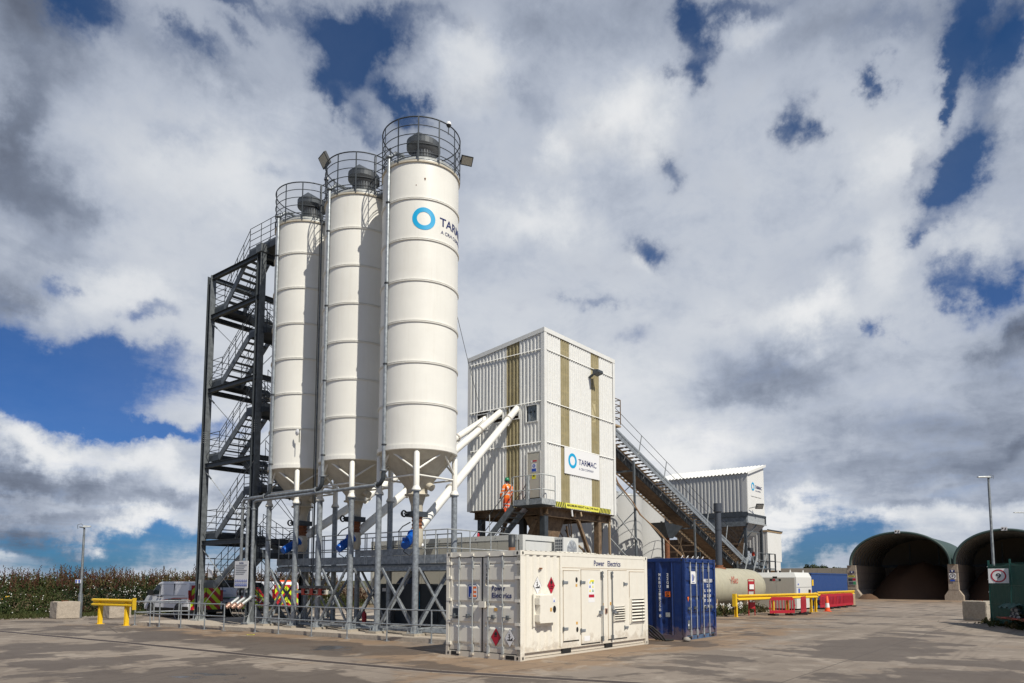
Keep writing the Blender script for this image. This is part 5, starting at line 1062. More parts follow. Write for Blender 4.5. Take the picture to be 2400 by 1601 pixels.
def sdoor(a0, a1, z0, z1, hs):
    mb = MB(); f = Face(mb, (0, 0, 0), (1, 0, 0), (0, -1, 0)); f.box(a0, z0, -.012, a1, z1, .006, m0); d = mb.build('access_door', G, world=False)
    mb = MB(); f = Face(mb, (0, 0, 0), (1, 0, 0), (0, -1, 0)); f.box(a0 - .012, z0, -.0115, a0, z1, -.006, 'cream_dirty'); f.box(a1, z0, -.0115, a1 + .012, z1, -.006, 'cream_dirty'); f.box(a0 - .012, z1, -.0115, a1 + .012, z1 + .014, .012, 'cream_dirty'); f.box(a0 - .012, z0 - .03, -.0115, a1 + .012, z0 - .008, -.002, 'grille_dark'); mb.build('door_seal', d, world=False)
    for (x, z) in hs:
        mb = MB(); f = Face(mb, (0, 0, 0), (1, 0, 0), (0, -1, 0)); f.box(x - .05, z - .03, .006, x + .16, z + .035, .022, 'galv'); f.box(x - .06, z - .06, .006, x - .03, z + .06, .03, 'galv_dull'); mb.build('hinge', d, world=False)
    return d
D1 = sdoor(1.74, 2.42, .36, 2.13, ((1.76, 1.83), (1.76, .66)))
D2_ = sdoor(2.54, 3.44, .24, 2.16, ((2.55, 1.83), (2.55, .58)))
D3 = sdoor(3.86, 4.84, .28, 2.16, ((4.72, 1.78), (4.74, .55)))
D4 = sdoor(5.02, 5.84, 1.38, 2.13, ())
for (x, side) in ((3.52, -1), (4.02, 1)):
    mb = MB(); f = Face(mb, (0, 0, 0), (1, 0, 0), (0, -1, 0)); f.rod([(x, .24, .04), (x, 2.14, .04)], .015, 'galv_dull', 8)
    for z in (.30, .36, 2.0, 2.1): f.box(x - .04, z - .04, .0, x + .04, z + .02, .05, 'galv_dull')
    f.rod([(x, 1.02, .05), (x + side * .26, .98, .06)], .014, 'galv', 6); f.box(x + side * .1 - .05, .97, 0, x + side * .1 + .05, 1.07, .07, 'galv'); f.box(x - .03, 1.09, 0, x + .03, 1.2, .06, 'galv'); mb.build('lock_rod', G, world=False)
mb = MB(); f = Face(mb, (0, 0, 0), (1, 0, 0), (0, -1, 0)); f.box(3.70, .98, -.01, 3.80, 1.12, .012, 'copper'); f.box(3.725, 1.0, .012, 3.775, 1.10, .016, 'black'); mb.build('lock', G, world=False)
def louvre(a0, a1, z0, z1, n):
    mb = MB(); f = Face(mb, (0, 0, 0), (1, 0, 0), (0, -1, 0)); f.box(a0 - .06, z0 - .06, -.01, a1 + .06, z1 + .06, .0068, m0); f.box(a0, z0, .0069, a1, z1, .0085, 'grille_dark')
    st_ = (z1 - z0) / n
    for k in range(n):
        zz = z0 + st_ * k; mb.add([f.pt(a0, zz + .015, .06), f.pt(a1, zz + .015, .06), f.pt(a1, zz + st_ * .6, .012), f.pt(a0, zz + st_ * .6, .012), f.pt(a0, zz + .005, .055), f.pt(a1, zz + .005, .055)], [(0, 1, 2, 3), (0, 4, 5, 1)], m0)
    f.box(a0 - .02, z0 - .02, .006, a0, z1 + .02, .05, m0); f.box(a1, z0 - .02, .006, a1 + .02, z1 + .02, .05, m0); mb.build('louvre', G, world=False)
louvre(4.12, 4.68, .76, 1.15, 6); louvre(5.06, 5.80, .70, 1.34, 7)
# electrical hood on the corrugated part
mb = MB(); f = Face(mb, (0, 0, 0), (1, 0, 0), (0, -1, 0)); f.box(.48, .78, -.01, 1.26, 1.56, .02, m0); f.box(.56, .86, .02, 1.24, 1.52, .16, m0); hd = mb.build('socket_box', G, world=False)
mb = MB(); f = Face(mb, (0, 0, 0), (1, 0, 0), (0, -1, 0)); f.plate([(1.13 + .065 * math.cos(q * PI / 10), 1.18 + .085 * math.sin(q * PI / 10)) for q in range(20)], .162, 'black'); mb.build('vent_cap', hd, world=False)
mb = MB(); f = Face(mb, (0, 0, 0), (1, 0, 0), (0, -1, 0))
f.plate([(.95, 1.13), (1.03, 1.13), (1.03, 1.22), (.95, 1.22)], .162, 'orange_label'); f.plate([(1.06, 1.34), (1.16, 1.34), (1.16, 1.46), (1.06, 1.46)], .162, 'white'); f.plate([(1.08, 1.36), (1.14, 1.36), (1.11, 1.42)], .166, 'sticker_blue', .002); mb.build('sticker', hd, world=False)
for z in (.9, 1.3): mb = MB(); f = Face(mb, (0, 0, 0), (1, 0, 0), (0, -1, 0)); f.box(.52, z, .03, .56, z + .16, .17, m0); mb.build('hinge', hd, world=False)
def diamond(f, x, z, s_, d, red=False, text=None):
    f.plate([(x, z - s_), (x + s_ * .72, z), (x, z + s_), (x - s_ * .72, z)], d, 'black'); f.plate([(x, z - s_ * .95), (x + s_ * .68, z), (x, z + s_ * .95), (x - s_ * .68, z)], d + .0032, 'sticker_red' if red else 'white', .002); k = s_ / .28; e_ = d + .0055
    if red:
        f.plate([(x - .045 * k, z + .05 * k), (x + .045 * k, z + .05 * k), (x + .07 * k, z + .1 * k), (x + .03 * k, z + .16 * k), (x + .01 * k, z + .21 * k), (x - .02 * k, z + .15 * k), (x - .06 * k, z + .12 * k)], e_, 'black', .002); f.plate([(x - .06 * k, z + .01 * k), (x + .06 * k, z + .01 * k), (x + .06 * k, z + .03 * k), (x - .06 * k, z + .03 * k)], e_, 'black', .002)
        if text:
            for q, tx_ in enumerate(text): write(f.mb, tx_, f.pt(x - .1 * k, z - (.05 + .055 * q) * k, e_), f.X, f.Z, .2 * k, .035 * k, 'black', True)
    else:
        f.plate([(x - .10 * k, z - .08 * k), (x + .11 * k, z - .08 * k), (x + .11 * k, z - .045 * k), (x - .10 * k, z - .045 * k)], e_, 'black', .002); f.plate([(x - .03 * k, z - .05 * k), (x + .0 * k, z - .05 * k), (x + .0 * k, z + .09 * k), (x - .03 * k, z + .09 * k)], e_, 'black', .002)
        f.plate([(x - .09 * k, z + .02 * k), (x - .02 * k, z + .0 * k), (x + .06 * k, z + .06 * k), (x - .02 * k, z + .03 * k)], e_, 'black', .002); f.plate([(x - .07 * k, z + .10 * k), (x - .01 * k, z + .07 * k), (x + .02 * k, z + .12 * k)], e_, 'black', .002); f.plate([(x + .02 * k, z - .05 * k), (x + .1 * k, z - .04 * k), (x + .12 * k, z + .02 * k), (x + .07 * k, z - .01 * k)], e_, 'black', .002)
        for (p, q) in ((-.06, .15), (.0, .16), (-.02, .12)): f.plate([(x + (p - .012) * k, z + q * k), (x + (p + .012) * k, z + q * k), (x + p * k, z + (q + .02) * k)], e_, 'black', .002)
for (x, rd) in ((.66, 0), (1.22, 1)): mb = MB(); f = Face(mb, (0, 0, 0), (1, 0, 0), (0, -1, 0)); diamond(f, x, 1.755, .22, -.004, rd, ('FLAMM-', 'ABLE')); mb.build('hazard_diamond', G, world=False)
mb = MB(); f = Face(mb, (0, 0, 0), (1, 0, 0), (0, -1, 0)); f.write('Power', 3.17, 2.27, .52, .15, 'navy', True, -.0115); f.write('Electrics', 3.86, 2.27, .68, .15, 'navy', True, -.0115); mb.build('lettering', G, world=False)
for (x, z) in ((2.31, 1.90), (2.33, .62)):
    mb = MB(); f = Face(mb, (0, 0, 0), (1, 0, 0), (0, -1, 0)); f.plate([(x + .045 * math.cos(q * PI / 10), z + .065 * math.sin(q * PI / 10)) for q in range(20)], .0062, 'black', .01); mb.build('vent_cap', D1, world=False)
mb = MB(); f = Face(mb, (0, 0, 0), (1, 0, 0), (0, -1, 0)); f.plate([(2.27, 1.72), (2.35, 1.72), (2.35, 1.79), (2.27, 1.79)], .0062, 'orange_label'); f.plate([(2.28, .75), (2.36, .75), (2.36, .82), (2.28, .82)], .0062, 'orange_label'); mb.build('sticker', D1, world=False)
mb = MB(); f = Face(mb, (0, 0, 0), (1, 0, 0), (0, -1, 0)); x, z = 2.86, 1.30; f.plate([(x, z), (x + .30, z), (x + .30, z + .62), (x, z + .62)], .0062, 'white')
f.plate([(x + .02, z + .13), (x + .28, z + .13), (x + .28, z + .21), (x + .02, z + .21)], .0095, 'sticker_red', .002)
for i in range(2):
    for j in range(3): cx, cz = x + .08 + .14 * i, z + .28 + .11 * j; f.plate([(cx - .04, cz), (cx + .04, cz), (cx, cz + .08)], .0095, 'sticker_yellow' if (i + j) % 2 == 0 else ('sticker_blue' if j == 1 else 'sticker_green'), .002)
f.plate([(x + .1, z + .54), (x + .28, z + .54), (x + .28, z + .6), (x + .1, z + .6)], .0095, 'sticker_yellow', .002); f.plate([(2.66, .30), (2.92, .30), (2.92, .43), (2.66, .43)], .0062, 'white'); mb.build('sticker', D2_, world=False)
mb = MB(); f = Face(mb, (0, 0, 0), (1, 0, 0), (0, -1, 0)); f.plate([(3.57, 1.18), (3.64, 1.18), (3.64, 1.27), (3.57, 1.27)], -.0115, 'orange_label'); f.plate([(3.93, 1.2), (4.0, 1.2), (4.0, 1.29), (3.93, 1.29)], .0065, 'orange_label'); mb.build('sticker', G, world=False)
mb = MB(); f = Face(mb, (0, 0, 0), (1, 0, 0), (0, -1, 0)); f.rod([(5.64, 1.12, .07), (5.66, .6, .05), (5.65, .25, .02)], .006, 'galv_dull', 5); mb.build('earth_cable', G, world=False)
mb = MB(); f = Face(mb, (0, 0, 0), (1, 0, 0), (0, -1, 0)); f.box(.74, 2.15, -.01, .82, 2.19, .03, 'rust'); mb.build('bracket', G, world=False)
# lettering on the door end (a measured from the left edge)
fe = lambda mb: Face(mb, (0, W_, 0), (0, -1, 0), (-1, 0, 0))
mb = MB(); f = fe(mb); d = -.028
def rrect(x0, z0, x1, z1, r_): 
    o = []
    for (cx, cz, a) in ((x1 - r_, z1 - r_, 0), (x0 + r_, z1 - r_, 90), (x0 + r_, z0 + r_, 180), (x1 - r_, z0 + r_, 270)):
        for q in range(5): t_ = math.radians(a + 22.5 * q); o.append((cx + r_ * math.cos(t_), cz + r_ * math.sin(t_)))
    return o
f.plate(rrect(.72, 1.42, 1.06, 1.78, .07), d, 'navy'); f.plate(rrect(.735, 1.435, 1.045, 1.765, .06), d + .0035, 'white', .002)
f.plate([(.76, 1.47), (.82, 1.47), (.82, 1.56), (.86, 1.56), (.91, 1.60), (.92, 1.66), (.89, 1.71), (.84, 1.73), (.76, 1.73)], d + .006, 'sticker_blue', .002)
for zz in (1.47, 1.57, 1.68): f.plate([(.90 if zz != 1.57 else .93, zz), (1.02, zz), (1.02, zz + .05), (.92, zz + .05)], d + .006, 'orange_ink', .002)
f.plate([(.87, 1.49), (.92, 1.47), (.93, 1.58), (.93, 1.73), (.91, 1.66)], d + .006, 'orange_ink', .002); mb.build('emblem', G, world=False)
mb = MB(); f = fe(mb); f.write('Power', 1.53, 1.63, .42, .125, 'navy', True, d); f.write('Electrics', 1.53, 1.46, .62, .125, 'navy', True, d)
for k, ch in enumerate('CT602'): f.write(ch, 1.335, 2.19 - .105 * k, .055, .085, 'black', True, d)
mb.build('lettering', G, world=False)
for (x, rd) in ((1.66, 1), (2.10, 0)): mb = MB(); f = fe(mb); diamond(f, x, .52, .22, -.026, rd); mb.build('hazard_diamond', G, world=False)
mb = MB(); f = fe(mb); f.box(1.16, 1.22, -.02, 1.36, 1.37, .05, m0); mb.build('lock_box', G, world=False)
mb = MB(); f = fe(mb); f.plate([(1.60, 1.14), (1.70, 1.14), (1.70, 1.22), (1.60, 1.22)], d, 'orange_label'); f.plate([(.21, .92), (.40, .92), (.40, 1.18), (.21, 1.18)], d, 'steel_dark'); mb.build('data_plate', G, world=False)
mb = MB(); corrug(mb, (.1, W_ + .0 - .04, .17), (-1, 0, 0), (0, 0, 1), .01, 1, m0) if False else None
mb.box(.08, .06, .06, L - .02, W_ - .01, H - .02, m0); mb.build('body', G, world=False)
mb = MB(); corrug(mb, (.1, .0, H - .01), (1, 0, 0), (0, 1, 0), L - .2, W_, m0, pitch=.2, d=.02); mb.box(1.6, .1, H, 3.4, 1.0, H + .03, m0); mb.build('roof', G, world=False)
mb = MB(); q = Vector((.70, .84, H)); mb.lathe([(.095, 0), (.095, .02), (.085, .03), (.085, .42), (.075, .42), (.075, .1), (0, .1)], q, 'rust', 20); mb.lathe([(.089, .12), (.089, .43), (.08, .43)], q, 'steel_black', 20); mb.build('exhaust_pipe', G, world=False)
# ------------------------------------------------------------------ blue storage container
VM, VN = .90, .62
Bc = thing('shipping_container', 'dark blue shipping container with white markings next to generator box', 'container', (21.30, 9.92, 0), -.001)
mB = 'blue_box'; door_end(Bc, (0, 0, 0), (1, 0, 0), (0, -1, 0), W_, H, mB, None, 'blue_faded')
mb = MB(); corrug(mb, (.05, L - .1, .16), (0, -1, 0), (0, 0, 1), L - .45, H - .26, mB, pitch=.55, d=.045, phase=.2, crest=.25); mb.build('corrugated_side', Bc, world=False)
mb = MB(); f = Face(mb, (0, L, 0), (0, -1, 0), (-1, 0, 0)); f.box(.1, H - .1, -.06, L - .1, H, -.0, mB); f.box(.1, 0, -.06, L - .1, .16, -.0, mB); f.box(L - .38, .16, -.06, L - .0, H - .1, -.012, mB); f.box(0, 0, -.06, .1, H, 0, mB); casting(f, L - .178, 0, mB); casting(f, L - .178, H - .118, mB); mb.build('side_rail', Bc, world=False)
mb = MB(); mb.box(.06, .09, .05, W_ - .0, L - .02, H - .02, mB); mb.build('body', Bc, world=False)
mb = MB(); corrug(mb, (0, .1, H - .01), (1, 0, 0), (0, 1, 0), W_, L - .2, mB, pitch=.3, d=.02)
for k in range(5): mb.tube([(.4 + .4 * k, .3, H), (.45 + .4 * k, .25, H + .1), (.55 + .4 * k, .3, H)], .01, 'white', 5)
mb.build('roof', Bc, world=False)
mb = MB(); f = Face(mb, (0, L, 0), (0, -1, 0), (-1, 0, 0)); dd = .002
for k, ch in enumerate('MRBU2112588'[:10]): f.write(ch, L - VM, 2.02 - .125 * k, .07, .095, 'white', True, dd)
f.write('8', L - VM, .70, .07, .095, 'white', True, dd)
for k, ch in enumerate('22G1'): f.write(ch, L - VN, 2.02 - .125 * k, .07, .095, 'white', True, dd)
f.plate([(L - VN - .06, 1.36), (L - VN + .12, 1.36), (L - VN + .12, 1.53), (L - VN - .06, 1.53)], dd, 'orange_ink'); f.write('C', L - VN - .03, 1.46, .12, .055, 'black', True, dd + .003); f.write('3', L - VN - .03, 1.38, .12, .055, 'black', True, dd + .003); f.plate([(L - VN - .05, .72), (L - VN + .1, .72), (L - VN + .1, .86), (L - VN - .05, .86)], dd, 'galv_light'); mb.build('lettering', Bc, world=False)
mb = MB(); f = Face(mb, (0, 0, 0), (1, 0, 0), (0, -1, 0)); d = -.027; f.plate([(.46, 1.78), (.92, 1.78), (.92, 2.18), (.46, 2.18)], d, 'white', .004)
f.plate([(.62, 1.86), (.68, 1.86), (.66, 2.08), (.60, 2.08)], d + .005, 'sticker_blue', .002); f.plate([(.70, 1.86), (.76, 1.9), (.80, 2.0), (.72, 2.08)], d + .005, 'navy', .002); f.plate([(.6, 1.81), (.8, 1.81), (.8, 1.83), (.6, 1.83)], d + .005, 'navy', .002)
f.write('MRBU 211258', 1.50, 1.82, .62, .12, 'white', True, d); f.write('8', 2.16, 1.82, .05, .12, 'white', True, d); f.write('22G1', 1.78, 1.66, .24, .10, 'white', True, d)
for (tx_, z) in (('M.G.', 1.50), ('TARE', 1.33), ('NET', 1.17), ('CU.CAP', .98)): f.write(tx_, 1.44, z, .22, .09, 'white', True, d)
for (tx_, z) in (('30480', 1.50), ('2230', 1.33), ('28250', 1.17), ('33.1', .98)): f.write(tx_, 1.80, z, .28, .09, 'white', True, d)
f.plate([(.24, 1.36), (.30, 1.20), (.36, 1.36)], d, 'orange_ink'); f.plate([(.24, .34), (.42, .34), (.42, .62), (.24, .62)], d, 'galv_dull'); f.plate([(.27, .44), (.33, .44), (.33, .5), (.27, .5)], d + .003, 'white', .002); mb.build('lettering', Bc, world=False)
for i, (pp) in enumerate(((0, .55, .5), (.25, .75, .62), (.45, .95, .55), (.7, 1.2, .58))):
    if i == 0: HC = thing('power_cables', 'black power cables looping to the ground between the two containers', 'cables', (20.0, 10.8, 0))
    mb = MB(); a, b_, h_ = pp; mb.tube([(19.45, 10.9 + .1 * i, .62 - .03 * i), (19.9, 10.75 + .1 * i, .60 - .02 * i), (20.3, 10.55 + .12 * i, .45), (20.55, 10.35 + .14 * i, .18), (20.65 + .08 * i, 10.3 + .14 * i, .03), (21.0 + .06 * i, 10.2 + .2 * i, .03)], .03, 'rubber', 8); mb.build('cable', HC)
mb = MB(); mb.box(19.9, 10.72, .6, 19.98, 10.8, .66, 'white'); mb.build('cable_tie', HC)
r = thing('stone', 'rounded pale stone beside the corner of the blue container', 'stone', (20.95, 9.75, 0)); mb = MB(); mb.lathe([(0, 0), (.11, .02), (.12, .08), (.06, .14), (0, .15)], (20.95, 9.72, 0), 'stone', 9); mb.build('body', r)
# ================================================================== RIGHT-HAND YARD
r = thing('fuel_tank', 'large beige cylindrical tank lying on saddles beyond the blue container', 'tank', (40, 17, 0)); cz = 1.46; R_ = 1.16
mb = MB(); mb.lathe([(0, 33.2), (.7, 33.3), (1.03, 33.6), (R_, 34.1), (R_, 45.4), (1.12, 46.0), (.85, 46.45), (.45, 46.7), (0, 46.75)], (0, 17, cz), 'tank_beige', 48, axis='x'); mb.build('shell', r)
mb = MB()
for u in (36.3, 38.9, 41.4, 43.9): mb.lathe([(R_, -.03), (R_ + .018, -.02), (R_ + .018, .02), (R_, .03)], (u, 17, cz), 'tank_beige', 48, axis='x')
mb.build('weld_seam', r)
for u in (36.0, 38.4, 43.0): mb = MB(); mb.box(u, 16.0, 0, u + .18, 18.0, .95, 'rust_pale'); mb.build('saddle', r)
mb = MB(); O = Vector((40.2, 17 - R_ - .01, 1.72)); 
for (tx_, z, w_, h_) in (('Mixo', 0, 1.0, .42), ('water', -.28, .7, .12), ('recycled', -.48, .8, .12)): write(mb, tx_, O + Vector((0, .03 if z else 0, z)), (1, 0, 0), (0, 0, 1), w_, h_, 'red_valve')
mb.build('lettering', r)
mb = MB(); mb.lathe([(.42, 2.55), (.34, 2.66), (.24, 2.68), (.24, 2.8)], (41.3, 17, 0), 'rust', 18, smooth=False); mb.build('collar', r)
r = thing('vent_stack', 'tall dark grey vent pipe standing on the beige tank', 'vent pipe', (41.3, 17, 2.8)); mb = MB(); mb.lathe([(.19, 2.7), (.19, 4.9), (.21, 4.9), (.21, 4.98), (.19, 4.98), (.185, 6.0)], (41.3, 17, 0), 'chimney_grey', 24, smooth=False); mb.build('pipe', r); mb = MB(); mb.lathe([(.19, 5.95), (.25, 6.0), (.25, 6.5), (.21, 6.5), (.21, 6.0)], (41.3, 17, 0), 'chimney_grey', 24, smooth=False); mb.build('cowl', r)
# white generator cabinet
r = thing('generator_cabinet', 'boxy white cabinet, left side painted in shade grey, with warning stickers behind the yellow barrier', 'cabinet', (46.5, 15, 0)); x0, x1, y0, y1 = 47.40, 50.70, 14.42, 16.95
mb = MB(); mb.box(x0, y0 + .0, .1, x1, y1, 2.1, 'genset_white'); mb.add([(x0, y0, 2.1), (x1, y0, 2.1), (x1, y0 + .18, 2.42), (x0 + .18, y0 + .18, 2.42), (x0 + .18, y1, 2.42), (x1, y1, 2.42), (x0, y1, 2.1)], [(0, 1, 2, 3), (3, 2, 5, 4), (0, 3, 4, 6)], 'genset_white'); mb.build('housing', r)
mb = MB(); mb.box(x0 - .02, y0 + .1, .12, x0 - .001, (y0 + y1) / 2 - .01, 2.08, 'genset_grey'); mb.build('panel', r); mb = MB(); mb.box(x0 - .02, (y0 + y1) / 2 + .01, .12, x0 - .001, y1 - .02, 2.08, 'genset_grey'); mb.build('panel', r)  # left-face panels carry the shade in their colour
mb = MB(); 
for z in (.75, 1.45): mb.box(x0 + .05, y0 - .006, z, x1 - .05, y0 - .001, z + .02, 'steel_dark')
mb.build('panel_gap', r)
mb = MB()
for (y, z, w_, h_, c_) in ((15.75, 2.12, .3, .12, 'black'), (16.0, 1.95, .17, .13, 'black'), (15.82, 1.95, .15, .13, 'sticker_red'), (15.62, 1.95, .2, .13, 'galv_light'), (15.44, 1.95, .14, .13, 'black')): mb.box(x0 - .028, y - w_ / 2, z - .08, x0 - .021, y + w_ / 2, z - .08 + h_, c_)
mb.box(x0 + .3, y0 - .01, 1.6, x0 + .5, y0 - .001, 1.7, 'sticker_blue'); mb.box(x0 + .4, y0 - .01, 1.1, x0 + .7, y0 - .001, 1.38, 'sticker_blue'); mb.box(x1 - .75, y0 - .01, 1.05, x1 - .35, y0 - .001, 1.3, 'black'); mb.box(x1 - .3, y0 - .01, 1.08, x1 - .2, y0 - .001, 1.28, 'sticker_red'); mb.build('sticker', r)
mb = MB()
for (x, y) in ((x0 + .4, 16.3), (x1 - .4, 14.8), (x1 - .3, 16.5), (x0 + .5, 14.9)): mb.add([(x - .12, y, 2.42), (x + .12, y, 2.42), (x, y, 2.6), (x - .12, y + .04, 2.42), (x + .12, y + .04, 2.42), (x, y + .04, 2.6)], [(0, 1, 2), (5, 4, 3), (0, 2, 5, 3), (1, 4, 5, 2)], 'genset_white')
mb.build('lifting_lug', r)
# far blue container
r = thing('shipping_container', 'plain blue container far behind the white cabinet and red barriers', 'container', (53, 15, 0)); mb = MB(); corrug(mb, (50.8, 14.47, .1), (1, 0, 0), (0, 0, 1), 9.4, 2.25, 'blue_plain', pitch=.32, d=.035); mb.build('corrugated_side', r)
mb = MB(); mb.box(50.78, 14.50, .05, 60.2, 16.9, 2.33, 'blue_plain'); mb.build('body', r); mb = MB(); mb.box(50.76, 14.42, 2.33, 60.2, 16.95, 2.42, 'blue_plain'); mb.box(50.78, 14.42, 0, 60.2, 14.46, .1, 'blue_plain'); mb.build('rail', r)
mb = MB(); mb.box(50.8, 14.41, 1.55, 51.15, 14.42, 1.95, 'yellow'); mb.build('sticker', r)
# yellow crash barriers: W-beam on posts
def wbeam(mb, A, B, z, mat='yellow', out=(0, -1, 0)):
    A = Vector(A); B = Vector(B); d = (B - A).normalized(); n = d.cross(Vector((0, 0, 1))).normalized()
    prof = [(0, -.155), (.075, -.12), (.075, -.075), (0, -.035), (0, .035), (.075, .075), (.075, .12), (0, .155)]
    vs = []; 
    for P_ in (A, B):
        for (o, h_) in prof: vs.append(P_ + n * o + Vector((0, 0, z + h_)))
        for (o, h_) in prof[::-1]: vs.append(P_ + n * (o - .012) + Vector((0, 0, z + h_)))
    m_ = 16; mb.add(vs, [(i, (i + 1) % m_, m_ + (i + 1) % m_, m_ + i) for i in range(m_)] + [tuple(range(m_))[::-1], tuple(range(m_, 2 * m_))], mat)
def barrier(label, pts, zc, posts, group='yellow steel crash barriers'):
    c = Vector(pts[0]); r = thing('crash_barrier', label, 'barrier', (c.x, c.y, 0), 0, group)
    for a, b_ in zip(pts, pts[1:]): mb = MB(); wbeam(mb, (*a, 0), (*b_, 0), zc); mb.build('beam', r)
    for p in posts:
        mb = MB(); x, y = p; mb.box(x - .08, y - .06, 0, x + .08, y - .045, zc + .12, 'yellow'); mb.box(x - .08, y + .045, 0, x + .08, y + .06, zc + .12, 'yellow'); mb.box(x - .008, y - .045, 0, x + .008, y + .045, zc + .12, 'yellow'); mb.box(x - .14, y - .12, 0, x + .14, y + .12, .015, 'yellow'); mb.build('post', r)
    return r
r = barrier('long yellow crash barrier behind the red plastic barrier', [(36.65, 14.15), (40.5, 13.55), (45.9, 12.75)], 1.0, [(36.7, 14.25), (40.6, 13.65), (42.5, 13.45), (45.3, 12.95), (45.9, 12.86)])
mb = MB(); mb.box(36.4, 14.14, .55, 36.62, 14.32, 1.2, 'yellow'); mb.build('end_plate', r)
r = barrier('farther yellow crash barrier with red boards leaning below it', [(50.2, 13.95), (59.8, 13.9)], 1.0, [(50.3, 14.05), (53.0, 14.05), (57.8, 14.02), (59.6, 14.0)])
mb = MB(); mb.box(58.5, 13.80, 0, 59.7, 13.84, .9, 'rust_pale'); mb.build('board', r)
# red plastic pedestrian barriers
def rbar(label, P0, P1, solid=False, h_=1.0):
    P0 = Vector((*P0, 0)); P1 = Vector((*P1, 0)); X = (P1 - P0).normalized(); L = (P1 - P0).length; N = X.cross(Vector((0, 0, 1))); r = thing('pedestrian_barrier', label, 'barrier', tuple((P0 + P1) / 2), 0, 'red plastic pedestrian barriers')
    mb = MB(); B_ = lambda a0, z0, a1, z1, t_=.03: mb.plate(P0 + N * (-t_ / 2) * -1, X, (0, 0, 1), [(a0, z0), (a1, z0), (a1, z1), (a0, z1)], t_, 'red_plastic')
    B_(.0, .12, L, .28); B_(.05, .82, L - .05, h_ - .06); B_(.12, h_ - .06, L - .12, h_); B_(0, .28, .06, .82); B_(L - .06, .28, L, .82); B_(-.05, .36, .0, .44); B_(L, .50, L + .05, .58)
    n = max(3, int(L / .2))
    for k in range(1, n): a = L * k / n; w_ = .022 if not solid else .06; B_(a - w_, .28, a + w_, .82)
    mb.build('panel', r)
    mb = MB(); 
    for a in (L * .33, L * .66): mb.plate(P0 + N * .02, X, (0, 0, 1), [(a - .14, h_ - .17), (a + .14, h_ - .17), (a + .14, h_ - .03), (a - .14, h_ - .03)], .006, 'reflective')
    mb.build('reflector', r)
    mb = MB(); 
    for a in (L * .15, L * .85): q = P0 + X * a; mb.beam(q - N * .32 + Vector((0, 0, .05)), q + N * .32 + Vector((0, 0, .05)), .22, .09, 'rubber'); mb.beam(q + Vector((0, 0, .05)), q + Vector((0, 0, .16)), .08, .08, 'rubber')
    mb.build('foot', r); return r
rbar('red plastic barrier with open slots facing the yard, nearest of the red ones', (39.4, 13.45), (40.75, 12.55))
rbar('red plastic barrier standing edge-on right of the slotted one', (41.2, 12.35), (43.0, 12.6), True)
for k, (a, b_) in enumerate((((49.9, 13.72), (51.3, 13.48)), ((51.5, 13.70), (52.95, 13.45)), ((53.3, 13.70), (54.8, 13.45)), ((55.1, 13.68), (57.3, 13.42)))):
    rbar(('red board barrier beside the traffic cone', 'red board barrier second right of the traffic cone', 'red board barrier third right of the traffic cone', 'red board barrier fourth and farthest right of the traffic cone')[k], a, b_, True)
r = thing('traffic_cone', 'orange and white traffic cone at the end of the yellow barrier', 'traffic cone', (46.9, 12.45, 0)); mb = MB(); mb.lathe([(.16, .03), (.13, .25)], (46.9, 12.45, 0), 'hi_orange_dark', 20); mb.lathe([(.10, .52), (.045, .95), (0, .95)], (46.9, 12.45, 0), 'hi_orange_dark', 20); mb.build('body', r); mb = MB(); mb.lathe([(.13, .25), (.10, .52)], (46.9, 12.45, 0), 'white', 20); mb.build('band', r); mb = MB(); mb.box(46.7, 12.25, 0, 47.1, 12.65, .03, 'hi_orange_dark'); mb.build('base', r)
# red spill-kit stand
r = thing('spill_kit_stand', 'narrow red spill kit stand with white panels beside the tank', 'stand', (38.8, 14.2, 0)); mb = MB(); Xs = (Vector((38.95, 14.05, 0)) - Vector((38.65, 14.3, 0))).normalized(); O = Vector((38.65, 14.3, 0)); w_ = .36
for a in (0, w_): mb.beam(O + Xs * a, O + Xs * a + Vector((0, 0, 1.95)), .04, .04, 'red_paint')
mb.beam(O + Vector((0, 0, 1.95)), O + Xs * w_ + Vector((0, 0, 1.95)), .04, .04, 'red_paint'); mb.beam(O + Vector((0, 0, 1.35)), O + Xs * w_ + Vector((0, 0, 1.35)), .04, .05, 'red_paint'); mb.build('frame', r)
mb = MB(); mb.plate(O, Xs, (0, 0, 1), [(.02, .38), (w_ - .02, .38), (w_ - .02, 1.0), (.02, 1.0)], .05, 'red_paint'); mb.plate(O, Xs, (0, 0, 1), [(.02, 1.35), (w_ - .02, 1.35), (w_ - .02, 1.85), (.02, 1.85)], .02, 'red_paint'); mb.build('panel', r)
mb = MB(); mb.plate(O + Vector((-.03, -.03, 0)), Xs, (0, 0, 1), [(.05, 1.42), (w_ - .05, 1.42), (w_ - .05, 1.68), (.05, 1.68)], .02, 'white'); mb.plate(O + Vector((-.05, -.05, 0)), Xs, (0, 0, 1), [(.03, .72), (.16, .72), (.16, .96), (.03, .96)], .02, 'galv_light'); mb.plate(O + Vector((-.05, -.05, 0)), Xs, (0, 0, 1), [(.20, .72), (.32, .72), (.32, .96), (.20, .96)], .02, 'white'); mb.plate(O + Vector((-.07, -.07, 0)), Xs, (0, 0, 1), [(.23, .8), (.29, .8), (.29, .93), (.23, .93)], .01, 'black'); mb.plate(O + Vector((0, .02, 0)), Xs, (0, 0, 1), [(.05, 1.05), (w_ - .05, 1.05), (w_ - .05, 1.33), (.05, 1.33)], .01, 'tank_grey'); mb.build('notice', r)
for (x, y, l_) in ((37.8, 15.4, 'short pale post in the weeds under the beige tank'),): r = thing('marker_post', l_, 'post', (x, y, 0)); mb = MB(); mb.tube([(x, y, 0), (x, y, .55)], .06, 'rust_pale', 8); mb.build('post', r)
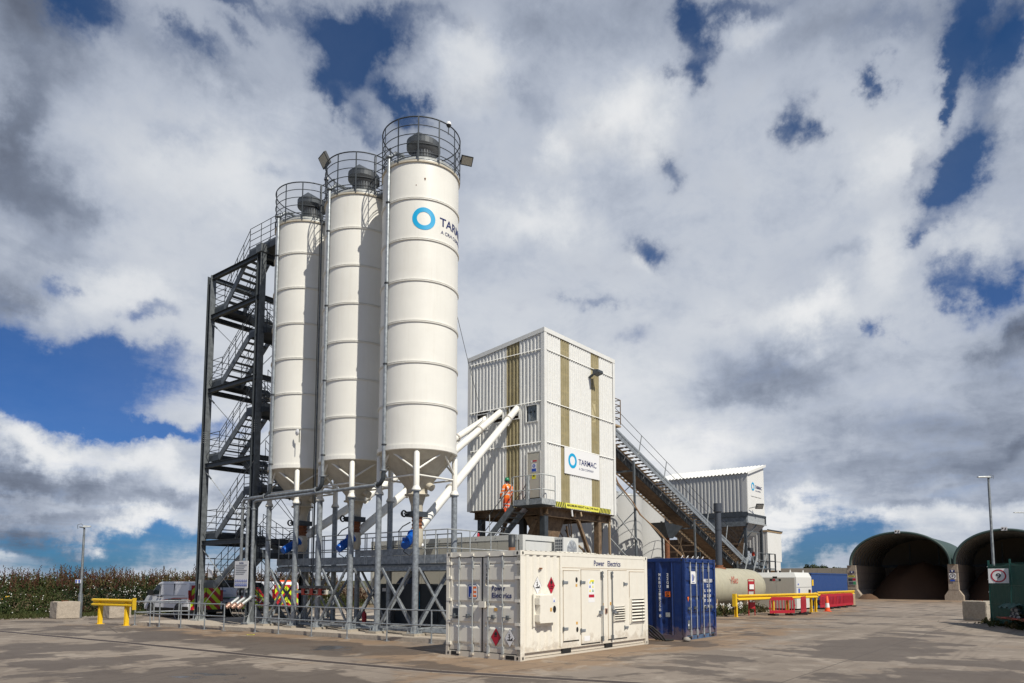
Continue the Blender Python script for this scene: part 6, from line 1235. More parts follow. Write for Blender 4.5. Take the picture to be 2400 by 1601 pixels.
# ================================================================== FABRIC SHEDS AND BLOCK WALLS
def lblock_wall(label, u0, u1, vc, h_=3.5, group='concrete block walls of the sheds'):
    r = thing('block_wall', label, 'wall', (u0, vc, 0), 0, group); n = max(1, round((u1 - u0) / 2.4))
    prof = [(-.78, 0), (.78, 0), (.78, .45), (.42, 1.0), (.42, h_), (-.42, h_), (-.42, 1.0), (-.78, .45)]
    mb = MB()
    for k in range(n):
        a = u0 + (u1 - u0) * k / n + .01; b_ = u0 + (u1 - u0) * (k + 1) / n - .01; vs = [(a, vc + o, z) for o, z in prof] + [(b_, vc + o, z) for o, z in prof]; m_ = len(prof)
        mb.add(vs, [tuple(range(m_)), tuple(range(m_, 2 * m_))[::-1]] + [(i, m_ + i, m_ + (i + 1) % m_, (i + 1) % m_) for i in range(m_)], 'concrete_wall')
    mb.build('wall', r); mb = MB()
    for z in (1.0, 1.85, 2.7):
        for o in (-.425, .425): mb.box(u0 - .004, vc + o - .003, z, u1, vc + o + .003, z + .02, 'steel_black')
        mb.box(u0 - .004, vc - .42, z, u0 + .002, vc + .42, z + .02, 'steel_black')
    mb.build('joint', r); return r
WL = lblock_wall('concrete block wall carrying the left side of the left shed, with poster', 81.5, 97, 19.1)
WM_ = lblock_wall('concrete block wall between the two sheds with round speed sign', 81.5, 97, 9.95)
lblock_wall('concrete block wall carrying the right side of the right shed', 81.5, 97, 1.4)
def shed(label, vc, hw, rise, u0=81.2, u1=96.5, z0=3.5):
    r = thing('fabric_shed', label, 'shed', (u0, vc, 0), 0, 'arched green fabric sheds'); n = 36; nu = 12
    def arc(hw_, ri_, z_=z0): return [(vc + hw_ * math.cos(PI * k / n), z_ + ri_ * math.sin(PI * k / n) ** .92) for k in range(n + 1)]
    A = arc(hw, rise); B_ = arc(hw - .10, rise - .10); mb = MB(); vs = []; us = [u0 + (u1 - u0) * i / (nu * 2) for i in range(nu * 2 + 1)]
    for i, u in enumerate(us):
        sag = -.05 if i % 2 else 0; vs += [(u, vc + (y - vc) * (1 + sag / hw), z + sag * math.sin(PI * k / n)) for k, (y, z) in enumerate(A)]
    m_ = n + 1; mb.add(vs, [(i * m_ + k, i * m_ + k + 1, (i + 1) * m_ + k + 1, (i + 1) * m_ + k) for i in range(nu * 2) for k in range(n)], 'shed_green'); mb.build('canopy', r)
    mb = MB(); vs = [(u, y, z) for u in us for (y, z) in B_]; mb.add(vs, [(i * m_ + k, (i + 1) * m_ + k, (i + 1) * m_ + k + 1, i * m_ + k + 1) for i in range(nu * 2) for k in range(n)], 'shed_lining', True); mb.build('lining', r)
    mb = MB(); 
    for (uu, rr_) in ((u0 - .02, .13), (u0 + .35, .05)): mb.tube([(uu, y, z) for y, z in arc(hw - .04, rise - .04)], rr_, 'shed_green', 8)
    for i in range(1, nu + 1): mb.tube([(u0 + (u1 - u0) * i / nu, y, z) for y, z in arc(hw - .14, rise - .14)], .035, 'galv_dull', 5)
    mb.build('arch_frame', r)
    mb = MB(); pts = [(u1 - .4, y, z) for y, z in B_]; pts += [(u1 - .4, vc - hw + .1, z0), ]; mb.add(pts, [tuple(range(len(pts)))], 'shed_lining'); mb.build('end_wall', r)
    mb = MB()
    for y in (vc - hw * .35, vc + hw * .3): mb.beam((u1 - .55, y, z0), (u1 - .55, y, z0 + rise * .85), .14, .14, 'galv_dull')
    mb.beam((u1 - .55, vc - hw, z0 + .1), (u1 - .55, vc + hw, z0 + .1), .2, .3, 'galv_dull'); mb.build('end_post', r)
    mb = MB(); mb.box(u1 - .6, vc - hw + .2, 0, u1 - .2, vc + hw - .2, z0, 'concrete_wall'); mb.build('back_wall', r)
    mb = MB(); mb.plate((u0 - .17, vc + .18, z0 + rise - .12), (0, -1, 0), (0, 0, 1), [(0, 0), (.5, 0), (.5, .34), (0, .34)], .02, 'white'); mb.plate((u0 - .20, vc + .10, z0 + rise - .04), (0, -1, 0), (0, 0, 1), [(0, 0), (.15, .15), (0, .2)], .02, 'black'); mb.plate((u0 - .20, vc - .1, z0 + rise - .04), (0, -1, 0), (0, 0, 1), [(0, 0), (.15, .0), (.1, .2)], .02, 'black'); mb.build('badge', r)
    return r
shed('left arched green fabric shed with a dark sand heap inside', 14.6, 4.55, 3.3); shed('right arched green fabric shed partly hidden by the lamp post', 5.65, 4.15, 3.2)
def heap(label, x, y, rx, ry, h_, seed):
    r = thing('sand_heap', label, 'sand heap', (x, y, 0), 0, 'sand heaps in the sheds'); rr = random.Random(seed); n = 26; mb = MB(); vs = []
    for j in range(n + 1):
        for i in range(n + 1):
            a = -1 + 2 * i / n; b_ = -1 + 2 * j / n; d = math.sqrt(a * a + b_ * b_); z = min(1, max(0, (1 - d)) * 1.7) ** .8 * h_; z = z * (1 + .22 * noise.noise(Vector((a * 2.5, b_ * 2.5, seed)))) ; vs.append((x + a * rx, y + b_ * ry, z - .02))
    mb.add(vs, [(j * (n + 1) + i, j * (n + 1) + i + 1, (j + 1) * (n + 1) + i + 1, (j + 1) * (n + 1) + i) for j in range(n) for i in range(n)], 'sand', True); mb.build('heap', r)
heap('broad brown sand heap inside the left shed', 91.0, 14.2, 8.6, 4.9, 3.6, 1); heap('brown sand heap inside the right shed', 91.0, 5.6, 8.5, 4.6, 3.6, 5)
heap('small spill of brown sand at the foot of the left shed wall', 81.6, 17.6, 1.0, 1.0, .5, 2)
# signs on the wall ends
def wsign(label, parts, P_, group=None):
    r = thing('wall_sign', label, 'sign', P_, 0, group)
    for nm, fn in parts: mb = MB(); fn(mb); mb.build(nm, r)
YN = Vector((0, -1, 0)); ZZ = Vector((0, 0, 1)); ux = 81.48
def pl(mb, y, z, w_, h_, mat, t_=.012, off=0): mb.plate((ux - .012 - off, y, z), YN, ZZ, [(0, 0), (w_, 0), (w_, h_), (0, h_)], t_, mat)
wsign('colourful poster with blue arrow sign on the left shed wall end', [('arrow_panel', lambda mb: (pl(mb, 19.28, 2.65, .42, .26, 'navy'), mb.plate((ux - .03, 19.18, 2.68), YN, ZZ, [(.11, 0), (.22, .17), (0, .17)], .006, 'white'))), ('text_strip', lambda mb: (pl(mb, 19.4, 2.28, .62, .14, 'hazard_yellow'), pl(mb, 19.35, 2.33, .5, .04, 'black', .006, .014))), ('poster', lambda mb: (pl(mb, 19.45, 1.45, .8, .75, 'galv_light'), pl(mb, 19.42, 1.85, .4, .3, 'cabinet_dark', .006, .014), pl(mb, 19.0, 1.9, .3, .25, 'sticker_red', .006, .014), pl(mb, 19.4, 1.5, .45, .28, 'chimney_grey', .006, .014), pl(mb, 18.95, 1.5, .25, .3, 'sticker_green', .006, .014)))], (ux, 19.1, 2))
def rsign(mb, O, X, s_, digits, redring=True, mat='sticker_red'):
    mb.annulus(O, X, ZZ, .40 * s_, .5 * s_, .006, mat); write(mb, digits, Vector(O) - Vector(X) * .15 * s_ - ZZ * .22 * s_, X, ZZ, .30 * s_, .44 * s_, 'black', True, .006)
wsign('small speed sign reading nine with blue arrow on the wall between sheds', [('arrow_panel', lambda mb: (pl(mb, 10.2, 2.7, .42, .26, 'navy'), mb.plate((ux - .03, 10.1, 2.73), YN, ZZ, [(.11, 0), (.22, .17), (0, .17)], .006, 'white'))), ('speed_panel', lambda mb: (pl(mb, 10.27, 2.06, .58, .56, 'white'), rsign(mb, (ux - .032, 9.98, 2.34), YN, .5, '9', True, 'steel_black'))), ('text_strip', lambda mb: pl(mb, 10.2, 1.84, .4, .16, 'sticker_blue'))], (ux, 9.95, 2))
# far yard wall and trees beyond
lb = thing('block_wall', 'long low concrete block wall far behind the plant', 'wall', (90, 25, 0)); mb = MB()
for k in range(9):
    for j in range(4): mb.box(89.5, 19.9 + 1.62 * k, .85 * j, 90.3, 19.9 + 1.62 * k + 1.6, .85 * j + .83, 'concrete_block')
mb.build('block', lb)
def smalltree(name, label, x, y, h_, w_, seed, group):
    r = thing(name, label, 'tree', (x, y, 0), 0, group); rr = random.Random(seed); mb = MB(); mb.tube([(x, y, 0), (x + .1, y, h_ * .5), (x, y + .2, h_ * .85)], [.22, .14, .04], 'bark', 7)
    for k in range(5): a = rr.uniform(0, 6.28); mb.tube([(x, y, h_ * .4), (x + w_ * .5 * math.cos(a), y + w_ * .5 * math.sin(a), h_ * .75)], [.08, .02], 'bark', 5)
    mb.build('trunk', r); mb = MB(); vs = []; fs = []
    cl = [(rr.gauss(0, .33) * w_, rr.gauss(0, .33) * w_, h_ * rr.uniform(.45, .97), rr.uniform(.18, .34) * w_) for _ in range(14)]
    for (cx, cy, cz_, cr_) in cl:
        for _ in range(110):
            d = Vector((rr.gauss(0, 1), rr.gauss(0, 1), rr.gauss(0, .8))).normalized() * cr_ * rr.uniform(.4, 1.05); p = Vector((x + cx, y + cy, cz_)) + d; a = Vector((rr.gauss(0, 1), rr.gauss(0, 1), rr.gauss(0, 1))).normalized() * rr.uniform(.12, .24); b_ = a.orthogonal().normalized() * a.length * .7
            i0 = len(vs); vs += [p - a, p + b_, p + a, p - b_]; fs.append((i0, i0 + 1, i0 + 2, i0 + 3))
    mb.add(vs, fs, 'leaf_dark' if seed % 2 else 'leaf_green'); mb.build('crown', r)
TPX = [(1881, 4.4, 4, 'lowest dark tree at the left end of the row beyond the far wall'), (1898, 6.0, 5.5, 'tallest broad dark tree in the row beyond the far wall'), (1916, 5.2, 4, 'narrow tree just right of the tallest beyond the far wall'), (1938, 4.2, 3.6, 'small tree in the middle of the row beyond the far wall'), (1953, 4.8, 4.4, 'twin-topped tree near the right end of the row beyond the far wall'), (1976, 4.0, 3, 'smallest tree at the right end of the row beside the left shed')]
for k, (x, h_, w_, l_) in enumerate(TPX):
    h_ *= .82; w_ *= .52
    d = FW + RT * ((x - 1200) / 1682.6); t_ = 135 / d.x; smalltree('tree', l_, 135, d.y * t_, h_, w_, k, 'trees beyond the far wall')
# ================================================================== GREEN FENCE
Fn = thing('mesh_fence', 'dark green mesh fence with sheeting at the right edge of the yard', 'fence', (37.8, 3.25, 0)); d = (Vector((35.77, 2.34, 0)) - Vector((37.8, 3.25, 0))).normalized(); A = Vector((37.8, 3.25, 0)); n_ = Vector((-d.y, d.x, 0)); sp_ = 2.225
for k in range(5):
    p = A + d * sp_ * k; mb = MB(); mb.beam(p, p + Vector((0, 0, 2.78)), .07, .07, 'fence_green', up=(1, 0, 0)); mb.build('post', Fn)
for k in range(4):
    p = A + d * (sp_ * k + .05); q = A + d * (sp_ * (k + 1) - .05); mb = MB(); nn = 14; vs = []; 
    for i in range(nn + 1):
        t_ = p.lerp(q, i / nn)
        for j in range(9): z = .02 + 2.6 * j / 8 - (.10 * math.sin(PI * i / nn) if j == 8 else 0); vs.append(t_ + n_ * .025 * math.sin(i * 2.1 + j * 1.3) + Vector((0, 0, z)))
    mb.add(vs, [(i * 9 + j, (i + 1) * 9 + j, (i + 1) * 9 + j + 1, i * 9 + j + 1) for i in range(nn) for j in range(8)], 'fence_green', True); sh = mb.build('sheeting', Fn)
    mb = MB()
    for j in range(4): mb.beam(p - n_ * .04 + Vector((0, 0, .1 + .8 * j)), q - n_ * .04 + Vector((0, 0, .1 + .8 * j)), .012, .02, 'fence_green')
    for i in range(1, 36): t_ = p.lerp(q, i / 36) - n_ * .04; mb.beam(t_, t_ + Vector((0, 0, 2.62)), .006, .006, 'fence_green', up=(1, 0, 0))
    mb.build('mesh_panel', Fn)
mb = MB(); p = A + d * .05 - n_ * .06
for j in range(5): mb.tube([p + Vector((0, 0, .3 + .55 * j)), p + Vector((0, 0, .3 + .55 * j)) - n_ * .02], .02, 'white', 6)
mb.build('tie', Fn)
r = thing('speed_sign', 'square white sign with red circle and black nine on the green fence', 'sign', (35.8, 2.7, 1.8)); X = Vector((.06, -1, 0)).normalized(); O = Vector((35.72, 3.10, 1.79)); N_ = X.cross(ZZ)
mb = MB(); mb.plate(O, X, ZZ, [(0, 0), (.70, 0), (.70, .60), (0, .60)], .01, 'white'); mb.build('panel', r); mb = MB(); cc = O + X * .35 + ZZ * .30 + N_ * .012
mb.annulus(cc, X, ZZ, .215, .265, .006, 'sticker_red'); write(mb, '9', cc - X * .085 - ZZ * .11, X, ZZ, .17, .22, 'black', True, .006); mb.build('lettering', r)
# concrete block in front of the fence
def cblock(label, x, y, rz, L=1.2, W_=.62, H=.62, gr='concrete ballast blocks', mat='concrete_block'):
    r = thing('concrete_block', label, 'concrete block', (x, y, 0), rz, gr); bm = bmesh.new(); bmesh.ops.create_cube(bm, size=1); bmesh.ops.scale(bm, vec=(L, W_, H), verts=bm.verts); bmesh.ops.translate(bm, vec=(0, 0, H / 2), verts=bm.verts)
    bmesh.ops.bevel(bm, geom=list(bm.edges), offset=.025, segments=2, affect='EDGES'); bmesh.ops.subdivide_edges(bm, edges=[e_ for e_ in bm.edges if e_.calc_length() > .3], cuts=8, use_grid_fill=True)
    for v in bm.verts: k = noise.noise(Vector((v.co.x * 4 + x, v.co.y * 4 + y, v.co.z * 4))) * .02; v.co += Vector((k, k, k * (1.6 if v.co.z > H * .8 else .4)))
    me = bpy.data.meshes.new('block'); bm.to_mesh(me); bm.free(); me.materials.append(MATS[mat]); o = bpy.data.objects.new('body', me); COL.objects.link(o); o.parent = r
    mb = MB(); mb.tube([(-.16, 0, H - .02), (-.12, 0, H + .03), (.12, 0, H + .03), (.16, 0, H - .02)], .014, 'rust', 6); mb.build('lifting_loop', r, world=False); return r
cblock('rough grey ballast block with crumbled top against the green fence', 40.9, 3.95, math.atan2(-.92, -.5) , 1.15, .9, .92)
# lamp posts
def lamp(label, x, y, h_, head, sign=None, rr_=.06, hl=.5):
    r = thing('lamp_post', label, 'lamp post', (x, y, 0), 0, 'lamp posts'); mb = MB(); mb.lathe([(rr_ * 1.9, 0), (rr_ * 1.9, 1.15), (rr_ * 1.15, 1.25), (rr_ * .95, h_ - .35), (rr_ * .8, h_ - .33), (rr_ * .8, h_)], (x, y, 0), 'galv_dull', 16); mb.build('pole', r)
    hd = Vector(head).normalized(); P_ = Vector((x, y, h_ + .02)); sd_ = hd.cross(ZZ); mb = MB(); q = P_ - hd * .08 * hl * 2; e_ = P_ + hd * hl
    mb.add([q - sd_ * .12, q + sd_ * .12, e_ + sd_ * .15 + ZZ * .03, e_ - sd_ * .15 + ZZ * .03, q - sd_ * .10 + ZZ * .10, q + sd_ * .10 + ZZ * .10, e_ + sd_ * .13 + ZZ * .09, e_ - sd_ * .13 + ZZ * .09], [(0, 3, 2, 1), (4, 5, 6, 7), (0, 1, 5, 4), (1, 2, 6, 5), (2, 3, 7, 6), (3, 0, 4, 7)], 'galv_light'); mb.build('lamp_head', r)
    mb = MB(); mb.tube([P_ + ZZ * .05, P_ - hd * .15 + ZZ * .18, P_ - hd * .3 + ZZ * .12, P_ - hd * .28 - ZZ * .08], .015, 'galv_dull', 5); mb.tube([P_ - ZZ * .02, P_ - hd * .22 + ZZ * .02], .03, 'galv_dull', 6); mb.build('bracket', r); return r
lamp('tall lamp post standing behind the green fence before the right shed', 55.51, 4.5, 8.55, (-.45, .9, 0), hl=.62, rr_=.075)
lamp('lamp post at the far right edge of the picture', 70.6, 3.42, 7.3, (-.35, .93, 0), hl=.75)
# clutter by the fence
r = thing('pipe_stack', 'stack of dark pipes and green netting behind the fence post', 'pipes', (36.5, 1.2, 0)); mb = MB(); rr = random.Random(11)
for j in range(4):
    for k in range(5 - j): c_ = A + d * (2.7 + .17 * k + .08 * j) + n_ * -.25 + Vector((0, 0, .45 + .14 * j)); mb.tube([c_, c_ + Vector((1.4, -.3, 0))], .065, 'chimney_grey' if (j + k) % 2 else 'galv_light', 10)
mb.build('pipe', r); mb = MB(); 
for k in range(6): a = A + d * (2.2 + .5 * k) - n_ * .35; mb.beam(a + ZZ * .42, a + d * .5 + ZZ * (.36 + .05 * (k % 2)), .5, .03, 'red_paint' if k % 2 else 'rust')
mb.build('pallet', r); mb = MB(); c_ = A + d * 2.6 - n_ * .3; vs = [c_ + d * (.18 * i) + ZZ * (.98 + .05 * math.sin(i * 2.3 + j) - .05 * j) - n_ * .12 * j for i in range(9) for j in range(4)]; mb.add(vs, [(i * 4 + j, i * 4 + j + 1, (i + 1) * 4 + j + 1, (i + 1) * 4 + j) for i in range(8) for j in range(3)], 'fence_green', True); mb.build('netting', r)
# ================================================================== LEFT YARD
r = barrier('short yellow crash barrier on two posts standing alone at left', [(13.28, 33.75), (13.62, 30.72)], .93, [(13.38, 33.2), (13.6, 31.2)])
mb = MB(); P_ = Vector((13.63, 30.70, .9)); vs = []
for zz, in ((-.24,), (.24,)): vs += [P_ + Vector((0, 0, zz)), P_ + Vector((-.10, -.12, zz)), P_ + Vector((-.02, -.3, zz)), P_ + Vector((.06, -.12, zz))]
mb.add(vs, [(0, 1, 5, 4), (1, 2, 6, 5), (2, 3, 7, 6), (3, 0, 4, 7), (0, 3, 2, 1), (4, 5, 6, 7)], 'yellow'); mb.build('end_plate', r)
cblock('cream concrete block left of the lamp post by the weedy bank', 14.25, 39.45, math.radians(-4), 1.0, 1.15, .82, mat='concrete')
cblock('cream concrete block half hidden behind the yellow barrier', 16.05, 38.0, math.radians(-4), 1.0, 1.15, .82, mat='concrete')
r = lamp('slim lamp post between the two cream blocks at left', 14.87, 39.3, 4.5, (.9, -.45, 0), rr_=.055, hl=.28)
mb = MB(); O = Vector((14.84, 39.45, 1.72)); Xd = Vector((.62, -.78, 0)); 
mb.plate(Vector((14.72, 39.33, 1.72)) - Xd * .13, Xd, ZZ, [(0, 0), (.28, 0), (.28, .18), (0, .18)], .012, 'white'); sg = mb.build('sign_plate', r); mb = MB(); O = Vector((14.70, 39.31, 1.72)) - Xd * .13
for (a, b_, w_, h_) in ((.02, .10, .09, .06), (.16, .10, .10, .06), (.02, .03, .08, .04), (.17, .03, .09, .04)): mb.plate(O + Xd * a + ZZ * b_, Xd, ZZ, [(0, 0), (w_, 0), (w_, h_), (0, h_)], .004, 'sticker_blue')
mb.build('lettering', sg)
# tubular handrails along the slab
def guard(label, pts, h_=1.0, ends=False):
    r = thing('guard_rail', label, 'handrail', (*pts[0], 0), 0, 'galvanised tube guard rails around the slab'); P = [Vector((*p, 0)) for p in pts]
    for p in P: mb = MB(); mb.tube([p, p + ZZ * h_], .024, 'galv', 10); mb.tube([p + ZZ * (h_ - .06), p + ZZ * (h_ - .0)], .033, 'galv', 10); mb.tube([p + ZZ * .5, p + ZZ * .56], .033, 'galv', 10); mb.box(p.x - .07, p.y - .07, .0, p.x + .07, p.y + .07, .012, 'galv'); mb.build('post', r)
    for z in (h_ - .02, .53): mb = MB(); mb.tube([p + ZZ * z for p in P], .0215, 'galv', 10); mb.build('rail', r)
    return r
guard('guard rail section at left in front of the white van', [(13.95, 31.24), (13.96, 29.9), (14.04, 29.28), (14.26, 27.98), (14.41, 26.45), (14.57, 25.34)])
guard('long guard rail section in front of the silo legs', [(14.80, 23.62), (14.84, 22.23), (14.93, 20.46), (15.06, 18.75), (15.23, 17.04), (15.52, 15.39), (15.8, 13.6)])
guard('guard rail section turning back towards the vans behind the first', [(13.99, 31.3), (14.9, 31.6), (15.8, 31.2), (16.1, 30.9)])
# ------------------------------------------------------------------ vans
HV = Vector((0, 1, 0))
def van(label, P_, seed, cab='blue'):
    rz = math.atan2(HV.y, HV.x); r = thing('parked_van', label, 'van', P_, rz, 'white vans parked behind the stair tower')
    # local frame: x forward from the rear bumper, y left, z up
    L, W_, H = 4.6, 1.82, 1.80; hw = W_ / 2
    prof = [(0, .40), (0, 1.15), (.04, 1.66), (.10, 1.76), (.3, 1.80), (2.95, 1.80), (3.22, 1.73), (3.95, 1.17), (4.36, 1.04), (4.55, .86), (4.6, .55), (4.58, .36)]
    mb = MB(); m_ = len(prof)
    def ins(z): return hw - max(0, (z - 1.0)) * .11
    ring = []
    for s_ in (1, -1):
        for (x, z) in prof: ring.append((x, s_ * ins(z), z))
    mb.add(ring, [tuple(range(m_))[::-1], tuple(range(m_, 2 * m_))] + [(i, (i + 1) % m_, m_ + (i + 1) % m_, m_ + i) for i in range(m_)], 'van_white')
    o = mb.build('body', r, world=False); bv = o.modifiers.new('b', 'BEVEL'); bv.width = .045; bv.segments = 3; bv.limit_method = 'ANGLE'; bv.angle_limit = math.radians(25)
    for (x, y) in ((.95, hw - .055), (.95, -hw + .055), (3.80, hw - .055), (3.80, -hw + .055)):
        mb = MB(); s_ = 1 if y > 0 else -1; mb.lathe([(.20, -.09), (.31, -.09), (.325, -.06), (.325, .06), (.31, .09), (.20, .09)], (x, y, .325), 'rubber', 26, axis='y'); w_ = mb.build('wheel', r, world=False)
        mb = MB(); mb.lathe([(0, s_ * .085), (.07, s_ * .085), (.15, s_ * .06), (.18, s_ * .09)], (x, y, .325), 'galv_dull', 20, axis='y')
        for k in range(6): a = k * PI / 3; mb.plate((x, y + s_ * .07, .325), (math.cos(a), 0, math.sin(a)), (-math.sin(a) * s_ * -1, 0, math.cos(a) * s_ * -1), [(.08, -.02), (.18, -.015), (.18, .015), (.08, .02)], .02, 'steel_black')
        mb.build('rim', w_, world=False)
        mb = MB(); mb.lathe([(0, s_ * .061), (.385, s_ * .061), (.385, -.02 * s_)], (x, y, .36), 'black', 26, axis='y'); mb.v = [(a_, b_, max(c_, .22)) for a_, b_, c_ in mb.v] if False else mb.v; mb.build('wheel_arch', r, world=False)
        mb = MB(); mb.lathe([(.38, s_ * .070), (.43, s_ * .070), (.43, s_ * .05)], (x, y, .36), 'van_white', 26, axis='y', a0=0.0, a1=PI); mb.build('arch_lip', r, world=False)
    for s_ in (1, -1):
        yy = lambda z, e_=.006: s_ * (ins(z) + e_)
        mb = MB(); q = [(2.98, 1.16), (3.86, 1.14), (3.30, 1.64), (3.02, 1.68)]; vs = [(x, yy(z), z) for x, z in q]; mb.add(vs, [(0, 1, 2, 3) if s_ < 0 else (3, 2, 1, 0)], 'van_glass'); mb.build('side_window', r, world=False)
        mb = MB()
        for (x0, x1, z0, z1) in ((2.90, 2.915, .45, 1.70), (1.50, 1.513, .45, 1.70), (.35, 2.85, 1.66, 1.668), (.35, 2.85, 1.12, 1.128)): mb.box(x0, min(yy(z0, -.03), yy(z1, .004)), z0, x1, max(yy(z0, -.03), yy(z1, .004)), z1, 'steel_dark')
        mb.build('door_seam', r, world=False)
        mb = MB(); vs = [(.05, yy(1.0), .985), (1.4, yy(.96), .955), (2.6, yy(.86), .84), (3.5, yy(.76), .80), (2.6, yy(.86), .865), (1.4, yy(.98), .99), (.05, yy(1.0), 1.02)]; mb.add(vs, [tuple(range(7)) if s_ < 0 else tuple(range(7))[::-1]], 'red_valve' if cab == 'red' else 'sticker_green'); mb.build('side_stripe', r, world=False)
        mb = MB(); mb.box(.7, s_ * (hw - .01), .90, 2.0, s_ * (hw + .012), .94, 'black'); mb.box(2.68, s_ * (hw - .01), 1.02, 2.84, s_ * (hw + .03), 1.07, 'black'); mb.box(2.98, s_ * (hw - .01), 1.02, 3.14, s_ * (hw + .03), 1.07, 'black'); mb.build('door_handle', r, world=False)
        mb = MB(); mb.box(3.55, s_ * (hw + .02), 1.10, 3.70, s_ * (hw + .26), 1.38, 'black'); mb.build('wing_mirror', r, world=False)
        mb = MB(); mb.box(1.38, s_ * (hw - .02), .34, 3.36, s_ * (hw + .006), .50, 'black'); mb.box(.0, s_ * (hw - .02), .36, .55, s_ * (hw + .006), .58, 'black'); mb.build('sill', r, world=False)
        mb = MB(); mb.box(-.025, s_ * (hw - .16), .82, .06, s_ * (hw - .02), 1.38, 'lamp_red'); mb.build('tail_light', r, world=False)
    if cab == 'blue': mb = MB(); mb.lathe([(0, 0), (.12, 0)], (1.9, hw + .012 - .04, 1.32), 'sticker_blue', 18, axis='y'); mb.lathe([(0, .002), (.07, .002)], (1.9, hw + .012 - .04, 1.35), 'white', 18, axis='y'); mb.box(1.1, hw - .03, 1.30, 1.72, hw - .025, 1.34, 'sticker_blue'); mb.build('emblem', r, world=False)
    mb = MB(); mb.add([(3.25, -.76, 1.70), (3.92, -.84, 1.20), (3.92, .84, 1.20), (3.25, .76, 1.70)], [(0, 1, 2, 3)], 'van_glass'); mb.v = [(x + .025, y, z + .02) for x, y, z in mb.v]; mb.build('windscreen', r, world=False)
    mb = MB(); mb.box(-.012, -.78, .42, -.004, .78, 1.0, 'chevron'); mb.add([(-.012, -.78, 1.0), (-.012, .78, 1.0), (.025, .74, 1.62), (.025, -.74, 1.62)], [(0, 3, 2, 1)], 'chevron'); mb.build('rear_chevrons', r, world=False)
    mb = MB(); mb.box(-.03, -.006, .42, -.013, .006, 1.60, 'black'); mb.box(-.04, -.12, .62, -.02, .3, .72, 'hazard_yellow'); mb.build('rear_door_gap', r, world=False)
    mb = MB(); mb.box(-.08, -.88, .28, .1, .88, .42, 'black'); mb.box(4.50, -.85, .28, 4.62, .85, .50, 'black'); mb.build('bumper', r, world=False)
    mb = MB(); mb.box(4.40, -.84, .80, 4.56, -.5, .96, 'window_glass'); mb.box(4.40, .5, .80, 4.56, .84, .96, 'window_glass'); mb.build('headlight', r, world=False)
    if cab == 'beacon': mb = MB(); mb.box(.25, -.45, 1.76, .45, .45, 1.88, 'hi_orange_dark'); mb.build('beacon_bar', r, world=False)
    return r
LP_ = Vector((-HV.y, HV.x, 0))   # towards the left side of the vans
def vp(rl): return tuple(Vector((*rl, 0)) - LP_ * .91)
van('white van with thin red side stripe, leftmost and mostly in the open', vp((17.8, 34.3)), 1, 'red')
van('white van with blue emblem and lime stripe behind the stair tower', vp((20.2, 34.0)), 2, 'blue')
van('van with chevron rear and orange roof beacon between tower and silo legs', vp((23.3, 35.6)), 3, 'beacon')
# ------------------------------------------------------------------ weedy bank
def bz(x, y): 
    t_ = (y - 40.6 - .9 * math.sin(x * .13 + 1)) / 6.5; t_ = max(0, min(1, t_)); return 1.05 * t_ * t_ * (3 - 2 * t_) + .10 * noise.noise(Vector((x * .3, y * .3, 0)))
mb = MB(); nx, ny = 70, 18; vs = [(-20 + 80 * i / nx, 39.8 + 22 * j / ny, (bz(-20 + 80 * i / nx, 39.8 + 22 * j / ny) if j else -.02) + .01) for i in range(nx + 1) for j in range(ny + 1)]
mb.add(vs, [(i * (ny + 1) + j, (i + 1) * (ny + 1) + j, (i + 1) * (ny + 1) + j + 1, i * (ny + 1) + j + 1) for i in range(nx) for j in range(ny)], 'soil', True); mb.build('embankment', kind='structure')
rr = random.Random(21); mb = MB(); VS = {k: ([], []) for k in ('leaf_green', 'leaf_dark', 'leaf_red', 'leaf_tan', 'grass_green', 'petal_white', 'petal_yellow')}
def quad(k, p, a, b_):
    v, f = VS[k]; i = len(v); v += [p - a, p + b_, p + a, p - b_]; f.append((i, i + 1, i + 2, i + 3))
def weed(x, y, z0, h_, kind, n, sp_):
    p0 = Vector((x, y, z0)); lean = Vector((rr.gauss(0, .10), rr.gauss(0, .10), 1)).normalized()
    for _ in range(n):
        t_ = rr.random() ** .7; c_ = p0 + lean * h_ * t_ + Vector((rr.gauss(0, sp_), rr.gauss(0, sp_), 0)) * (1.15 - t_ * .75); s_ = rr.uniform(.035, .085) * (1.2 - .5 * t_)
        up = Vector((rr.gauss(0, .6), rr.gauss(0, .6), rr.uniform(.2, 1.2))).normalized() * s_ * 1.5; sd_ = up.cross(Vector((rr.gauss(0, 1), rr.gauss(0, 1), rr.gauss(0, 1)))).normalized() * s_ * .55; quad(kind, c_, up, sd_)
def patch(x, y, f_, o): return noise.noise(Vector((x * f_ + o, y * f_, o)))
N_W = 5200
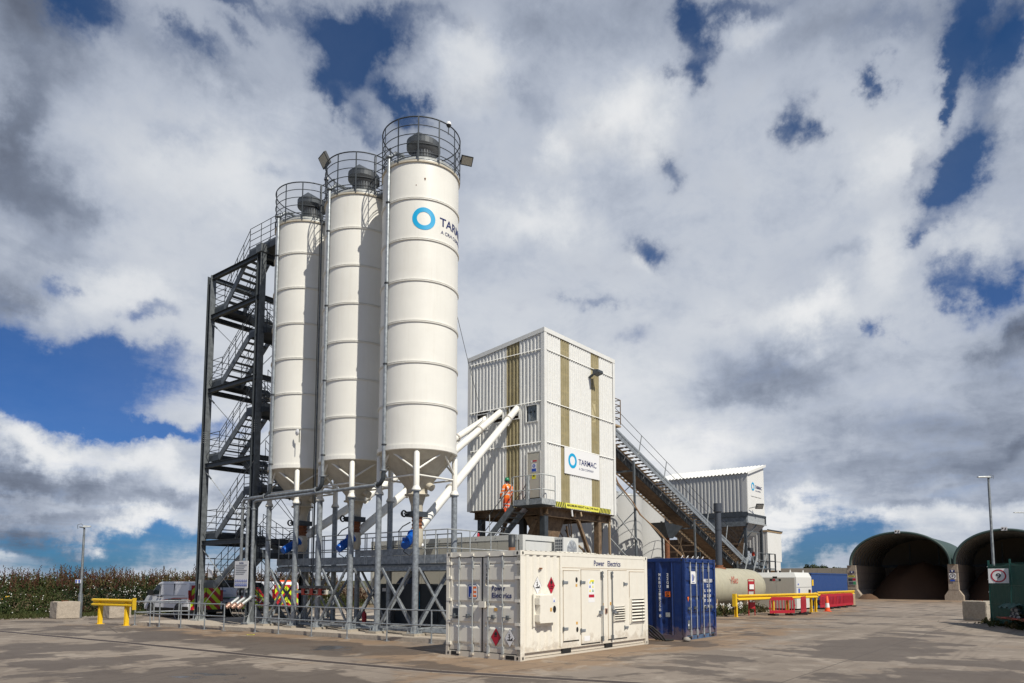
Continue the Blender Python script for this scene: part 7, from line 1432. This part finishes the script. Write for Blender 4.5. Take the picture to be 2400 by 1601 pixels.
for i in range(N_W):
    y = 40.9 + rr.random() ** 1.1 * 9; x = rr.uniform(4, 36); 
    if abs((x * .62 - y * .783)) > 60: continue
    z0 = bz(x, y); top = y > 45; k = patch(x, y, .22, 3); k2 = patch(x, y, .5, 9)
    kind = 'leaf_red' if k > .12 else ('leaf_dark' if k < -.18 else 'leaf_green')
    if rr.random() < .12: kind = rr.choice(('leaf_tan', 'leaf_red', 'leaf_green'))
    h_ = rr.uniform(.5, .95) * (1.35 if top else 1) * (1.25 if kind == 'leaf_red' else 1)
    if y < 42: h_ *= .6
    weed(x, y, z0, h_, kind, 13, .14)
    if rr.random() < (.035 + (.16 if patch(x, y, .35, 20) > .15 else 0)):
        for _ in range(rr.randint(1, 4)): c_ = Vector((x + rr.gauss(0, .22), y + rr.gauss(0, .22) - .1, z0 + h_ * rr.uniform(.6, 1.05))); s_ = rr.uniform(.016, .028); quad('petal_white', c_, Vector((s_, -s_ * .4, s_ * .6)), Vector((-s_ * .4, 0, s_)))
    if y < 43.0 and x < 14 and patch(x, y, .4, 31) > .1 and rr.random() < .4:
        for _ in range(5): c_ = Vector((x + rr.gauss(0, .2), y + rr.gauss(0, .2), z0 + h_ * rr.uniform(.7, 1.1))); s_ = .03; quad('petal_yellow', c_, Vector((s_, 0, s_ * .5)), Vector((0, 0, s_)))
# tall dock spikes along the crest
for i in range(900):
    x = rr.uniform(5, 36); y = rr.uniform(44.5, 49.5); z0 = bz(x, y); h_ = rr.uniform(.85, 1.65) * (.8 + .5 * (patch(x, y, .5, 5) + .5)); lean = Vector((rr.gauss(0, .12), rr.gauss(0, .12), 1))
    for k in range(16): t_ = .45 + .55 * k / 16; c_ = Vector((x, y, z0)) + lean * h_ * t_ + Vector((rr.gauss(0, .035), rr.gauss(0, .035), 0)); s_ = .045 * (1.25 - t_ * .6); quad('leaf_red' if i % 3 else 'leaf_tan', c_, Vector((rr.gauss(0, .3) * s_, rr.gauss(0, .3) * s_, s_ * 1.4)), Vector((s_ * .7, -s_ * .4, 0)))
for i in range(2600):
    x = rr.uniform(4, 34); y = 40.2 + rr.random() * 1.9; z0 = bz(x, y)
    for _ in range(5): c_ = Vector((x + rr.gauss(0, .1), y + rr.gauss(0, .1), z0 + .1)); quad('grass_green', c_, Vector((rr.gauss(0, .05), rr.gauss(0, .05), .14)), Vector((.012, -.01, 0)))
for k, (v, f) in VS.items():
    if v: mb.add(v, f, k)
o = mb.build('wild_plants', kind='stuff'); tag(o, 'wild weeds, docks and daisies covering the bank behind the vans', 'weeds')
# gravel and weeds under the tank and by the fence
mb = MB(); rr = random.Random(5); VS = {k: ([], []) for k in VS}
for i in range(260): x = rr.uniform(35.8, 44); y = rr.uniform(14.9, 16.6); weed(x, y, 0, rr.uniform(.2, .6), rr.choice(('grass_green', 'leaf_green', 'leaf_tan')), 9, .1)
for i in range(26):
    x = rr.uniform(37, 42); y = rr.uniform(15, 15.8)
    for _ in range(4): c_ = Vector((x + rr.gauss(0, .12), y, rr.uniform(.3, .65))); quad('petal_white', c_, Vector((.04, -.02, .03)), Vector((-.01, 0, .04)))
for k, (v, f) in VS.items():
    if v: mb.add(v, f, k)
o = mb.build('tank_weeds', kind='stuff'); tag(o, 'grass and white flowers growing under the beige tank', 'weeds')
mb = MB(); VS = {k: ([], []) for k in VS}
for i in range(420):
    t_ = rr.uniform(-.6, 5.5); p = A + d * t_ + n_ * rr.gauss(.25, .35); p.z = 0; weed(p.x, p.y, 0, rr.uniform(.06, .3) * (3.2 if t_ > 2.6 and rr.random() < .4 else 1), rr.choice(('grass_green', 'leaf_tan', 'leaf_green')), 7, .08)
for k, (v, f) in VS.items():
    if v: mb.add(v, f, k)
o = mb.build('fence_weeds', kind='stuff'); tag(o, 'weeds and dry grass along the foot of the green fence', 'weeds')
mb = MB()
for i in range(500):
    t_ = rr.uniform(-1.2, 5); p = A + d * t_ + n_ * rr.gauss(.5, .4); s_ = rr.uniform(.02, .05); mb.box(p.x - s_, p.y - s_, 0, p.x + s_, p.y + s_ * .8, s_ * 1.2, 'stone')
o = mb.build('rubble', kind='stuff'); tag(o, 'loose grey rubble at the foot of the green fence', 'rubble')
mb = MB()
for i in range(700):
    x = rr.uniform(4, 30); y = 40.35 + .9 * math.sin(x * .13 + 1) * .4 + rr.gauss(0, .25); s_ = rr.uniform(.015, .04); mb.box(x - s_, y - s_, 0, x + s_, y + s_, s_, 'stone')
o = mb.build('gravel', kind='stuff'); tag(o, 'line of gravel along the bottom of the weedy bank', 'gravel')
# small things on the ground
r = thing('drain_cover', 'small drain cover with yellow rim near the guard rail', 'drain cover', (14.0, 22.9, 0)); mb = MB(); mb.lathe([(0, .008), (.16, .008), (.16, 0)], (14.0, 22.6, 0), 'steel_black', 18, smooth=False); mb.build('cover', r); mb = MB(); mb.lathe([(.10, .012), (.14, .012), (.14, .008)], (14.0, 22.6, 0), 'sticker_yellow', 18, smooth=False); mb.build('rim', r)
# ================================================================== WORKER ON THE STAIR
def skinmesh(name, pts, edges, mats_fn, parent, sub=2):
    me = bpy.data.meshes.new(name); me.from_pydata([p[0] for p in pts], edges, []); o = bpy.data.objects.new(name, me); COL.objects.link(o)
    sm = o.modifiers.new('s', 'SKIN'); 
    for i, p in enumerate(pts): me.skin_vertices[0].data[i].radius = (p[1], p[2] if len(p) > 2 else p[1])
    me.skin_vertices[0].data[0].use_root = True; ss_ = o.modifiers.new('u', 'SUBSURF'); ss_.levels = sub; ss_.render_levels = sub; bpy.context.view_layer.update()
    m2 = bpy.data.meshes.new_from_object(o.evaluated_get(bpy.context.evaluated_depsgraph_get())); names = ['hi_orange', 'hi_orange_dark', 'reflective', 'skin', 'steel_black', 'dark_cloth']
    m2.materials.clear()
    for nme in names: m2.materials.append(MATS[nme])
    for p in m2.polygons: p.material_index = names.index(mats_fn(p.center)); p.use_smooth = True
    bpy.data.objects.remove(o); o = bpy.data.objects.new(name, m2); COL.objects.link(o); o.parent = parent; return o
Wk = thing('person', 'worker in orange hi-vis suit and green hard hat on the tower stair', 'person', (27.40, 22.02, 5.10), math.radians(78))
# local frame: +x is where the worker faces (down the stair, towards +y in the yard), +y left, z up; seen from behind
Pp = [((0, 0, .92), .185, .16), ((0, 0, 1.08), .185, .15), ((-.02, 0, 1.28), .215, .16), ((0, 0, 1.42), .185, .135), ((.02, 0, 1.50), .065), ((.04, 0, 1.58), .075), ((.05, 0, 1.67), .098, .09), ((.05, 0, 1.75), .085),
 ((0, .22, 1.42), .09), ((-.02, .31, 1.18), .078), ((.10, .35, .97), .06), ((.13, .34, .90), .038), ((0, -.22, 1.42), .09), ((-.02, -.30, 1.17), .078), ((.06, -.28, .96), .06), ((.09, -.25, .88), .038),
 ((0, .10, .84), .13), ((.10, .11, .50), .10), ((.02, .11, .14), .078), ((.02, .11, .06), .05), ((.16, .115, .04), .045), ((0, -.10, .84), .13), ((.06, -.10, .48), .10), ((-.10, -.10, .12), .078), ((-.10, -.10, .0), .05), ((.04, -.10, -.06), .045)]
Ed = [(0, 1), (1, 2), (2, 3), (3, 4), (4, 5), (5, 6), (6, 7), (3, 8), (8, 9), (9, 10), (10, 11), (3, 12), (12, 13), (13, 14), (14, 15), (0, 16), (16, 17), (17, 18), (18, 19), (19, 20), (0, 21), (21, 22), (22, 23), (23, 24), (24, 25)]
n0 = len(Pp)
for (wi, sgn) in ((11, 1), (15, -1)):      # hands: palm with five fingers each
    wx, wy, wz = Pp[wi][0]; Pp.append(((wx + .02, wy, wz - .05), .034, .02)); pi_ = len(Pp) - 1; Ed.append((wi, pi_))
    for q in range(4):
        oy = (q - 1.5) * .02; ln = (.05, .06, .057, .045)[q]; Pp.append(((wx + .03 + .004, wy + oy, wz - .09), .010)); Ed.append((pi_, len(Pp) - 1)); Pp.append(((wx + .05, wy + oy, wz - .09 - ln * .6), .009)); Ed.append((len(Pp) - 2, len(Pp) - 1)); Pp.append(((wx + .03, wy + oy, wz - .09 - ln), .008)); Ed.append((len(Pp) - 2, len(Pp) - 1))
    Pp.append(((wx + .05, wy - sgn * .035, wz - .06), .011)); Ed.append((pi_, len(Pp) - 1)); Pp.append(((wx + .07, wy - sgn * .03, wz - .09), .010)); Ed.append((len(Pp) - 2, len(Pp) - 1))
def wm(c):
    x, y, z = c
    if z < .13: return 'steel_black'
    arm = abs(y) > .215 and z < 1.36
    if arm:
        if z < .885: return 'dark_cloth'
        return 'reflective' if (1.20 < z < 1.26 or 1.04 < z < 1.10) else 'hi_orange'
    if z > 1.515: return 'skin'
    if z > .80 and z < 1.52: return 'reflective' if (1.10 < z < 1.155 or .965 < z < 1.02 or (z > 1.2 and .075 < abs(y) < .115)) else 'hi_orange'
    return 'reflective' if (.50 < z < .55 or .36 < z < .41) else 'hi_orange_dark'
skinmesh('body', Pp, Ed, wm, Wk)
mb = MB(); hz = 1.70
prof = [(0, .155), (.05, .148), (.09, .12), (.115, .07), (.122, .0)]
mb.lathe(prof[::-1], (.045, 0, hz), 'hat_green', 24); mb.lathe([(.122, 0), (.138, -.006), (.138, -.014), (.12, -.012)], (.045, 0, hz), 'hat_green', 24)
mb.prism([(.045 + .13 * math.cos(a), .10 * math.sin(a)) for a in [math.radians(q) for q in (-60, -30, 0, 30, 60)]] + [(.045 + .185 * math.cos(a), .12 * math.sin(a)) for a in [math.radians(q) for q in (45, 15, -15, -45)]], hz - .012, hz - .002, 'hat_green'); mb.box(-.06, -.008, hz + .10, .15, .008, hz + .158, 'hat_green'); mb.build('hard_hat', Wk, world=False)
mb = MB(); mb.lathe([(.1, 0), (.112, .03), (.105, .1)], (.035, 0, 1.60), 'dark_cloth', 18, a0=math.radians(75), a1=math.radians(285)); mb.build('hair', Wk, world=False)
mb = MB()
for s_ in (1, -1): mb.lathe([(0, .014), (.016, .01), (.02, 0), (.0, -.006)], (.05, s_ * .098, 1.655), 'skin', 10, axis='y')
mb.tube([(.135, 0, 1.67), (.165, 0, 1.635), (.14, 0, 1.625)], [.012, .017, .012], 'skin', 8)
for s_ in (1, -1): mb.lathe([(0, .012), (.012, .006), (.014, 0)], (.132, s_ * .035, 1.668), 'white', 8, axis='x')
for s_ in (1, -1): mb.lathe([(0, .016), (.006, .013)], (.134, s_ * .035, 1.668), 'black', 8, axis='x')
mb.tube([(.128, -.03, 1.605), (.140, 0, 1.602), (.128, .03, 1.605)], .006, 'red_paint', 6); mb.build('face', Wk, world=False)
